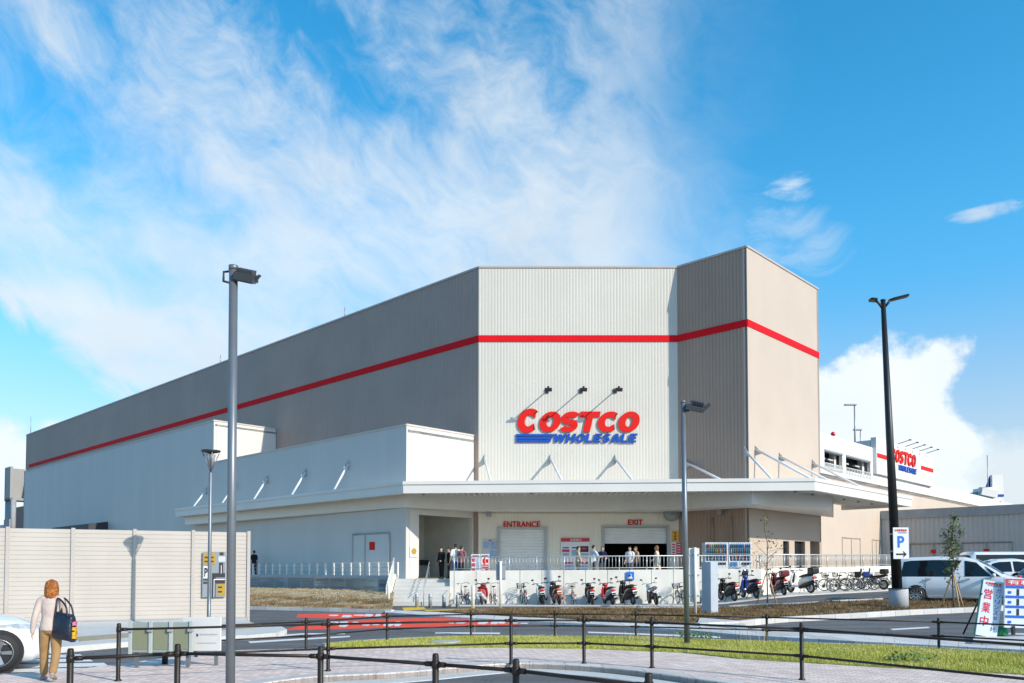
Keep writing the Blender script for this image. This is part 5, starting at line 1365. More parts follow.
# ------------------------------------------------------------------ vending machines
def vending(px0, px1, lab, seed):
    Y = 41.1; a, b = at(px0, 571, Y), at(px1, 542.4, Y); w = b.x-a.x; z0, h = PLAT, b.z-PLAT; r = random.Random(seed)
    t = thing('vending_machine', lab, 'vending machine', (a.x+w/2, Y+.35, z0), 'drink machines above the scooters', world=True)
    MB().box((a.x+w/2, Y+.4, z0+h/2), (w-.02, .76, h)).build('cabinet', pmat('vending_white', (.66, .70, .74), .3, var=.02), t, .02)
    x0 = a.x+w*.07; ww = w*.86
    wd = MB(); wd.box((a.x+w/2, Y+.012, z0+h*.72), (ww, .03, h*.44)); wd.build('display_window', pmat('vending_back', (.03, .09, .16), .25, var=.1), t)
    cols = [(.30, .05, .05), (.04, .16, .36), (.32, .28, .08), (.06, .2, .13), (.34, .36, .40), (.26, .13, .05), (.03, .22, .38), (.03, .03, .04)]
    ms = [pmat('drink_%s' % n, c, .3, var=.1) for n, c in zip(('red', 'blue', 'yellow', 'green', 'white', 'orange', 'cyan', 'black'), cols)]
    m = MB()
    for row in range(3):
        for i in range(11):
            zc = z0+h*(.56+.145*row); m.lathe([(.035, 0), (.035, .16), (.018, .2), (.018, .23)], (x0+ww*(i+.5)/11, Y-.03, zc), 8, mi=r.choice([0, 1, 1, 6, 6, 2, 3, 4, 5, 1]))
    o = m.build('drink_bottle', ms, t); o['kind'] = 'stuff'
    s = MB()
    for row in range(3): s.box((a.x+w/2, Y-.03, z0+h*(.55+.145*row)), (ww, .1, .02))
    s.build('shelf', pmat('shelf_white', (.30, .33, .38), .4), t)
    MB().box((x0+ww*.18, Y-.004, z0+h*.38), (ww*.34, .03, h*.16)).build('blue_poster', pmat('poster_blue', (.03, .17, .45), .4, var=.2, scale=9), t)
    MB().box((x0+ww*.75, Y-.004, z0+h*.42), (ww*.36, .03, h*.06)).build('coin_panel', m_black, t)
    MB().box((x0+ww*.62, Y-.004, z0+h*.22), (ww*.6, .03, h*.07)).build('delivery_flap', m_dark, t)
vending(705.2, 728.5, 'left white drink vending machine standing behind the concrete wall', 2)
vending(728.8, 752, 'right white drink vending machine standing behind the concrete wall', 5)

# ------------------------------------------------------------------ notices and boards on the platform
m_pap = pmat('paper_white', (.74, .75, .77), .6, var=.03); m_mag = pmat('print_red', (.55, .04, .07), .5, var=.1); m_pblue = pmat('print_blue', (.30, .42, .60), .5, var=.15, scale=8)
def blocks(t, f0, w, h, spec, n=nF):
    for x, y, bw, bh, mat, nm in spec:
        MB().box((f0.x+w*(x+bw/2), f0.y-.012-.003*(x+y), f0.z+h*(y+bh/2)), (w*bw, .008, h*bh)).build(nm, mat, t)
def wallboard(name, px0, px1, y0, y1, label, spec, board=True, Y=None, mat=None):
    if Y is None: Y = C0.y-.05
    a, b = at(px0, y1, Y), at(px1, y0, Y); w, h = b.x-a.x, b.z-a.z
    t = thing(name, label, 'sign', (a.x+w/2, Y, a.z), world=True)
    MB().box((a.x+w/2, Y, a.z+h/2), (w, .03, h)).build('board', mat or m_pap, t)
    blocks(t, Vector((a.x, Y-.012, a.z)), w, h, spec); return t, a, w, h
t, a, w, h = wallboard('notice_board', 561, 589.5, 538, 575, 'large notice board with a red header bar between the two shutters', [
    (0, .9, 1, .1, m_mag, 'red_header'), (.04, .62, .26, .07, m_mag, 'print'), (.06, .72, .22, .03, m_signblue, 'print'), (.38, .72, .24, .03, m_signblue, 'print'), (.38, .52, .24, .16, m_pblue, 'print'),
    (.68, .62, .28, .16, m_black, 'print'), (.73, .68, .16, .06, m_mag, 'print'), (.06, .5, .22, .09, m_pblue, 'print'), (.68, .48, .28, .1, m_pblue, 'print'), (.12, .30, .3, .05, m_mag, 'print'), (.12, .1, .3, .17, m_pblue, 'print'), (.62, .3, .34, .05, m_mag, 'print'), (.62, .08, .3, .18, m_pblue, 'print')])
text('header_lettering', '営業案内', Vector((a.x+w*.32, a.y-.03, a.z+h*.915)), X_, UP, w*.4, h*.07, m_pap, t, .003, .006, off=.012)
wallboard('notice_board', 483, 497, 539.5, 559, 'pair of pale notice sheets on the wall left of the entrance shutter', [(.05, .55, .4, .34, m_pblue, 'print'), (.55, .5, .4, .4, m_pblue, 'print'), (.4, .92, .22, .05, m_mag, 'print'), (.5, .05, .46, .38, m_pblue, 'print')], mat=pmat('paper_grey', (.55, .60, .64), .6, var=.05))
wallboard('wall_notice', 672.3, 678.5, 531, 541.5, 'small yellow notice on the wall right of the exit shutter', [(.3, .12, .3, .2, m_signred, 'print'), (.3, .4, .3, .2, m_signred, 'print'), (.3, .7, .3, .18, m_signred, 'print')], mat=pmat('notice_yellow', (.72, .42, .02), .5))
wallboard('wall_notice', 671, 681.5, 541.8, 557, 'red and white poster under the yellow notice by the exit', [(.5, .04, .46, .92, m_mag, 'print')]+[(.1, .1+.17*i, .3, .08, m_mag, 'print') for i in range(5)]+[(.56, .12+.17*i, .32, .05, m_pap, 'print') for i in range(5)])
wallboard('standing_board', 471.3, 480.2, 554.2, 574, 'white standing board with red writing, left one behind the railing', [(.15, .90, .7, .05, m_mag, 'print'), (.08, .62, .4, .17, m_mag, 'print'), (.08, .38, .4, .17, m_mag, 'print'), (.08, .14, .4, .17, m_mag, 'print'), (.6, .2, .32, .6, m_pblue, 'print')], Y=41.3)
t, a, w, h = wallboard('standing_board', 480.8, 489.4, 554.2, 574, 'white standing board with a red arrow, right one behind the railing', [(.1, .90, .8, .05, m_mag, 'print'), (.08, .42, .85, .06, m_mag, 'print'), (.08, .3, .4, .08, m_mag, 'print'), (.5, .14, .42, .24, m_mag, 'print'), (.1, .14, .3, .08, m_mag, 'print')], Y=41.3)
m = MB(); zc = a.z+h*.66; m.prism([(a.x+w*.1, a.y-.03, zc), (a.x+w*.5, a.y-.03, zc+.22), (a.x+w*.5, a.y-.03, zc+.09), (a.x+w*.92, a.y-.03, zc+.09), (a.x+w*.92, a.y-.03, zc-.09), (a.x+w*.5, a.y-.03, zc-.09), (a.x+w*.5, a.y-.03, zc-.22)], (0, .012, 0)); m.build('arrow', m_signred, t)
wallboard('moped_sign', 626.4, 634, 571.8, 580.2, 'square blue sign with a white moped picture on the concrete wall', [(.2, .2, .6, .12, m_pap, 'pictogram'), (.3, .32, .4, .2, m_pap, 'pictogram'), (.55, .5, .1, .25, m_pap, 'pictogram')], Y=WL.y-.06, mat=pmat('parking_blue', (.01, .16, .62), .45))
# plate on the pillar left of the passage
s0, z0 = hit(Q, A, 409.5, 557); s1, z1 = hit(Q, A, 417, 546.5)
t = thing('wall_notice', 'white notice with a round golden emblem on the pier by the dark passage', 'sign', xy(Q+A*s0-B*.04, z0), world=True)
band(Q+A*s0-B*.02, Q+A*s1-B*.02, z0, z1, -B, .03).build('board', pmat('paper_pale', (.68, .68, .66), .6), t)
pc = xy(Q+A*((s0+s1)/2)-B*.06, (z0+z1)/2+.03); m = MB()
m.prism([pc+A*(.17*math.cos(k*math.pi/6))+UP*(.17*math.sin(k*math.pi/6)) for k in range(12)], -B*.012); m.build('emblem', pmat('emblem_gold', (.46, .27, .05), .5), t)

# ------------------------------------------------------------------ price boards at the right edge
def station_sign():
    Y = G(985, 636, .17).y
    g0, g1 = at(975.5, 634.5, Y), at(997.5, 636, Y)      # foot corners
    t0, t1 = at(983.8, 579.5, Y), at(1003.6, 582.5, Y)
    P = Vector(g0); w = (Vector(g1)-P).length*.97; u = (Vector(t0)-P); h = u.length; u.normalize(); r = Vector(g1)-P; r = (r-u*r.dot(u)).normalized(); n = r.cross(u)
    # lean it backwards a little
    t = thing('station_sign', 'leaning white stand sign with big red characters at the roadside', 'sign', P+r*(w/2), world=True)
    def blk(x, y, bw, bh, o0, o1, mat, nm): MB().prism([P+r*(x*w)+u*(y*h)+n*o1, P+r*((x+bw)*w)+u*(y*h)+n*o1, P+r*((x+bw)*w)+u*((y+bh)*h)+n*o1, P+r*(x*w)+u*((y+bh)*h)+n*o1], -n*(o1-o0)).build(nm, mat, t)
    sw = pmat('sign_board_white', (.62, .70, .80), .4, var=.02)
    blk(0, 0, 1, 1, -.03, .0, sw, 'board'); blk(-.03, -.01, 1.06, 1.02, -.06, -.031, pmat('sign_green_edge', (.05, .25, .17), .5), 'backing')
    f = P
    heavy('red_lettering', 'COSTCO', f+r*(.1*w)+u*(.93*h)+n*.003, r, u, w*.76, h*.042, m_signred, t, .003, .2, .36, .28, .03, LW)
    text('blue_lettering', 'WHOLESALE', f+r*(.2*w)+u*(.905*h), r, u, w*.66, h*.018, m_signblue, t, .003, .03, .2, off=.002)
    for i, ch in enumerate('営業中'):
        text('red_character', ch, f+r*(.10*w)+u*((.665-.245*i)*h), r, u, w*.40, h*.185, pmat('character_red', (.62, .01, .06), .4), t, .004, .012, off=.002)
    for i, ch in enumerate('ガソリンスタンド'):
        text('blue_character', ch, f+r*(.66*w)+u*((.80-.099*i)*h), r, u, w*.22, h*.075, pmat('character_navy', (.02, .04, .16), .4), t, .004, .0, off=.002)
    m = MB(); b = P+r*(w*.9)-n*.6; b.z = .17; m.tube(P+r*(w*.98)+u*(h*.75), b, .02, n=6); m.build('prop_leg', m_black, t); m = MB(); b2 = P+r*(w*.1)-n*.6; b2.z = .17; m.tube(P+r*(w*.02)+u*(h*.75), b2, .02, n=6); m.build('prop_leg', m_black, t)
station_sign()
def price_board():
    Y = G(1012, 636, .17).y-.15
    a, b = at(1004.5, 627.5, Y), at(1011.5, 578, Y); sc = Y/F; h = b.z-a.z; w = 62*sc
    r, u = Vector((1, 0, 0)), Vector((.10, 0, 1)).normalized(); r = Vector((1, 0, -.03)).normalized(); u = (u-r*u.dot(r)).normalized(); P = Vector(a)
    n = r.cross(u)
    t = thing('price_board', 'white price board with a red header and blue rows at the right edge', 'sign', P, world=True)
    def blk(x, y, bw, bh, o0, o1, mat, nm): MB().prism([P+r*x+u*(y*h)+n*o1, P+r*(x+bw)+u*(y*h)+n*o1, P+r*(x+bw)+u*((y+bh)*h)+n*o1, P+r*x+u*((y+bh)*h)+n*o1], -n*(o1-o0)).build(nm, mat, t)
    blk(0, 0, w, 1, -.05, 0, pmat('sign_board_white', (.62, .70, .80), .4), 'board')
    blk(.02, .86, w-.04, .13, 0, .012, m_mag, 'red_header')
    text('header_lettering', '有料会員', P+r*.06+u*(.875*h), r, u, w*.82, h*.09, m_pap, t, .004, .006, off=.012)
    pb = pmat('price_blue', (.01, .10, .52), .45)
    rows = ('16', '17', '13', '1')
    for i in range(4):
        y = .80-.2*i; blk(.02, y, w-.04, .05, 0, .012, pb, 'blue_band')
        MB().box(tuple(P+r*.11+u*((y-.085)*h)+n*.008), (.07, .012, .055)).build('price_mark', pb, t)
        if i < 3: 
            for k, ch in enumerate(rows[i]): text('price_digit', ch, P+r*(.27+.26*k)+u*((y-.145)*h), r, u, .06 if ch == '1' else .13, h*.13, m_black, t, .004, .008, off=.002)
    m = MB(); MB().box(tuple(P+r*.2+u*-.06), (.06, .06, .2)).build('leg', m_black, t); MB().box(tuple(P+r*(w-.2)+u*-.06), (.06, .06, .2)).build('leg', m_black, t)
    m = MB()
    for x in (-.16, ): m.lathe([(.0, 0), (.18, 0), (.19, .06), (.16, .2), (.0, .22)], Vector((at(999, 630, Y+.35).x, Y+.35, .17)), 14)
    single('water_weight', m, pmat('weight_green', (.02, .22, .08), .5), 'small green water weight on the kerb island between the two boards', 'weight')
price_board()

# ------------------------------------------------------------------ young trees
def leaf_mesh(name, pts, size, mat, parent, seed):
    r = random.Random(seed); mb = MB()
    for p in pts:
        a, b, c = r.uniform(0, 6.28), r.uniform(-.9, .9), r.uniform(0, 6.28)
        M_ = Matrix.Rotation(a, 3, 'Z') @ Matrix.Rotation(b, 3, 'X'); s = size*r.uniform(.6, 1.3)
        vs = [p+M_ @ Vector(q) for q in ((0, 0, 0), (s*.32, s*.45, s*.06), (0, s, -s*.08), (-s*.32, s*.45, s*.06))]
        mb.add(vs, [(0, 1, 2, 3)])
    return mb.build(name, mat, parent)
def sapling(label, px, yb, yt, seed, clusters, leaf, mat, stakes, spread):
    g = GT(px, yb, .12)
    if px > 900: g = xy(at(px, 600, 30.0)); g.z = terrain(g.x, g.y)+.1
    k = g.y/F; H_ = at(px, yt, g.y).z-g.z; r = random.Random(seed)
    t = thing('young_tree', label, 'tree', g, world=True)
    tr = [g+Vector((r.uniform(-.02, .02)*i, 0, H_*i/6)) for i in range(7)]
    mb = MB(); mb.path(tr, [.035-.0045*i for i in range(7)], 8); pts = []
    for (f, dx, n_, rad) in clusters:
        c = g+Vector((dx*spread, r.uniform(-.2, .2), H_*f)); st_ = g+Vector((0, 0, H_*max(.2, f-.13)))
        mb.path([st_, st_.lerp(c, .6)+Vector((0, 0, -.03)), c], [.013, .009, .004], 5)
        for i in range(n_):
            q = Vector((r.gauss(0, 1), r.gauss(0, 1), r.gauss(0, 1.1)))*rad*.55; pts.append(c+q)
            if i % 5 == 0: mb.path([c, c+q], [.004, .002], 4)
    mb.build('trunk', m_bark, t); leaf_mesh('crown', pts, leaf, mat, t, seed)
    if stakes:
        for i, (dx, dy) in enumerate(((-.42, .1), (.42, .1), (0, -.4))[:stakes]):
            b = g+Vector((dx, dy, -.05)); m = MB(); m.tube(b, g+Vector((dx*.12, dy*.12, stakes_h)), .03, n=7)
            single('tree_stake', m, m_wood, ['left', 'right', 'front'][i]+' wooden stake propping the '+('bare' if seed == 3 else 'leafy')+' young tree', 'stake', 'wooden tree stakes')
    return t
stakes_h = 1.25
sapling('sparse young tree with few yellow green leaves before the parked scooters', 767.5, 603, 513, 3, [(.98, 0, 14, .2), (.86, -.12, 14, .22), (.78, .25, 12, .25), (.66, -.6, 14, .25), (.62, .62, 14, .25), (.68, .1, 18, .3), (.52, -.35, 12, .2), (.56, .4, 10, .2), (.4, -.1, 8, .2), (.36, .15, 7, .2)], .13, m_leafB, 2, .9)
stakes_h = 1.2
sapling('slim leafy young tree on three stakes in front of the white minivan', 953.5, 603, 516, 9, [(.98, 0, 50, .13), (.88, .05, 55, .24), (.80, -.3, 60, .22), (.82, .3, 60, .24), (.73, .02, 75, .3), (.66, -.25, 60, .22), (.66, .32, 60, .22), (.58, .05, 80, .24), (.48, .08, 60, .2), (.40, -.02, 45, .2), (.34, .3, 12, .15), (.30, -.2, 10, .15)], .12, m_leafA, 3, .62)
# weeds growing at the road edge of the grass
for px, y, n_, lab in ((697, 640, 60, 'broad leafed weed clump in the grass beside the lamp pole'), (905, 663, 50, 'dark green weed clump in the grass strip on the right')):
    g = G(px, y, KH); r = random.Random(px); pts = [g+Vector((r.gauss(0, .22), r.gauss(0, .15), abs(r.gauss(.10, .05)))) for _ in range(n_*2)]
    t = thing('weed', lab, 'weed', g, world=True); leaf_mesh('foliage', pts, .09, m_leafA if px > 800 else pmat('weed_green', (.14, .26, .03), .5, var=.3, scale=6), t, px)
# apron in front of the bike wall (world placed), kerb line
# ------------------------------------------------------------------ two-wheelers
def wheel(parent, c, r, w, rim=.6, spokes=0, name='wheel', disc=True):
    c = Vector(c); tw = MB(); tw.torus(c, r-w, w, 28, 8, 'X'); o = tw.build(name, m_rub, parent)
    m = MB()
    if spokes:
        m.torus(c, r-w*2.1, w*.55, 28, 6, 'X'); m.lathe([(.0, -.04), (.022, -.04), (.022, .04), (0, .04)], c, 10, 'X')
        for i in range(spokes):
            a = 2*math.pi*i/spokes; m.tube(c+Vector(((-1)**i*.025, 0, 0)), c+Vector((0, math.cos(a)*(r-w*2), math.sin(a)*(r-w*2))), .0045, n=4)
    else:
        m.lathe([(.0, -.05), (.05, -.05), (.06, -.02), (r-w*1.6, -w*.55), (r-w*1.35, -w*.6), (r-w*1.35, w*.6), (r-w*1.6, w*.55), (.06, .02), (.05, .05), (0, .05)], c, 20, 'X')
    m.build('rim', m_alu, o); return o
COLS = {}
def pc(name, c, rough=.25, coat=.6): return pmat('paint_'+name, c, rough, coat=coat, var=.04)
m_tail = pmat('tail_red', (.62, .03, .02), .2); m_orange = pmat('tail_orange', (.72, .13, .03), .25); m_plate = pmat('plate_white', (.75, .76, .74), .5, var=.03); m_seat = pmat('seat_vinyl', (.015, .015, .016), .5)
def scooter(label, body, tail=m_tail, box=None, shield=None, basket=False, big=1.0, screen=False, lower=None):
    shield = shield or body; lower = lower or m_black
    t = thing('scooter', label, 'scooter', (0, 0, 0), 'scooters parked along the wall', world=True); s = big
    wheel(t, (0, -.60*s, .25*s), .25*s, .055*s, name='rear_wheel'); wheel(t, (0, .62*s, .25*s), .25*s, .05*s, name='front_wheel')
    b = MB()   # rear cowl, lofted
    def ring(y, cz, rx, rz_): return [Vector((rx*math.cos(a)*s, y*s, (cz+rz_*math.sin(a))*s)) for a in [2*math.pi*k/14 for k in range(14)]]
    b.loft([ring(-.86, .70, .05, .05), ring(-.80, .68, .12, .10), ring(-.6, .64, .17, .15), ring(-.3, .58, .18, .18), ring(-.05, .48, .16, .18), ring(.05, .40, .13, .12)])
    b.box((0, .18*s, .30*s), (.30*s, .46*s, .10*s))
    b.build('body', body, t, .012)
    m = MB(); m.loft([ring(-.82, .50, .10, .06), ring(-.6, .45, .13, .12), ring(-.3, .36, .16, .12), ring(.0, .26, .15, .08)]); m.box((0, -.93*s, .52*s), (.16*s, .16*s, .03*s), Matrix.Rotation(R(-50), 3, 'X')); m.tube((.17*s, -.3*s, .22*s), (.2*s, -.82*s, .33*s), .045*s, .055*s, 10); m.build('engine_cover', lower, t)
    m = MB(); m.loft([ring(-.72, .82, .10, .03), ring(-.55, .82, .15, .06), ring(-.25, .78, .15, .06), ring(-.02, .72, .12, .04)]); m.build('seat', m_seat, t)
    m = MB()   # leg shield with front panel
    m.loft([[Vector((x*s*w, (y+.05*math.cos(x*8))*s, z*s)) for x in (-.2, -.1, 0, .1, .2)]+[Vector((x*s*w, (y+.05*math.cos(x*8)-.045)*s, z*s)) for x in (.2, .1, 0, -.1, -.2)] for y, z, w in ((.42, .32, .8), (.46, .5, 1.0), (.40, .72, .95), (.33, .90, .7))], smooth=True)
    m.loft([[Vector((.09*s*math.cos(a), (.62+.22*math.cos(b_))*s+0*a, (.25+.30*math.sin(b_))*s+.03*math.sin(a)*s)) for a in [2*math.pi*k/8 for k in range(8)]] for b_ in [R(20+28*i) for i in range(6)]])
    m.build('leg_shield', shield, t)
    m = MB(); m.tube((0, .44*s, .45*s), (0, .30*s, .98*s), .03*s, n=8)
    for sg in (-1, 1): m.tube((sg*.05*s, .60*s, .27*s), (sg*.05*s, .42*s, .6*s), .022*s, n=6)
    m.path([(-.33*s, .20*s, 1.0*s), (-.18*s, .28*s, 1.02*s), (0, .31*s, .98*s), (.18*s, .28*s, 1.02*s), (.33*s, .20*s, 1.0*s)], .018*s, 8); hb = m.build('handlebar', m_black, t)
    m = MB(); m.ell((0, .36*s, .95*s), (.14*s, .10*s, .09*s)); m.build('headlight_cowl', shield, t)
    for sg in (-1, 1):
        m = MB(); m.tube((sg*.24*s, .26*s, 1.02*s), (sg*.30*s, .27*s, 1.17*s), .008*s, n=5); m.ell((sg*.31*s, .26*s, 1.2*s), (.07*s, .02*s, .045*s), 10, 6); m.build('mirror', m_black, t)
        m = MB(); m.tube((sg*.24*s, .245*s, 1.008*s), (sg*.35*s, .185*s, .998*s), .024*s, n=8); m.build('grip', m_rub, t)
    m = MB(); m.ell((0, -.84*s, .70*s), (.13*s, .05*s, .06*s)); m.build('tail_light', tail, t)
    MB().box((0, -.93*s, .57*s), (.20*s, .012, .13*s), Matrix.Rotation(R(-15), 3, 'X')).build('number_plate', m_plate, t)
    if box:
        m = MB(); m.box((0, -.80*s, 1.0*s), (.40*s, .36*s, .27*s)); o = m.build('top_box', box, t, .06, segs=3)
        k = MB(); k.box((0, -.78*s, .85*s), (.22*s, .3*s, .02)); k.tube((0, -.75*s, .72*s), (0, -.75*s, .87*s), .03, n=6); k.build('carrier', m_black, t)
    else:
        m = MB(); m.path([(-.13*s, -.62*s, .80*s), (-.13*s, -.88*s, .84*s), (.13*s, -.88*s, .84*s), (.13*s, -.62*s, .80*s)], .013*s, 6); m.build('carrier', m_black, t)
    if basket: bike_basket(t, Vector((0, .60*s, .78*s)), .3, .24, .22)
    if screen:
        m = MB(); m.loft([[Vector((x*s*w, (y-.1*abs(x))*s, z*s)) for x in (-.2, -.1, 0, .1, .2)]+[Vector((x*s*w, (y-.1*abs(x)-.01)*s, z*s)) for x in (.2, .1, 0, -.1, -.2)] for y, z, w in ((.42, 1.0, .8), (.36, 1.15, .8), (.3, 1.28, .6))]); m.build('windscreen', pmat('smoked_screen', (.05, .06, .07), .1), t)
    m = MB(); m.tube((-.1*s, -.15*s, .25*s), (-.28*s, -.2*s, .005), .014, n=6); m.build('kickstand', m_black, t)
    return t
def bike_basket(t, c, w, d, h, mat=None):
    m = MB(); n = 6
    for k in range(4):
        f = k/3; ww, dd, z = w*(.8+.2*f)/2, d*(.8+.2*f)/2, c.z-h/2+h*f
        m.path([(c.x-ww, c.y-dd, z), (c.x+ww, c.y-dd, z), (c.x+ww, c.y+dd, z), (c.x-ww, c.y+dd, z)], .006, 4, closed=True)
    for i in range(n+1):
        x = -.5+i/n
        for sg in (-1, 1):
            m.tube((c.x+x*w*.8, c.y+sg*d*.4, c.z-h/2), (c.x+x*w, c.y+sg*d*.5, c.z+h/2), .005, n=4); m.tube((c.x+sg*w*.4, c.y+x*d*.8, c.z-h/2), (c.x+sg*w*.5, c.y+x*d, c.z+h/2), .005, n=4)
        m.tube((c.x+x*w*.8, c.y-d*.4, c.z-h/2), (c.x+x*w*.8, c.y+d*.4, c.z-h/2), .005, n=4)
    return m.build('basket', mat or m_black, t)
def bicycle(label, frame, basket=True, r=.33, child=None, small=False, bag=None, fend=None):
    t = thing('bicycle', label, 'bicycle', (0, 0, 0), 'bicycles parked along the wall', world=True)
    if small: r = .25
    wb = 1.08 if not small else .95
    wheel(t, (0, -wb/2, r), r, .02, spokes=20, name='rear_wheel'); wheel(t, (0, wb/2, r), r, .02, spokes=20, name='front_wheel')
    bb = Vector((0, -.08, .29)); ra = Vector((0, -wb/2, r)); fa = Vector((0, wb/2, r)); st_ = Vector((0, -.24, .74)); hd = Vector((0, wb/2-.20, .82)); hl = Vector((0, wb/2-.14, .62))
    m = MB(); m.tube(bb, st_, .016, n=8); m.tube(hd+Vector((0, -.02, .1)), hl, .019, n=8); m.path([hl, (0, .16, .38), bb], .018, 8); m.path([hl+Vector((0, -.03, .08)), (0, .12, .50), (0, -.14, .45)], .016, 8)
    for sg in (-1, 1): m.tube(bb+Vector((sg*.04, 0, 0)), ra+Vector((sg*.055, 0, 0)), .010, n=6); m.tube(st_+Vector((sg*.02, .03, -.1)), ra+Vector((sg*.055, 0, 0)), .009, n=6); m.path([hl+Vector((sg*.03, .01, -.02)), fa+Vector((sg*.05, -.04, .2)), fa+Vector((sg*.05, 0, 0))], .011, 6)
    m.build('frame', frame, t)
    m = MB(); m.path([(-.28, wb/2-.48, 1.0), (-.25, wb/2-.32, 1.03), (-.06, wb/2-.22, 1.0), (.06, wb/2-.22, 1.0), (.25, wb/2-.32, 1.03), (.28, wb/2-.48, 1.0)], .013, 8); m.tube(hd+Vector((0, -.02, .05)), (0, wb/2-.22, 1.01), .014, n=8); hb = m.build('handlebar', m_alu, t)
    for sg in (-1, 1): MB().tube((sg*.277, wb/2-.46, 1.003), (sg*.283, wb/2-.58, .99), .018, n=8).build('grip', m_rub, hb)
    m = MB(); m.loft([[Vector((w*math.cos(a), y, .86+h*math.sin(a))) for a in [2*math.pi*k/10 for k in range(10)]] for y, w, h in ((-.38, .06, .02), (-.34, .10, .035), (-.24, .09, .03), (-.14, .03, .02), (-.09, .015, .012))]); m.tube(st_, (0, -.26, .85), .013, n=6); m.build('saddle', m_seat, t)
    fm = fend or m_alu
    for c, a0, a1 in ((ra, 60, 190), (fa, 20, 160)):
        m = MB(); m.path([c+Vector((0, math.cos(R(a))*(r+.03), math.sin(R(a))*(r+.03))) for a in range(a0, a1, 12)], .022, 6, ell=.35); m.build('mudguard', fm, t)
    m = MB(); m.lathe([(0, .05), (.09, .05), (.09, .06), (0, .06)], bb, 16, 'X'); m.tube(bb+Vector((.07, 0, 0)), bb+Vector((.08, .1, -.13)), .009, n=5); m.tube(bb+Vector((-.07, 0, 0)), bb+Vector((-.08, -.1, .13)), .009, n=5); m.box(bb+Vector((.12, .1, -.13)), (.09, .06, .02)); m.box(bb+Vector((-.12, -.1, .13)), (.09, .06, .02)); m.build('crank', m_black, t)
    m = MB()
    for sg in (-1, 1): m.path([(sg*.06, -.30, .70), (sg*.06, -wb/2-.16, .70)], .007, 5); m.tube((sg*.06, -wb/2-.08, .70), (sg*.06, -wb/2, r), .006, n=5)
    for y in (-.38, -.5, -.62): m.tube((-.06, y, .70), (.06, y, .70), .006, n=4)
    for sg in (-1, 1): m.tube((sg*.06, -wb/2, r), (sg*.14, -wb/2-.12, .0), .008, n=5)
    m.build('carrier', m_black, t)
    MB().box((0, -wb/2-r*.78-.06, .60), (.05, .02, .05)).build('reflector', m_tail, t)
    if basket: bike_basket(t, Vector((0, wb/2+.02, .88)), .36, .28, .24, bag)
    if child:
        m = MB(); m.box((0, -.60, .78), (.30, .30, .08)); m.box((0, -.76, 1.0), (.32, .06, .48), Matrix.Rotation(R(10), 3, 'X')); m.box((-.16, -.62, .92), (.04, .30, .26)); m.box((.16, -.62, .92), (.04, .30, .26)); m.build('child_seat', child, t, .02)
    return t
def motorcycle(label, paint, box=None):
    t = thing('motorcycle', label, 'motorcycle', (0, 0, 0), 'motorcycles parked along the wall', world=True)
    wheel(t, (0, -.66, .30), .30, .065, name='rear_wheel'); wheel(t, (0, .68, .30), .30, .055, name='front_wheel')
    def ring(y, cz, rx, rz_): return [Vector((rx*math.cos(a), y, cz+rz_*math.sin(a))) for a in [2*math.pi*k/14 for k in range(14)]]
    MB().loft([ring(-.08, .74, .06, .06), ring(.0, .78, .14, .11), ring(.22, .82, .17, .14), ring(.40, .80, .12, .12), ring(.46, .78, .05, .05)]).build('tank', paint, t)
    MB().loft([ring(-.9, .84, .06, .04), ring(-.7, .80, .12, .07), ring(-.3, .72, .14, .09), ring(-.05, .68, .10, .06)]).build('tail_cowl', paint, t)
    MB().loft([ring(-.78, .885, .06, .02), ring(-.55, .84, .13, .04), ring(-.2, .78, .14, .05), ring(-.04, .78, .09, .03)]).build('seat', m_seat, t)
    m = MB(); m.loft([ring(-.2, .42, .12, .14), ring(.05, .42, .16, .2), ring(.3, .46, .13, .17)]); m.tube((0, -.1, .4), (0, -.66, .30), .05, n=8); m.tube((.16, .1, .3), (.18, -.8, .38), .05, .06, 10); m.build('engine', m_dark, t)
    m = MB()
    for sg in (-1, 1): m.tube((sg*.09, .68, .30), (sg*.09, .44, .88), .025, n=8)
    m.path([(-.36, .26, 1.0), (-.2, .36, 1.02), (0, .42, .98), (.2, .36, 1.02), (.36, .26, 1.0)], .015, 8); m.build('fork', m_steel, t)
    MB().ell((0, .55, .88), (.12, .10, .12)).build('headlight', paint, t)
    for sg in (-1, 1):
        m = MB(); m.tube((sg*.24, .34, 1.02), (sg*.34, .32, 1.2), .008, n=5); m.ell((sg*.37, .31, 1.22), (.07, .02, .04), 10, 6); m.build('mirror', m_black, t)
    MB().ell((0, -.92, .82), (.09, .04, .04)).build('tail_light', m_tail, t)
    m = MB(); m.box((0, -.98, .66), (.2, .012, .13), Matrix.Rotation(R(-20), 3, 'X')); m.build('number_plate', m_plate, t)
    m = MB(); m.loft([ring(.5, .64, .07, .03), ring(.68, .645, .075, .03), ring(.86, .58, .07, .03)]); m.build('front_mudguard', paint, t)
    MB().tube((-.12, .0, .3), (-.3, -.05, 0), .014, n=6).build('kickstand', m_black, t)
    if box:
        MB().box((0, -.72, 1.06), (.44, .38, .30)).build('top_box', box, t, .06, segs=3)
    return t
def put(t, px, dist, rz, lean=None):
    lean = lean if lean is not None else 2+(px*7 % 6)
    """stands a two-wheeler before the wall; px picks the place along the wall"""
    if px < 756:
        x = at(px, 600, 38.9).x; p = Vector((x, WL.y-.12-dist, 0)); ang = rz
    else:
        s, _ = hit(K1-B*dist, A, px, 590); p = K1-B*(dist+.1)+A*s; ang = math.atan2(B.y, B.x)-math.pi/2+rz
    p.z = terrain(p.x, p.y)+.052
    t.location = p; t.rotation_euler = (0, R(-lean), ang); return t
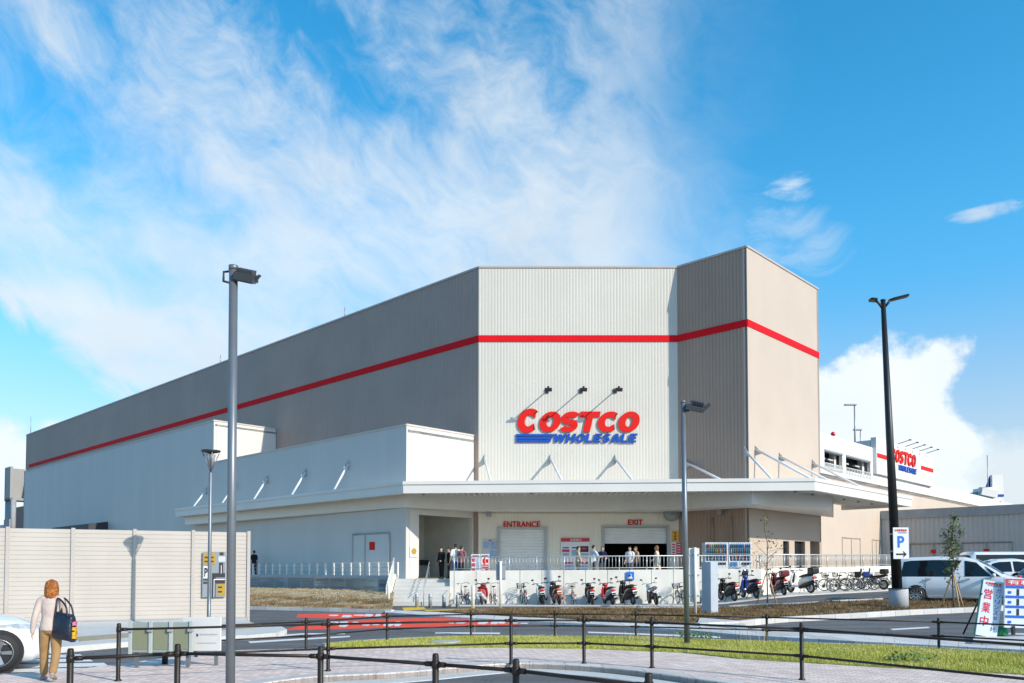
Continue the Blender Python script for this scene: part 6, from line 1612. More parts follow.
c_wh = pc('white', (.62, .62, .61)); c_bk = pc('black', (.015, .015, .017)); c_rd = pc('red', (.45, .02, .025)); c_bl = pc('blue', (.02, .05, .25)); c_sv = pc('silver', (.22, .23, .25), .3); c_mr = pc('maroon', (.16, .015, .025)); c_gn = pc('green', (.03, .10, .06)); c_or = pc('orange', (.6, .12, .02)); c_bg = pc('beige', (.5, .45, .36)); c_nv = pc('navy', (.015, .02, .07))
put(bicycle('small wheeled dark folding bicycle at the left end of the wall', c_bk, False, small=True), 464, .75, R(24))
put(scooter('white tailed scooter with red panels, leftmost scooter on the wall', c_rd, m_tail, shield=c_rd, lower=c_wh), 484, .95, R(-6))
put(bicycle('small beige bicycle standing right beside the leftmost red scooter', c_bg, False, small=True), 493, .75, R(14))
put(bicycle('silver bicycle with front basket alone between the sign post and the white scooter', c_sv, True), 524, .8, R(10))
put(scooter('white scooter with small red tail, left of the orange one', c_wh, m_tail, shield=c_wh), 542.5, .95, R(3))
put(scooter('black scooter with a wide orange tail', c_bk, m_orange, shield=c_bk, big=1.08, lower=c_or, box=None), 557, .98, R(8))
put(bicycle('silver bicycle between the orange tailed scooter and the dark scooter', c_sv, True), 574, .8, R(-4))
put(scooter('plain dark scooter with a small red tail under the notice board', c_nv, m_tail, shield=c_bk), 591, .95, R(2))
put(scooter('white scooter with red panels parked at an angle, second left of the blue sign', c_wh, m_tail, shield=c_rd), 609, .95, R(11))
put(scooter('large black scooter with a red tail below the blue moped sign', c_bk, m_tail, shield=c_bk, big=1.12), 628, 1.0, R(14))
put(motorcycle('black motorcycle with white tail cowl parked alone right of the moped sign', c_wh), 653, 1.05, R(4))
put(bicycle('bicycle with a navy front basket half hidden by the lamp pole', c_bk, True, bag=c_nv), 682, .8, R(4))
put(bicycle('green bicycle behind the tall white sign board', c_gn, True), 700, .8, R(-8))
put(scooter('black scooter with red tail left of the sparse young tree', c_bk, m_tail, shield=c_bk, big=1.06), 728, .98, R(14))
put(scooter('blue black scooter with red tail and small screen', c_nv, m_tail, shield=c_bl, big=1.08, screen=True), 750, .98, R(12))
put(scooter('dark red scooter carrying a round maroon top box', c_mr, m_tail, box=c_mr, big=1.05), 777, 1.0, R(-42))
put(scooter('white and black scooter carrying a big black top box', c_wh, m_tail, box=m_black, big=1.12, shield=c_wh), 799, 1.0, R(-22))
bl_ = [('tall silver city bicycle, first bicycle right of the black top box', c_sv, True, None, None, 820), ('dark bicycle with a front basket, second bicycle right of the top box scooter', c_bk, True, None, c_bk, 833), ('bicycle with a black child seat over its rear wheel', c_bk, True, m_black, None, 844), ('bicycle with a blue child seat over its rear wheel', c_bl, False, pmat('child_seat_blue', (.03, .07, .3), .5), None, 853), ('green bicycle between the blue child seat and the motorcycle', c_gn, True, None, None, 862)]
for lab, c, bsk, ch, bg_, px in bl_: put(bicycle(lab, c, bsk, child=ch, bag=bg_), px, .8, R(16+(px % 5)*3))
put(motorcycle('black motorcycle carrying a black top box near the mast', c_bk, box=m_black), 871, 1.0, R(-6))
put(bicycle('silver bicycle with basket just left of the black mast', c_sv, True), 879, .8, R(20))
put(bicycle('dark bicycle partly hidden behind the black mast', c_bk, True), 886, .8, R(18))
put(bicycle('beige bicycle at the far right end of the row', c_bg, True), 892, .8, R(22))

# ------------------------------------------------------------------ cars (front to +x)
def lerp_tab(tab, x):
    if x <= tab[0][0]: return tab[0][1]
    for (a, u), (b, v) in zip(tab[:-1], tab[1:]):
        if x <= b: return u+(v-u)*(x-a)/(b-a)
    return tab[-1][1]
def car(name, label, cat, roof, belt, low, hw, rw, L, wheels, wr, side, shield, rear, paint, group=None, extras=None, spokes=10):
    t = thing(name, label, cat, (0, 0, 0), group, world=True)
    xs = sorted(set([round(i*L/44, 3) for i in range(45)]+[a for a, _ in roof]+[a for a, _ in hw]))
    def sect(x):
        zr, zl, w = lerp_tab(roof, x), lerp_tab(low, x), lerp_tab(hw, x); zb = min(lerp_tab(belt, x), zr-.05)
        g = max(0, min(1, (zr-zb-.05)/.45)); wr_ = w*.93*(1-g)+lerp_tab(rw, x)*g
        return zr, zl, w, zb, wr_
    def half(x):
        zr, zl, w, zb, wr_ = sect(x); zm = (zl+zb)*.5
        e = zr-zb
        return [(0, zl), (w*.86, zl), (w*.975, zl+.10), (w, zm), (w*.985, zb-.02), (w*.96, zb), (wr_, zr-min(.09, e*.6)), (wr_*.86, zr-min(.03, e*.25)), (wr_*.45, zr), (0, zr+.008)]
    rings = []
    for x in xs:
        h = half(x); rings.append([Vector((x, -y, z)) for y, z in h]+[Vector((x, y, z)) for y, z in h[-2:0:-1]])
    MB().loft(rings).build('body', paint, t)
    glass = pmat('car_glass', (.012, .015, .02), .03, var=.05, spec=.5)
    def sp(x, k, sg, o=.008):
        zr, zl, w, zb, wr_ = sect(x); a = Vector((x, w*.96, zb)); b = Vector((x, wr_, zr-min(.09, (zr-zb)*.6))); p = a.lerp(b, k); p.y = (p.y+o)*sg; return p
    for sg in (-1, 1):
        for (poly) in side:     # each window: list of (x, k) outline as bottom/top x ranges
            (xb0, xb1, xt0, xt1) = poly; n = 8; m = MB(); vs = []
            for i in range(n+1):
                f = i/n; vs += [sp(xb0+(xb1-xb0)*f, .05, sg), sp(xt0+(xt1-xt0)*f, .93, sg)]
            m.add(vs, [(2*i, 2*i+2, 2*i+3, 2*i+1) if sg < 0 else (2*i, 2*i+1, 2*i+3, 2*i+2) for i in range(n)]); m.build('side_window', glass, t)
    for nm, (x0, x1) in (('windscreen', shield), ('rear_window', rear)):
        m = MB(); vs = []; n = 8; q = 8
        for i in range(n+1):
            x = x0+(x1-x0)*i/n; zr, zl, w, zb, wr_ = sect(x); e = zr-zb
            for j in range(q+1):
                y = -1+2*j/q; yy = abs(y)*.93; hh = [(0, .008), (.45, 0), (.86, -min(.03, e*.25)), (1, -min(.09, e*.6))]
                off_ = .010; dirx = 1 if nm == 'windscreen' else -1
                vs.append((x+off_*dirx, math.copysign(yy*wr_, y), zr+lerp_tab(hh, yy)+off_))
        m.add(vs, [(i*(q+1)+j, (i+1)*(q+1)+j, (i+1)*(q+1)+j+1, i*(q+1)+j+1) for i in range(n) for j in range(q)], True); m.build(nm, glass, t)
    wmax = max(b for _, b in hw)
    for x in wheels:
        for sg in (-1, 1):
            w = lerp_tab(hw, x); c = Vector((x, sg*(w-.085), wr))
            m = MB(); m.lathe([(0, -.02), (wr+.05, -.02), (wr+.05, .006), (0, .006)] if sg > 0 else [(0, -.006), (wr+.05, -.006), (wr+.05, .02), (0, .02)], (x, sg*w*.993, wr+.01), 32, 'Y', smooth=False); m.build('wheel_arch', m_black, t)
            m = MB(); m.lathe([(wr*.62, -.115), (wr*.94, -.115), (wr, -.08), (wr, .08), (wr*.94, .115), (wr*.62, .115), (wr*.62, -.115)], c, 32, 'Y'); o = m.build('wheel', m_rub, t)
            m = MB(); m.lathe([(wr*.66, .118), (wr*.70, .118), (wr*.70, -.118), (wr*.66, -.118), (wr*.66, .118)], c, 32, 'Y')
            for i in range(spokes):
                a = 2*math.pi*i/spokes; d = Vector((math.cos(a), 0, math.sin(a))); s = Vector((-math.sin(a), 0, math.cos(a)))*.022
                yo = Vector((0, sg*.112, 0)); m.prism([c+yo*.8+d*.05-s, c+yo*.8+d*.05+s, c+yo+d*wr*.67+s*1.5, c+yo+d*wr*.67-s*1.5], Vector((0, -sg*.03, 0)))
            m.lathe([(0, .095), (.06, .095), (.06, -.095), (0, -.095)], c, 14, 'Y'); m.build('rim', m_alu, o)
    if extras: extras(t, sect, sp)
    return t
paint_w = pmat('car_white', (.74, .75, .76), .12, coat=.8, var=.015, scale=.6)
head_m = pmat('headlight_glass', (.40, .45, .50), .08, var=.25, scale=12, spec=.8); trimm = pmat('chrome', (.6, .62, .64), .12, metal=.9)
def lamps(t, sect, L, zf, zr_, w0, big=.32):
    for sg in (-1, 1):
        w = w0
        m = MB(); m.loft([[Vector((x, sg*y, z)), Vector((x, sg*y, z+h)), Vector((x-.02, sg*(y+.015), z+h)), Vector((x-.02, sg*(y+.015), z))] for x, y, z, h in ((L-.50, w+.02, zf+.08, .05), (L-.3, w-.005, zf+.02, .13), (L-.12, w-.10, zf, .14), (L-.02, w-.30, zf-.01, .12))], smooth=False); m.build('headlight', head_m, t)
        m = MB(); m.box((.06, sg*(w-.10), zr_), (.1, .2, .36)); m.build('tail_light', m_tail, t, .02)
def van_extras(t, sect, sp):
    L = 4.95; lamps(t, sect, L, .78, 1.05, .88)
    for sg in (-1, 1):
        m = MB(); p = sp(3.62, .12, sg, .06); m.ell(p+Vector((0, sg*.09, .03)), (.07, .12, .085), 12, 8); m.box(p, (.08, .14, .04)); m.build('wing_mirror', paint_w, t)
        for x in (1.35, 2.72):
            m = MB(); w = sect(x)[2]; m.box((x, sg*(w+.012), 1.0), (.20, .03, .035)); m.build('door_handle', trimm, t, .006)
        m = MB()
        for x in (1.22, 2.42, 3.5):
            zr, zl, w, zb, _ = sect(x); m.box((x, sg*(w+.001), (zl+zb)/2+.12), (.010, .006, zb-zl-.28))
        m.build('door_seam', m_black, t)
        m = MB(); w = sect(2.4)[2]; m.box((2.45, sg*(w*.985), .27), (2.3, .03, .07)); m.build('sill_trim', trimm, t, .01)
    m = MB(); m.box((L-.03, 0, .66), (.06, 1.05, .34)); m.build('grille', trimm, t, .03)
    m = MB(); m.box((L-.06, 0, .36), (.12, 1.3, .12)); m.build('air_intake', m_black, t, .03)
van = car('minivan', 'white minivan with dark tinted rear windows parked behind the planting bed', 'minivan',
    roof=[(0, .95), (.03, 1.10), (.12, 1.55), (.3, 1.80), (.6, 1.88), (1.6, 1.91), (2.6, 1.88), (3.05, 1.78), (3.5, 1.52), (3.95, 1.22), (4.2, 1.12), (4.6, 1.04), (4.85, .92), (4.95, .72)],
    belt=[(0, 1.06), (2.5, 1.06), (3.9, 1.10), (4.3, 1.0), (4.95, .7)], low=[(0, .34), (.3, .22), (4.5, .20), (4.95, .28)], hw=[(0, .78), (.12, .88), (.5, .92), (4.2, .92), (4.6, .86), (4.85, .74), (4.95, .62)],
    rw=[(0, .70), (.6, .74), (2.6, .75), (3.4, .72), (4, .70)], L=4.95, wheels=(.86, 3.90), wr=.345,
    side=[(.28, 2.12, .42, 2.52), (2.62, 3.55, 2.62, 3.02), (3.60, 3.85, 3.30, 3.34)], shield=(3.02, 3.92), rear=(.14, .26), paint=paint_w, extras=van_extras)
Yv = 33.0; xc = at(963, 600, Yv).x; rz = R(-33); cxy = Matrix.Rotation(rz, 3, 'Z') @ Vector((2.48, 0, 0))
van.location = (xc-cxy.x, Yv-cxy.y, terrain(xc, Yv)+.01); van.rotation_euler = (0, 0, rz)
def box_extras(t, sect, sp): lamps(t, sect, 5.2, .8, 1.2, .86)
v2 = car('box_van', 'tall white van with a long dark window band parked behind the minivan', 'van',
    roof=[(0, 1.0), (.03, 1.3), (.08, 1.95), (.25, 2.12), (4.0, 2.12), (4.4, 1.95), (4.9, 1.35), (5.1, 1.0), (5.2, .7)], belt=[(0, 1.15), (4.6, 1.15), (5.2, .9)], low=[(0, .3), (5.2, .3)], hw=[(0, .84), (.1, .9), (4.9, .9), (5.2, .7)],
    rw=[(0, .80), (5.2, .78)], L=5.2, wheels=(1.0, 4.1), wr=.34, side=[(.3, 3.4, .3, 3.4), (3.6, 4.5, 3.6, 4.15)], shield=(4.4, 4.95), rear=(.05, .09), paint=paint_w, extras=box_extras)
Y2 = 38.5; x2 = at(956, 570, Y2).x; v2.location = (x2+.3, Y2, terrain(x2, Y2)-.05); v2.rotation_euler = (0, 0, R(-8))
def sal_extras(t, sect, sp): lamps(t, sect, 4.6, .62, .9, .85)
def saloon(name, label, paint, cat='car'):
    return car(name, label, cat, roof=[(0, .75), (.04, .95), (.35, 1.06), (.75, 1.34), (1.3, 1.50), (2.0, 1.53), (2.6, 1.44), (3.1, 1.20), (3.45, 1.02), (4.1, .92), (4.45, .80), (4.6, .62)],
        belt=[(0, .92), (3.3, .96), (4.6, .62)], low=[(0, .32), (.3, .2), (4.3, .18), (4.6, .26)], hw=[(0, .74), (.15, .85), (.6, .90), (3.8, .90), (4.3, .82), (4.5, .70), (4.6, .58)], rw=[(0, .62), (1.5, .66), (3.3, .64)],
        L=4.6, wheels=(.85, 3.62), wr=.335, side=[(.75, 1.75, 1.05, 1.75), (1.83, 3.15, 1.83, 2.62)], shield=(2.62, 3.36), rear=(.42, 1.05), paint=paint, extras=sal_extras)
w3 = saloon('hatchback', 'white hatchback parked between the minivan and the tall white van', paint_w)
Y3 = 35.2; x3 = at(960, 570, Y3).x; w3.location = (x3, Y3, terrain(x3, Y3)+.25); w3.rotation_euler = (0, 0, R(-12))
w4 = saloon('hatchback', 'dark red hatchback behind the price board at the right edge', pmat('car_maroon', (.10, .008, .02), .15, coat=.8, var=.03))
Y4 = 33.0; x4 = at(1008, 570, Y4).x; w4.location = (x4, Y4, terrain(x4, Y4)+.08); w4.rotation_euler = (0, 0, R(-6))
w5 = car('electric_car', 'white car entering the zebra crossing at the left edge behind the walking woman', 'car',
    roof=[(0, .80), (.04, .95), (.35, 1.08), (.9, 1.36), (1.6, 1.46), (2.2, 1.45), (2.8, 1.28), (3.4, 1.02), (3.6, .965), (4.2, .87), (4.52, .74), (4.68, .56)],
    belt=[(0, .92), (3.4, .94), (4.68, .6)], low=[(0, .3), (.3, .17), (4.4, .16), (4.68, .24)], hw=[(0, .74), (.15, .86), (.6, .93), (4.1, .925), (4.42, .84), (4.6, .68), (4.68, .52)], rw=[(0, .6), (1.5, .66), (3.3, .64)],
    L=4.68, wheels=(.90, 3.93), wr=.325, side=[(.8, 1.75, 1.15, 1.75), (1.83, 3.3, 1.83, 2.6)], shield=(2.6, 3.5), rear=(.42, 1.3), paint=paint_w,
    extras=lambda t, sect, sp: [MB().loft([[Vector((x, sg*y, z)), Vector((x, sg*y, z+h)), Vector((x-.02, sg*(y+.02), z+h)), Vector((x-.02, sg*(y+.02), z))] for x, y, z, h in ((3.95, .915, .765, .02), (4.2, .87, .70, .10), (4.42, .77, .66, .11), (4.54, .66, .64, .09))], smooth=False).build('headlight', head_m, t) for sg in (-1, 1)], spokes=5)
rz = R(30); whl = Rz(rz) @ Vector((3.93, -.92, 0)); yn = 13.4; xn = at(-2, 640, yn).x; w5.location = (xn-whl.x, yn-whl.y, 0.005); w5.rotation_euler = (0, 0, rz)
# ------------------------------------------------------------------ people
SKIN = pmat('skin', (.50, .31, .22), .55, var=.05, scale=6)
def cloth(n, c, bump=.9): return pmat('cloth_'+n, c, .85, var=.10, scale=6, bump=bump, bscale=9, spec=.2)
m_hairb = pmat('hair_black', (.012, .010, .009), .45, var=.3, scale=20)
def limb(mb, pts, rad, n=12):
    # densified so the joints bend softly
    P = smooth_curve(pts, 4) if len(pts) > 2 else [Vector(p) for p in pts]; m = len(P); rr_ = []
    for i in range(m):
        f = i/(m-1)*(len(rad)-1); k = min(int(f), len(rad)-2); rr_.append(rad[k]+(rad[k+1]-rad[k])*(f-k))
    mb.path(P, rr_, n); mb.ell(P[0], (rr_[0],)*3, 10, 6); mb.ell(P[-1], (rr_[-1],)*3, 10, 6)
def hand(mb, w, d, palm, s, curl=.35, spread=.06):
    """w wrist, d finger direction, palm: direction the palm faces"""
    d = Vector(d).normalized(); n = Vector(palm); n = (n-d*n.dot(d)).normalized(); x = d.cross(n)
    mb.loft([[w+d*(t*s)+x*(rx*s*math.cos(a))+n*(ry*s*math.sin(a)) for a in [2*math.pi*k/10 for k in range(10)]] for t, rx, ry in ((-.01, .026, .02), (.03, .036, .017), (.07, .042, .015), (.095, .038, .013))])
    for i, (ox, ln) in enumerate(((-.030, .062), (-.010, .072), (.011, .068), (.030, .052))):
        b = w+d*(.085*s)+x*(ox*s); p = [b]; ang = 0; c = b
        for k in range(3):
            ang += curl*(.6+.3*k)+.03*i; c = c+(d*math.cos(ang)+n*math.sin(ang)+x*(ox*spread*10*.1))*(ln*s*(.42, .33, .25)[k]); p.append(c)
        mb.path(p, [.0088*s, .0085*s, .0078*s, .0062*s], 8); mb.ell(p[-1], (.0062*s,)*3, 8, 5)
    b = w+d*(.025*s)-x*(.026*s); mb.path([b, b+(d*.6-x*.7+n*.3)*(.035*s), b+(d*.95-x*.75+n*.55)*(.055*s)], [.013*s, .0105*s, .008*s], 8)
def person(label, P, face, h=1.68, shirt=(.7, .7, .7), trous=(.03, .03, .04), arms=None, legs=None, hair='short', hairm=None, voxel=.011, sleeve='short', female=False, shoe=(.02, .02, .02), shirtm=None, long_top=.0, hturn=0.0, cat='person', group=None):
    t = thing('person', label, cat, P, group); s = h/1.7
    legs = legs or [(6, 2, 4), (-4, 2, 2)]; arms = arms or [(5, 8, 15), (-5, 8, 15)]
    hz, kz = .885*s, .41*s; hipw = (.088 if female else .085)*s; shw = (.165 if female else .19)*s; shz = 1.385*s
    body, sh, tr, ha, so = MB(), MB(), MB(), MB(), MB()
    feet = []
    for sg, (fw, lat, bend) in zip((-1, 1), legs):
        hip = Vector((sg*hipw, 0, hz)); a = R(fw); l = R(lat)
        kn = hip+Vector((sg*math.sin(l), math.sin(a), -math.cos(a)*math.cos(l))).normalized()*.425*s
        b = R(fw-bend); an = kn+Vector((sg*math.sin(l)*.3, math.sin(b), -math.cos(b))).normalized()*.40*s
        limb(body, [hip, kn, an], [.075*s, .065*s, .052*s, .05*s, .036*s]); feet.append((kn, an, b, sg))
        limb(tr, [hip, kn+Vector((0, 0, 0)), an+(kn-an)*(.16 if female else .06)], [.098*s, .09*s, .072*s, .068*s, (.066 if female else .072)*s])
    drop = min(an.z for _, an, _, _ in feet)-.075*s
    for kn, an, b, sg in feet:
        lift = an.z-drop-.075*s; pit = -R(min(45, lift*260)); M_ = Matrix.Rotation(pit, 3, 'X')
        def q(x, y, z): return an+M_ @ Vector((x*s, y*s, z*s))
        so.loft([[q(sg*.012+rx*math.cos(a_), y, z+rz_*math.sin(a_)) for a_ in [2*math.pi*k/10 for k in range(10)]] for y, z, rx, rz_ in ((-.075, -.045, .025, .02), (-.06, -.035, .036, .04), (0, -.03, .04, .046), (.08, -.047, .046, .03), (.15, -.056, .043, .02), (.185, -.06, .025, .012))])
        body.ell(an+M_ @ Vector((0, .02*s, -.03*s)), (.03*s, .06*s, .035*s), 8, 6)
    # torso
    wd = (.155, .125, .165, .15) if female else (.16, .145, .185, .175)
    body.eloft([(z*s, 0, y*s, rx*s, ry*s) for z, y, rx, ry in ((.80, 0, .10, .08), (.88, -.005, wd[0]*.95, .105), (.95, -.005, wd[0]*.92, .10), (1.08, .005, wd[1]*.92, .085), (1.22, .005, wd[2]*.85, .10), (1.34, .0, wd[2]*.9, .09), (1.40, -.005, wd[3]*.7, .07), (1.44, -.005, .06, .055))], 18)
    body.tube((0, -.008*s, 1.40*s), (0, .012*s, 1.53*s), .056*s, .052*s, 12)
    zlow = (.84-long_top)*s
    sh.eloft([(z, 0, y*s, rx*s, ry*s) for z, y, rx, ry in ((zlow, -.003, wd[0]+.018, .128), (.95*s, -.005, wd[0]+.012, .122), (1.08*s, .004, wd[1]+.014, .112), (1.22*s, .004, wd[2]*.93, .124), (1.34*s, 0, wd[2]*.97, .112), (1.40*s, -.004, wd[3]*.86, .088), (1.435*s, -.006, .085, .072), (1.455*s, -.005, .066, .06))], 20)
    tr.eloft([(z*s, 0, y*s, rx*s, ry*s) for z, y, rx, ry in ((.80, 0, .115, .095), (.86, -.006, wd[0]+.006, .122), (.94, -.005, wd[0], .115), (1.0, 0, wd[1]+.006, .105))], 18)
    for sg, (fw, lat, bend) in zip((-1, 1), arms):
        S_ = Vector((sg*shw, -.005*s, shz-.02*s)); a, l = R(fw), R(lat)
        el_ = S_+Vector((sg*math.sin(l), math.sin(a)*math.cos(l), -math.cos(a)*math.cos(l))).normalized()*.285*s
        b = R(fw+bend); inw = math.sin(l)*(1 if bend < 40 else -.6)
        wr_ = el_+Vector((sg*inw*.6, math.sin(b), -math.cos(b))).normalized()*.245*s
        limb(body, [S_, el_, wr_], [.05*s, .045*s, .038*s, .037*s, .026*s])
        hd = (wr_-el_).normalized(); hand(body, wr_, hd, Vector((-sg*1.0, .1, 0)) if bend < 40 else Vector((-sg*.6, 0, -.8)), 1.0*s)
        mid = Vector((sg*.08*s, -.005*s, 1.40*s))
        if sleeve == 'long': limb(sh, [mid, S_, el_, wr_], [.07*s, .066*s, .06*s, .052*s, .048*s, .044*s]); sh.torus(wr_-hd*.01*s, .036*s, .012*s, 14, 6, 'Z')
        else: limb(sh, [mid, S_, S_.lerp(el_, .72)], [.07*s, .066*s, .064*s, .064*s])
    # head
    Hc = Vector((0, .02*s, 1.605*s)); Hm = Matrix.Rotation(hturn, 3, 'Z')
    def hp(x, y, z): return Hc+Hm @ Vector((x*s, y*s, z*s))
    body.loft([[hp(rx*math.cos(a), cy+ry*math.sin(a), z) for a in [2*math.pi*k/18 for k in range(18)]] for z, cy, rx, ry in ((-.115, .055, .022, .02), (-.105, .04, .045, .045), (-.07, .02, .060, .072), (-.02, .008, .070, .088), (.03, .0, .075, .096), (.07, -.005, .070, .09), (.10, -.008, .052, .068), (.117, -.008, .02, .03))])
    body.path([hp(0, .092, .012), hp(0, .104, -.012), hp(0, .112, -.030), hp(0, .098, -.038)], [.008*s, .011*s, .014*s, .010*s], 8)
    for sg in (-1, 1):
        body.ell(hp(sg*.078, -.005, -.012), (.010*s, .020*s, .030*s), 8, 6)
    body.ell(hp(0, .088, -.068), (.024*s, .012*s, .010*s), 10, 6)
    for sg in (-1, 1):
        pass
    hm = hairm or m_hairb
    if hair == 'short':
        ha.loft([[hp(rx*math.cos(a), cy+ry*math.sin(a), z+(-.02 if math.sin(a) < 0 else .02)*0) for a in [2*math.pi*k/18 for k in range(18)]] for z, cy, rx, ry in ((-.05, -.06, .055, .05), (-.01, -.045, .076, .068), (.03, -.022, .083, .092), (.065, -.006, .082, .105), (.10, -.008, .062, .08), (.128, -.01, .022, .035))])
    elif hair == 'bob':
        rb = random.Random(4)
        ha.loft([[hp(rx*math.cos(a)*(1+.02*math.sin(9*a+z*40)), cy+ry*math.sin(a)*(1+.02*math.sin(11*a)), z) for a in [2*math.pi*k/28 for k in range(28)]] for z, cy, rx, ry in ((-.165, -.035, .080, .068), (-.14, -.035, .098, .082), (-.07, -.032, .100, .092), (0, -.028, .095, .10), (.05, -.018, .088, .104), (.09, -.014, .074, .09), (.118, -.012, .05, .062), (.136, -.012, .018, .024))])
        for k in range(110):
            a = R(150)+R(240)*rb.random(); ox = rb.uniform(-.35, .35); q = []
            for z, r_ in ((.12, .035), (.085, .082), (.02, .1), (-.06, .106), (-.13, .104), (-.185+rb.uniform(-.02, .02), .092)):
                aa = a+ox*(.12-z)*1.2; j = rb.uniform(-.004, .004); q.append(hp((r_*.97+j)*math.cos(aa), -.018+(r_*1.0+j)*math.sin(aa), z))
            ha.path(smooth_curve(q, 3), [.004, .006, .006, .0065, .0065, .0065, .007, .007, .0075, .0075, .0075, .007, .007, .006, .0055, .003][:len(smooth_curve(q, 3))], 6)
    elif hair == 'long':
        ha.loft([[hp(rx*math.cos(a), cy+ry*math.sin(a), z) for a in [2*math.pi*k/18 for k in range(18)]] for z, cy, rx, ry in ((-.22, -.075, .06, .03), (-.12, -.06, .08, .05), (-.03, -.045, .084, .072), (.03, -.022, .086, .092), (.065, -.008, .084, .104), (.10, -.01, .062, .08), (.13, -.01, .022, .035))])
    for m_ in (body, sh, tr, ha, so): m_.v = [(v[0], v[1], v[2]-drop) for v in m_.v]
    bo = remeshed(body, 'body', SKIN, t, min(voxel, .009), 2)
    remeshed(sh, 'top', shirtm or cloth('%.2f_%.2f_%.2f' % shirt, shirt), t, voxel, 5)
    remeshed(tr, 'trousers', cloth('%.2f_%.2f_%.2f' % trous, trous), t, voxel, 5)
    remeshed(ha, 'hair', hm, t, .0042 if hair == 'bob' else min(voxel, .009), 1 if hair == 'bob' else 3)
    remeshed(so, 'shoes', cloth('%.2f_%.2f_%.2f' % shoe, shoe, 0), t, min(voxel, .009), 2)
    for sg in (-1, 1):
        m_ = MB(); q = hp(sg*.031, .083, .008); q.z -= drop; m_.ell(q, (.0135*s, .008*s, .009*s), 8, 6); m_.build('eye', pmat('eye_dark', (.02, .015, .012), .2), t)
        m_ = MB(); a_, b_, c_ = hp(sg*.016, .094, .028), hp(sg*.032, .092, .033), hp(sg*.05, .080, .027)
        m_.path([Vector((v.x, v.y, v.z-drop)) for v in (a_, b_, c_)], .0035*s, 5); m_.build('eyebrow', hm, t)
    m_ = MB(); q = [hp(-.022, .097, -.066), hp(0, .102, -.067), hp(.022, .097, -.066)]; m_.path([Vector((v.x, v.y, v.z-drop)) for v in q], [.003*s, .005*s, .003*s], 6); m_.build('lips', pmat('lip', (.36, .13, .11), .5), t)
    t.location = P; t.rotation_euler = (0, 0, face); t['drop'] = 0
    del t['drop']
    return t
# walking woman with the tote bag (seen from behind)
hairred = pmat('hair_auburn', (.31, .105, .022), .5, var=.6, scale=28, bump=.8, bscale=45, spec=.3)
WP = G(49.5, 680.5, KH)
plaid = None
wo = person('woman walking away with auburn bob, cream sweater, khaki trousers and a big dark bag', WP, R(14), 1.43, (.52, .43, .385), (.33, .20, .09), arms=[(-12, 13, 14), (24, 4, 62)], legs=[(12, 4, 5), (-9, 3, 24)],
            hair='bob', hairm=hairred, voxel=.008, sleeve='long', female=True, shoe=(.26, .22, .20), long_top=-.02, hturn=R(16))
def tote():
    Mw = Matrix.Rotation(R(14), 4, 'Z'); o = Vector(WP)
    c = Vector((.21, -.10, .84)); t = thing('tote_bag', 'dark navy tote bag with yellow and pink print on the walking woman shoulder', 'bag', WP, rotz=R(14)); OFF[t.name] = Vector((0, 0, 0))
    th = R(-28); u = Vector((math.cos(th), math.sin(th), 0)); n = Vector((-u.y, u.x, 0))
    rings = []; rb = random.Random(2)
    for z, w, d in ((-.24, .32, .13), (-.22, .34, .17), (-.12, .34, .19), (0, .325, .16), (.10, .31, .12), (.13, .305, .09)):
        ring = []
        for k in range(24):
            a = 2*math.pi*k/24; e = lambda q: math.copysign(abs(q)**.45, q)
            wob = 1+.03*math.sin(3*a+z*14)+.02*math.sin(7*a-z*20)
            ring.append(c+u*(e(math.cos(a))*w/2*wob)+n*(e(math.sin(a))*d/2*wob)+Vector((0, 0, z-.04*math.cos(a))))
        rings.append(ring)
    b = MB().loft(rings).build('bag_body', pmat('bag_navy', (.012, .018, .035), .28, var=.3, scale=9, bump=.35, bscale=14), t)
    for sd in (-1, 1):
        m = MB(); q = [c+u*(-.11)+n*(sd*.06)+Vector((0, 0, .08)), c+u*(-.10)+n*(sd*.05)+Vector((0, 0, .22)), Vector((.135+.03*sd, -.03+.03*sd, 1.19)), c+u*(.06)+n*(sd*.05)+Vector((0, 0, .24)), c+u*(.10)+n*(sd*.06)+Vector((0, 0, .08))]
        m.path(smooth_curve(q, 5), .013, 6); m.build('handle', pmat('strap_black', (.012, .013, .018), .5), t)
    yl = pmat('print_yellow', (.62, .36, .02), .5); pk = pmat('print_pink', (.6, .16, .3), .5)
    for i, (zz, hh, mat) in enumerate(((.03, .05, pk), (-.05, .045, yl), (-.115, .055, yl), (-.17, .04, yl))):
        m = MB(); s0 = c+u*(.178-.0*i)+n*-.005+Vector((0, 0, zz-.04)); m.box(s0, (.012, .085, hh), Matrix.Rotation(th, 3, 'Z') @ Matrix.Rotation(.15*(-1)**i, 3, 'X')); m.box(s0+n*.03, (.012, .03, hh*1.3), Matrix.Rotation(th, 3, 'Z')); m.build('print_patch', mat, t)
tote()
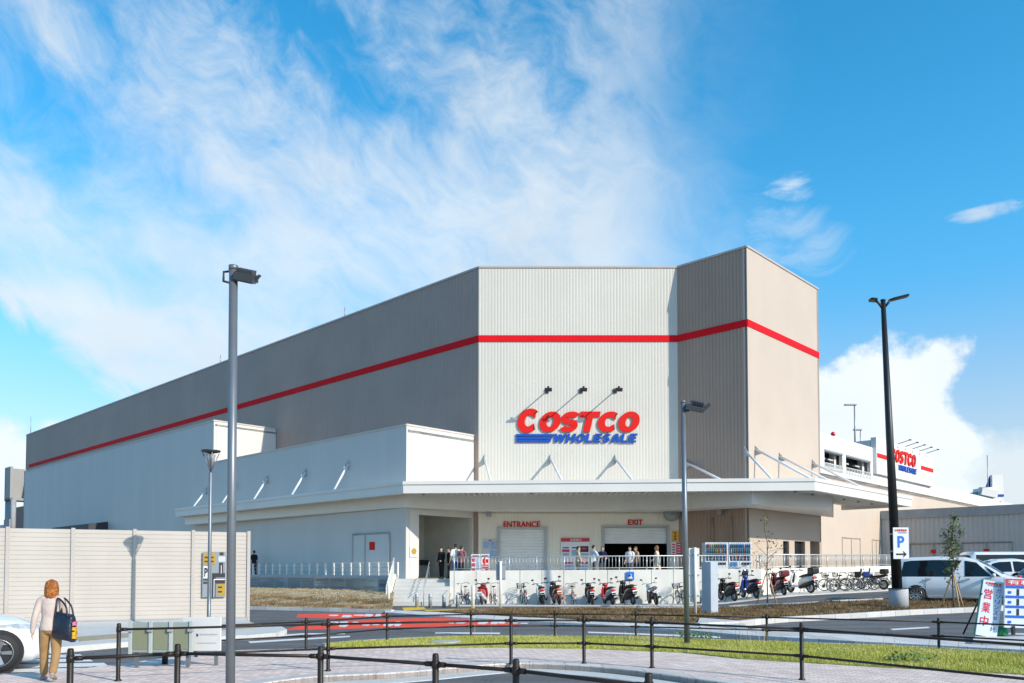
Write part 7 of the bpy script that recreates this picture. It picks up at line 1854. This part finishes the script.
# people on the platform
def plat_person(px, Y, *a, **k):
    p = at(px, 575, Y); p.z = PLAT; return person(a[0], p, *a[1:], **k)
plaidm = pmat('cloth_plaid', (.30, .10, .10), .85, var=.6, scale=9)
GR = 'people on the entrance platform'
plat_person(441.5, 42.6, 'person in black with a pale scarf, leftmost before the dark passage', R(150), 1.62, (.015, .015, .017), (.015, .015, .018), hair='long', female=True, sleeve='long', arms=[(8, 6, 60), (5, 8, 40)], group=GR)
plat_person(449, 42.8, 'second person in black, between the first and the white shirt', R(110), 1.60, (.02, .02, .022), (.02, .02, .024), hair='short', sleeve='long', group=GR)
plat_person(455.5, 41.9, 'man in a white shirt and blue jeans standing at the top of the steps', R(20), 1.76, (.74, .74, .74), (.06, .12, .28), arms=[(6, 8, 18), (10, 8, 30)], group=GR)
plat_person(461.5, 41.6, 'person in a dark plaid shirt behind the railing end', R(-30), 1.66, (.2, .08, .08), (.03, .03, .035), arms=[(8, 8, 20), (12, 10, 35)], shirtm=plaidm, group=GR)
plat_person(578, 41.2, 'woman in a beige top and dark skirt in front of the notice board', R(-80), 1.62, (.52, .44, .32), (.05, .05, .07), hair='short', female=True, long_top=.12, arms=[(20, 6, 70), (10, 6, 40)], group=GR)
plat_person(593.5, 41.2, 'man in a pale blue white shirt and dark trousers leaning at the railing', R(-60), 1.68, (.58, .66, .74), (.05, .055, .06), arms=[(20, 10, 50), (30, 14, 60)], group=GR)
plat_person(602.5, 41.3, 'person in a navy top with brown hair left of the exit opening', R(170), 1.62, (.012, .015, .05), (.08, .10, .14), hair='long', hairm=pmat('hair_brown', (.10, .04, .015), .5, var=.3), female=True, arms=[(20, 12, 60), (20, 12, 50)], group=GR)
plat_person(630, 41.3, 'person in a white shirt in front of the dark exit', R(150), 1.62, (.70, .70, .72), (.10, .12, .15), arms=[(15, 8, 50), (5, 8, 20)], group=GR)
plat_person(636, 42.2, 'person in tan with brown hair just behind the white shirt at the exit', R(120), 1.64, (.42, .30, .22), (.06, .06, .07), hair='long', hairm=pmat('hair_brown', (.10, .04, .015), .5, var=.3), female=True, group=GR)
plat_person(657, 41.2, 'woman all in cream walking left past the exit', R(70), 1.70, (.64, .56, .46), (.60, .53, .44), hair='long', hairm=pmat('hair_chestnut', (.20, .08, .03), .5, var=.3), female=True, sleeve='long', legs=[(22, 2, 6), (-18, 2, 14)], arms=[(-20, 8, 12), (24, 6, 30)], long_top=.15, group=GR)
s_, _ = hit(PA+A*.75, B, 254, 570); p = PA+A*.75+B*s_; p.z = PLAT
person('person in dark clothes standing far back on the left platform', p, R(60), 1.68, (.02, .02, .025), (.10, .04, .05), group=GR)
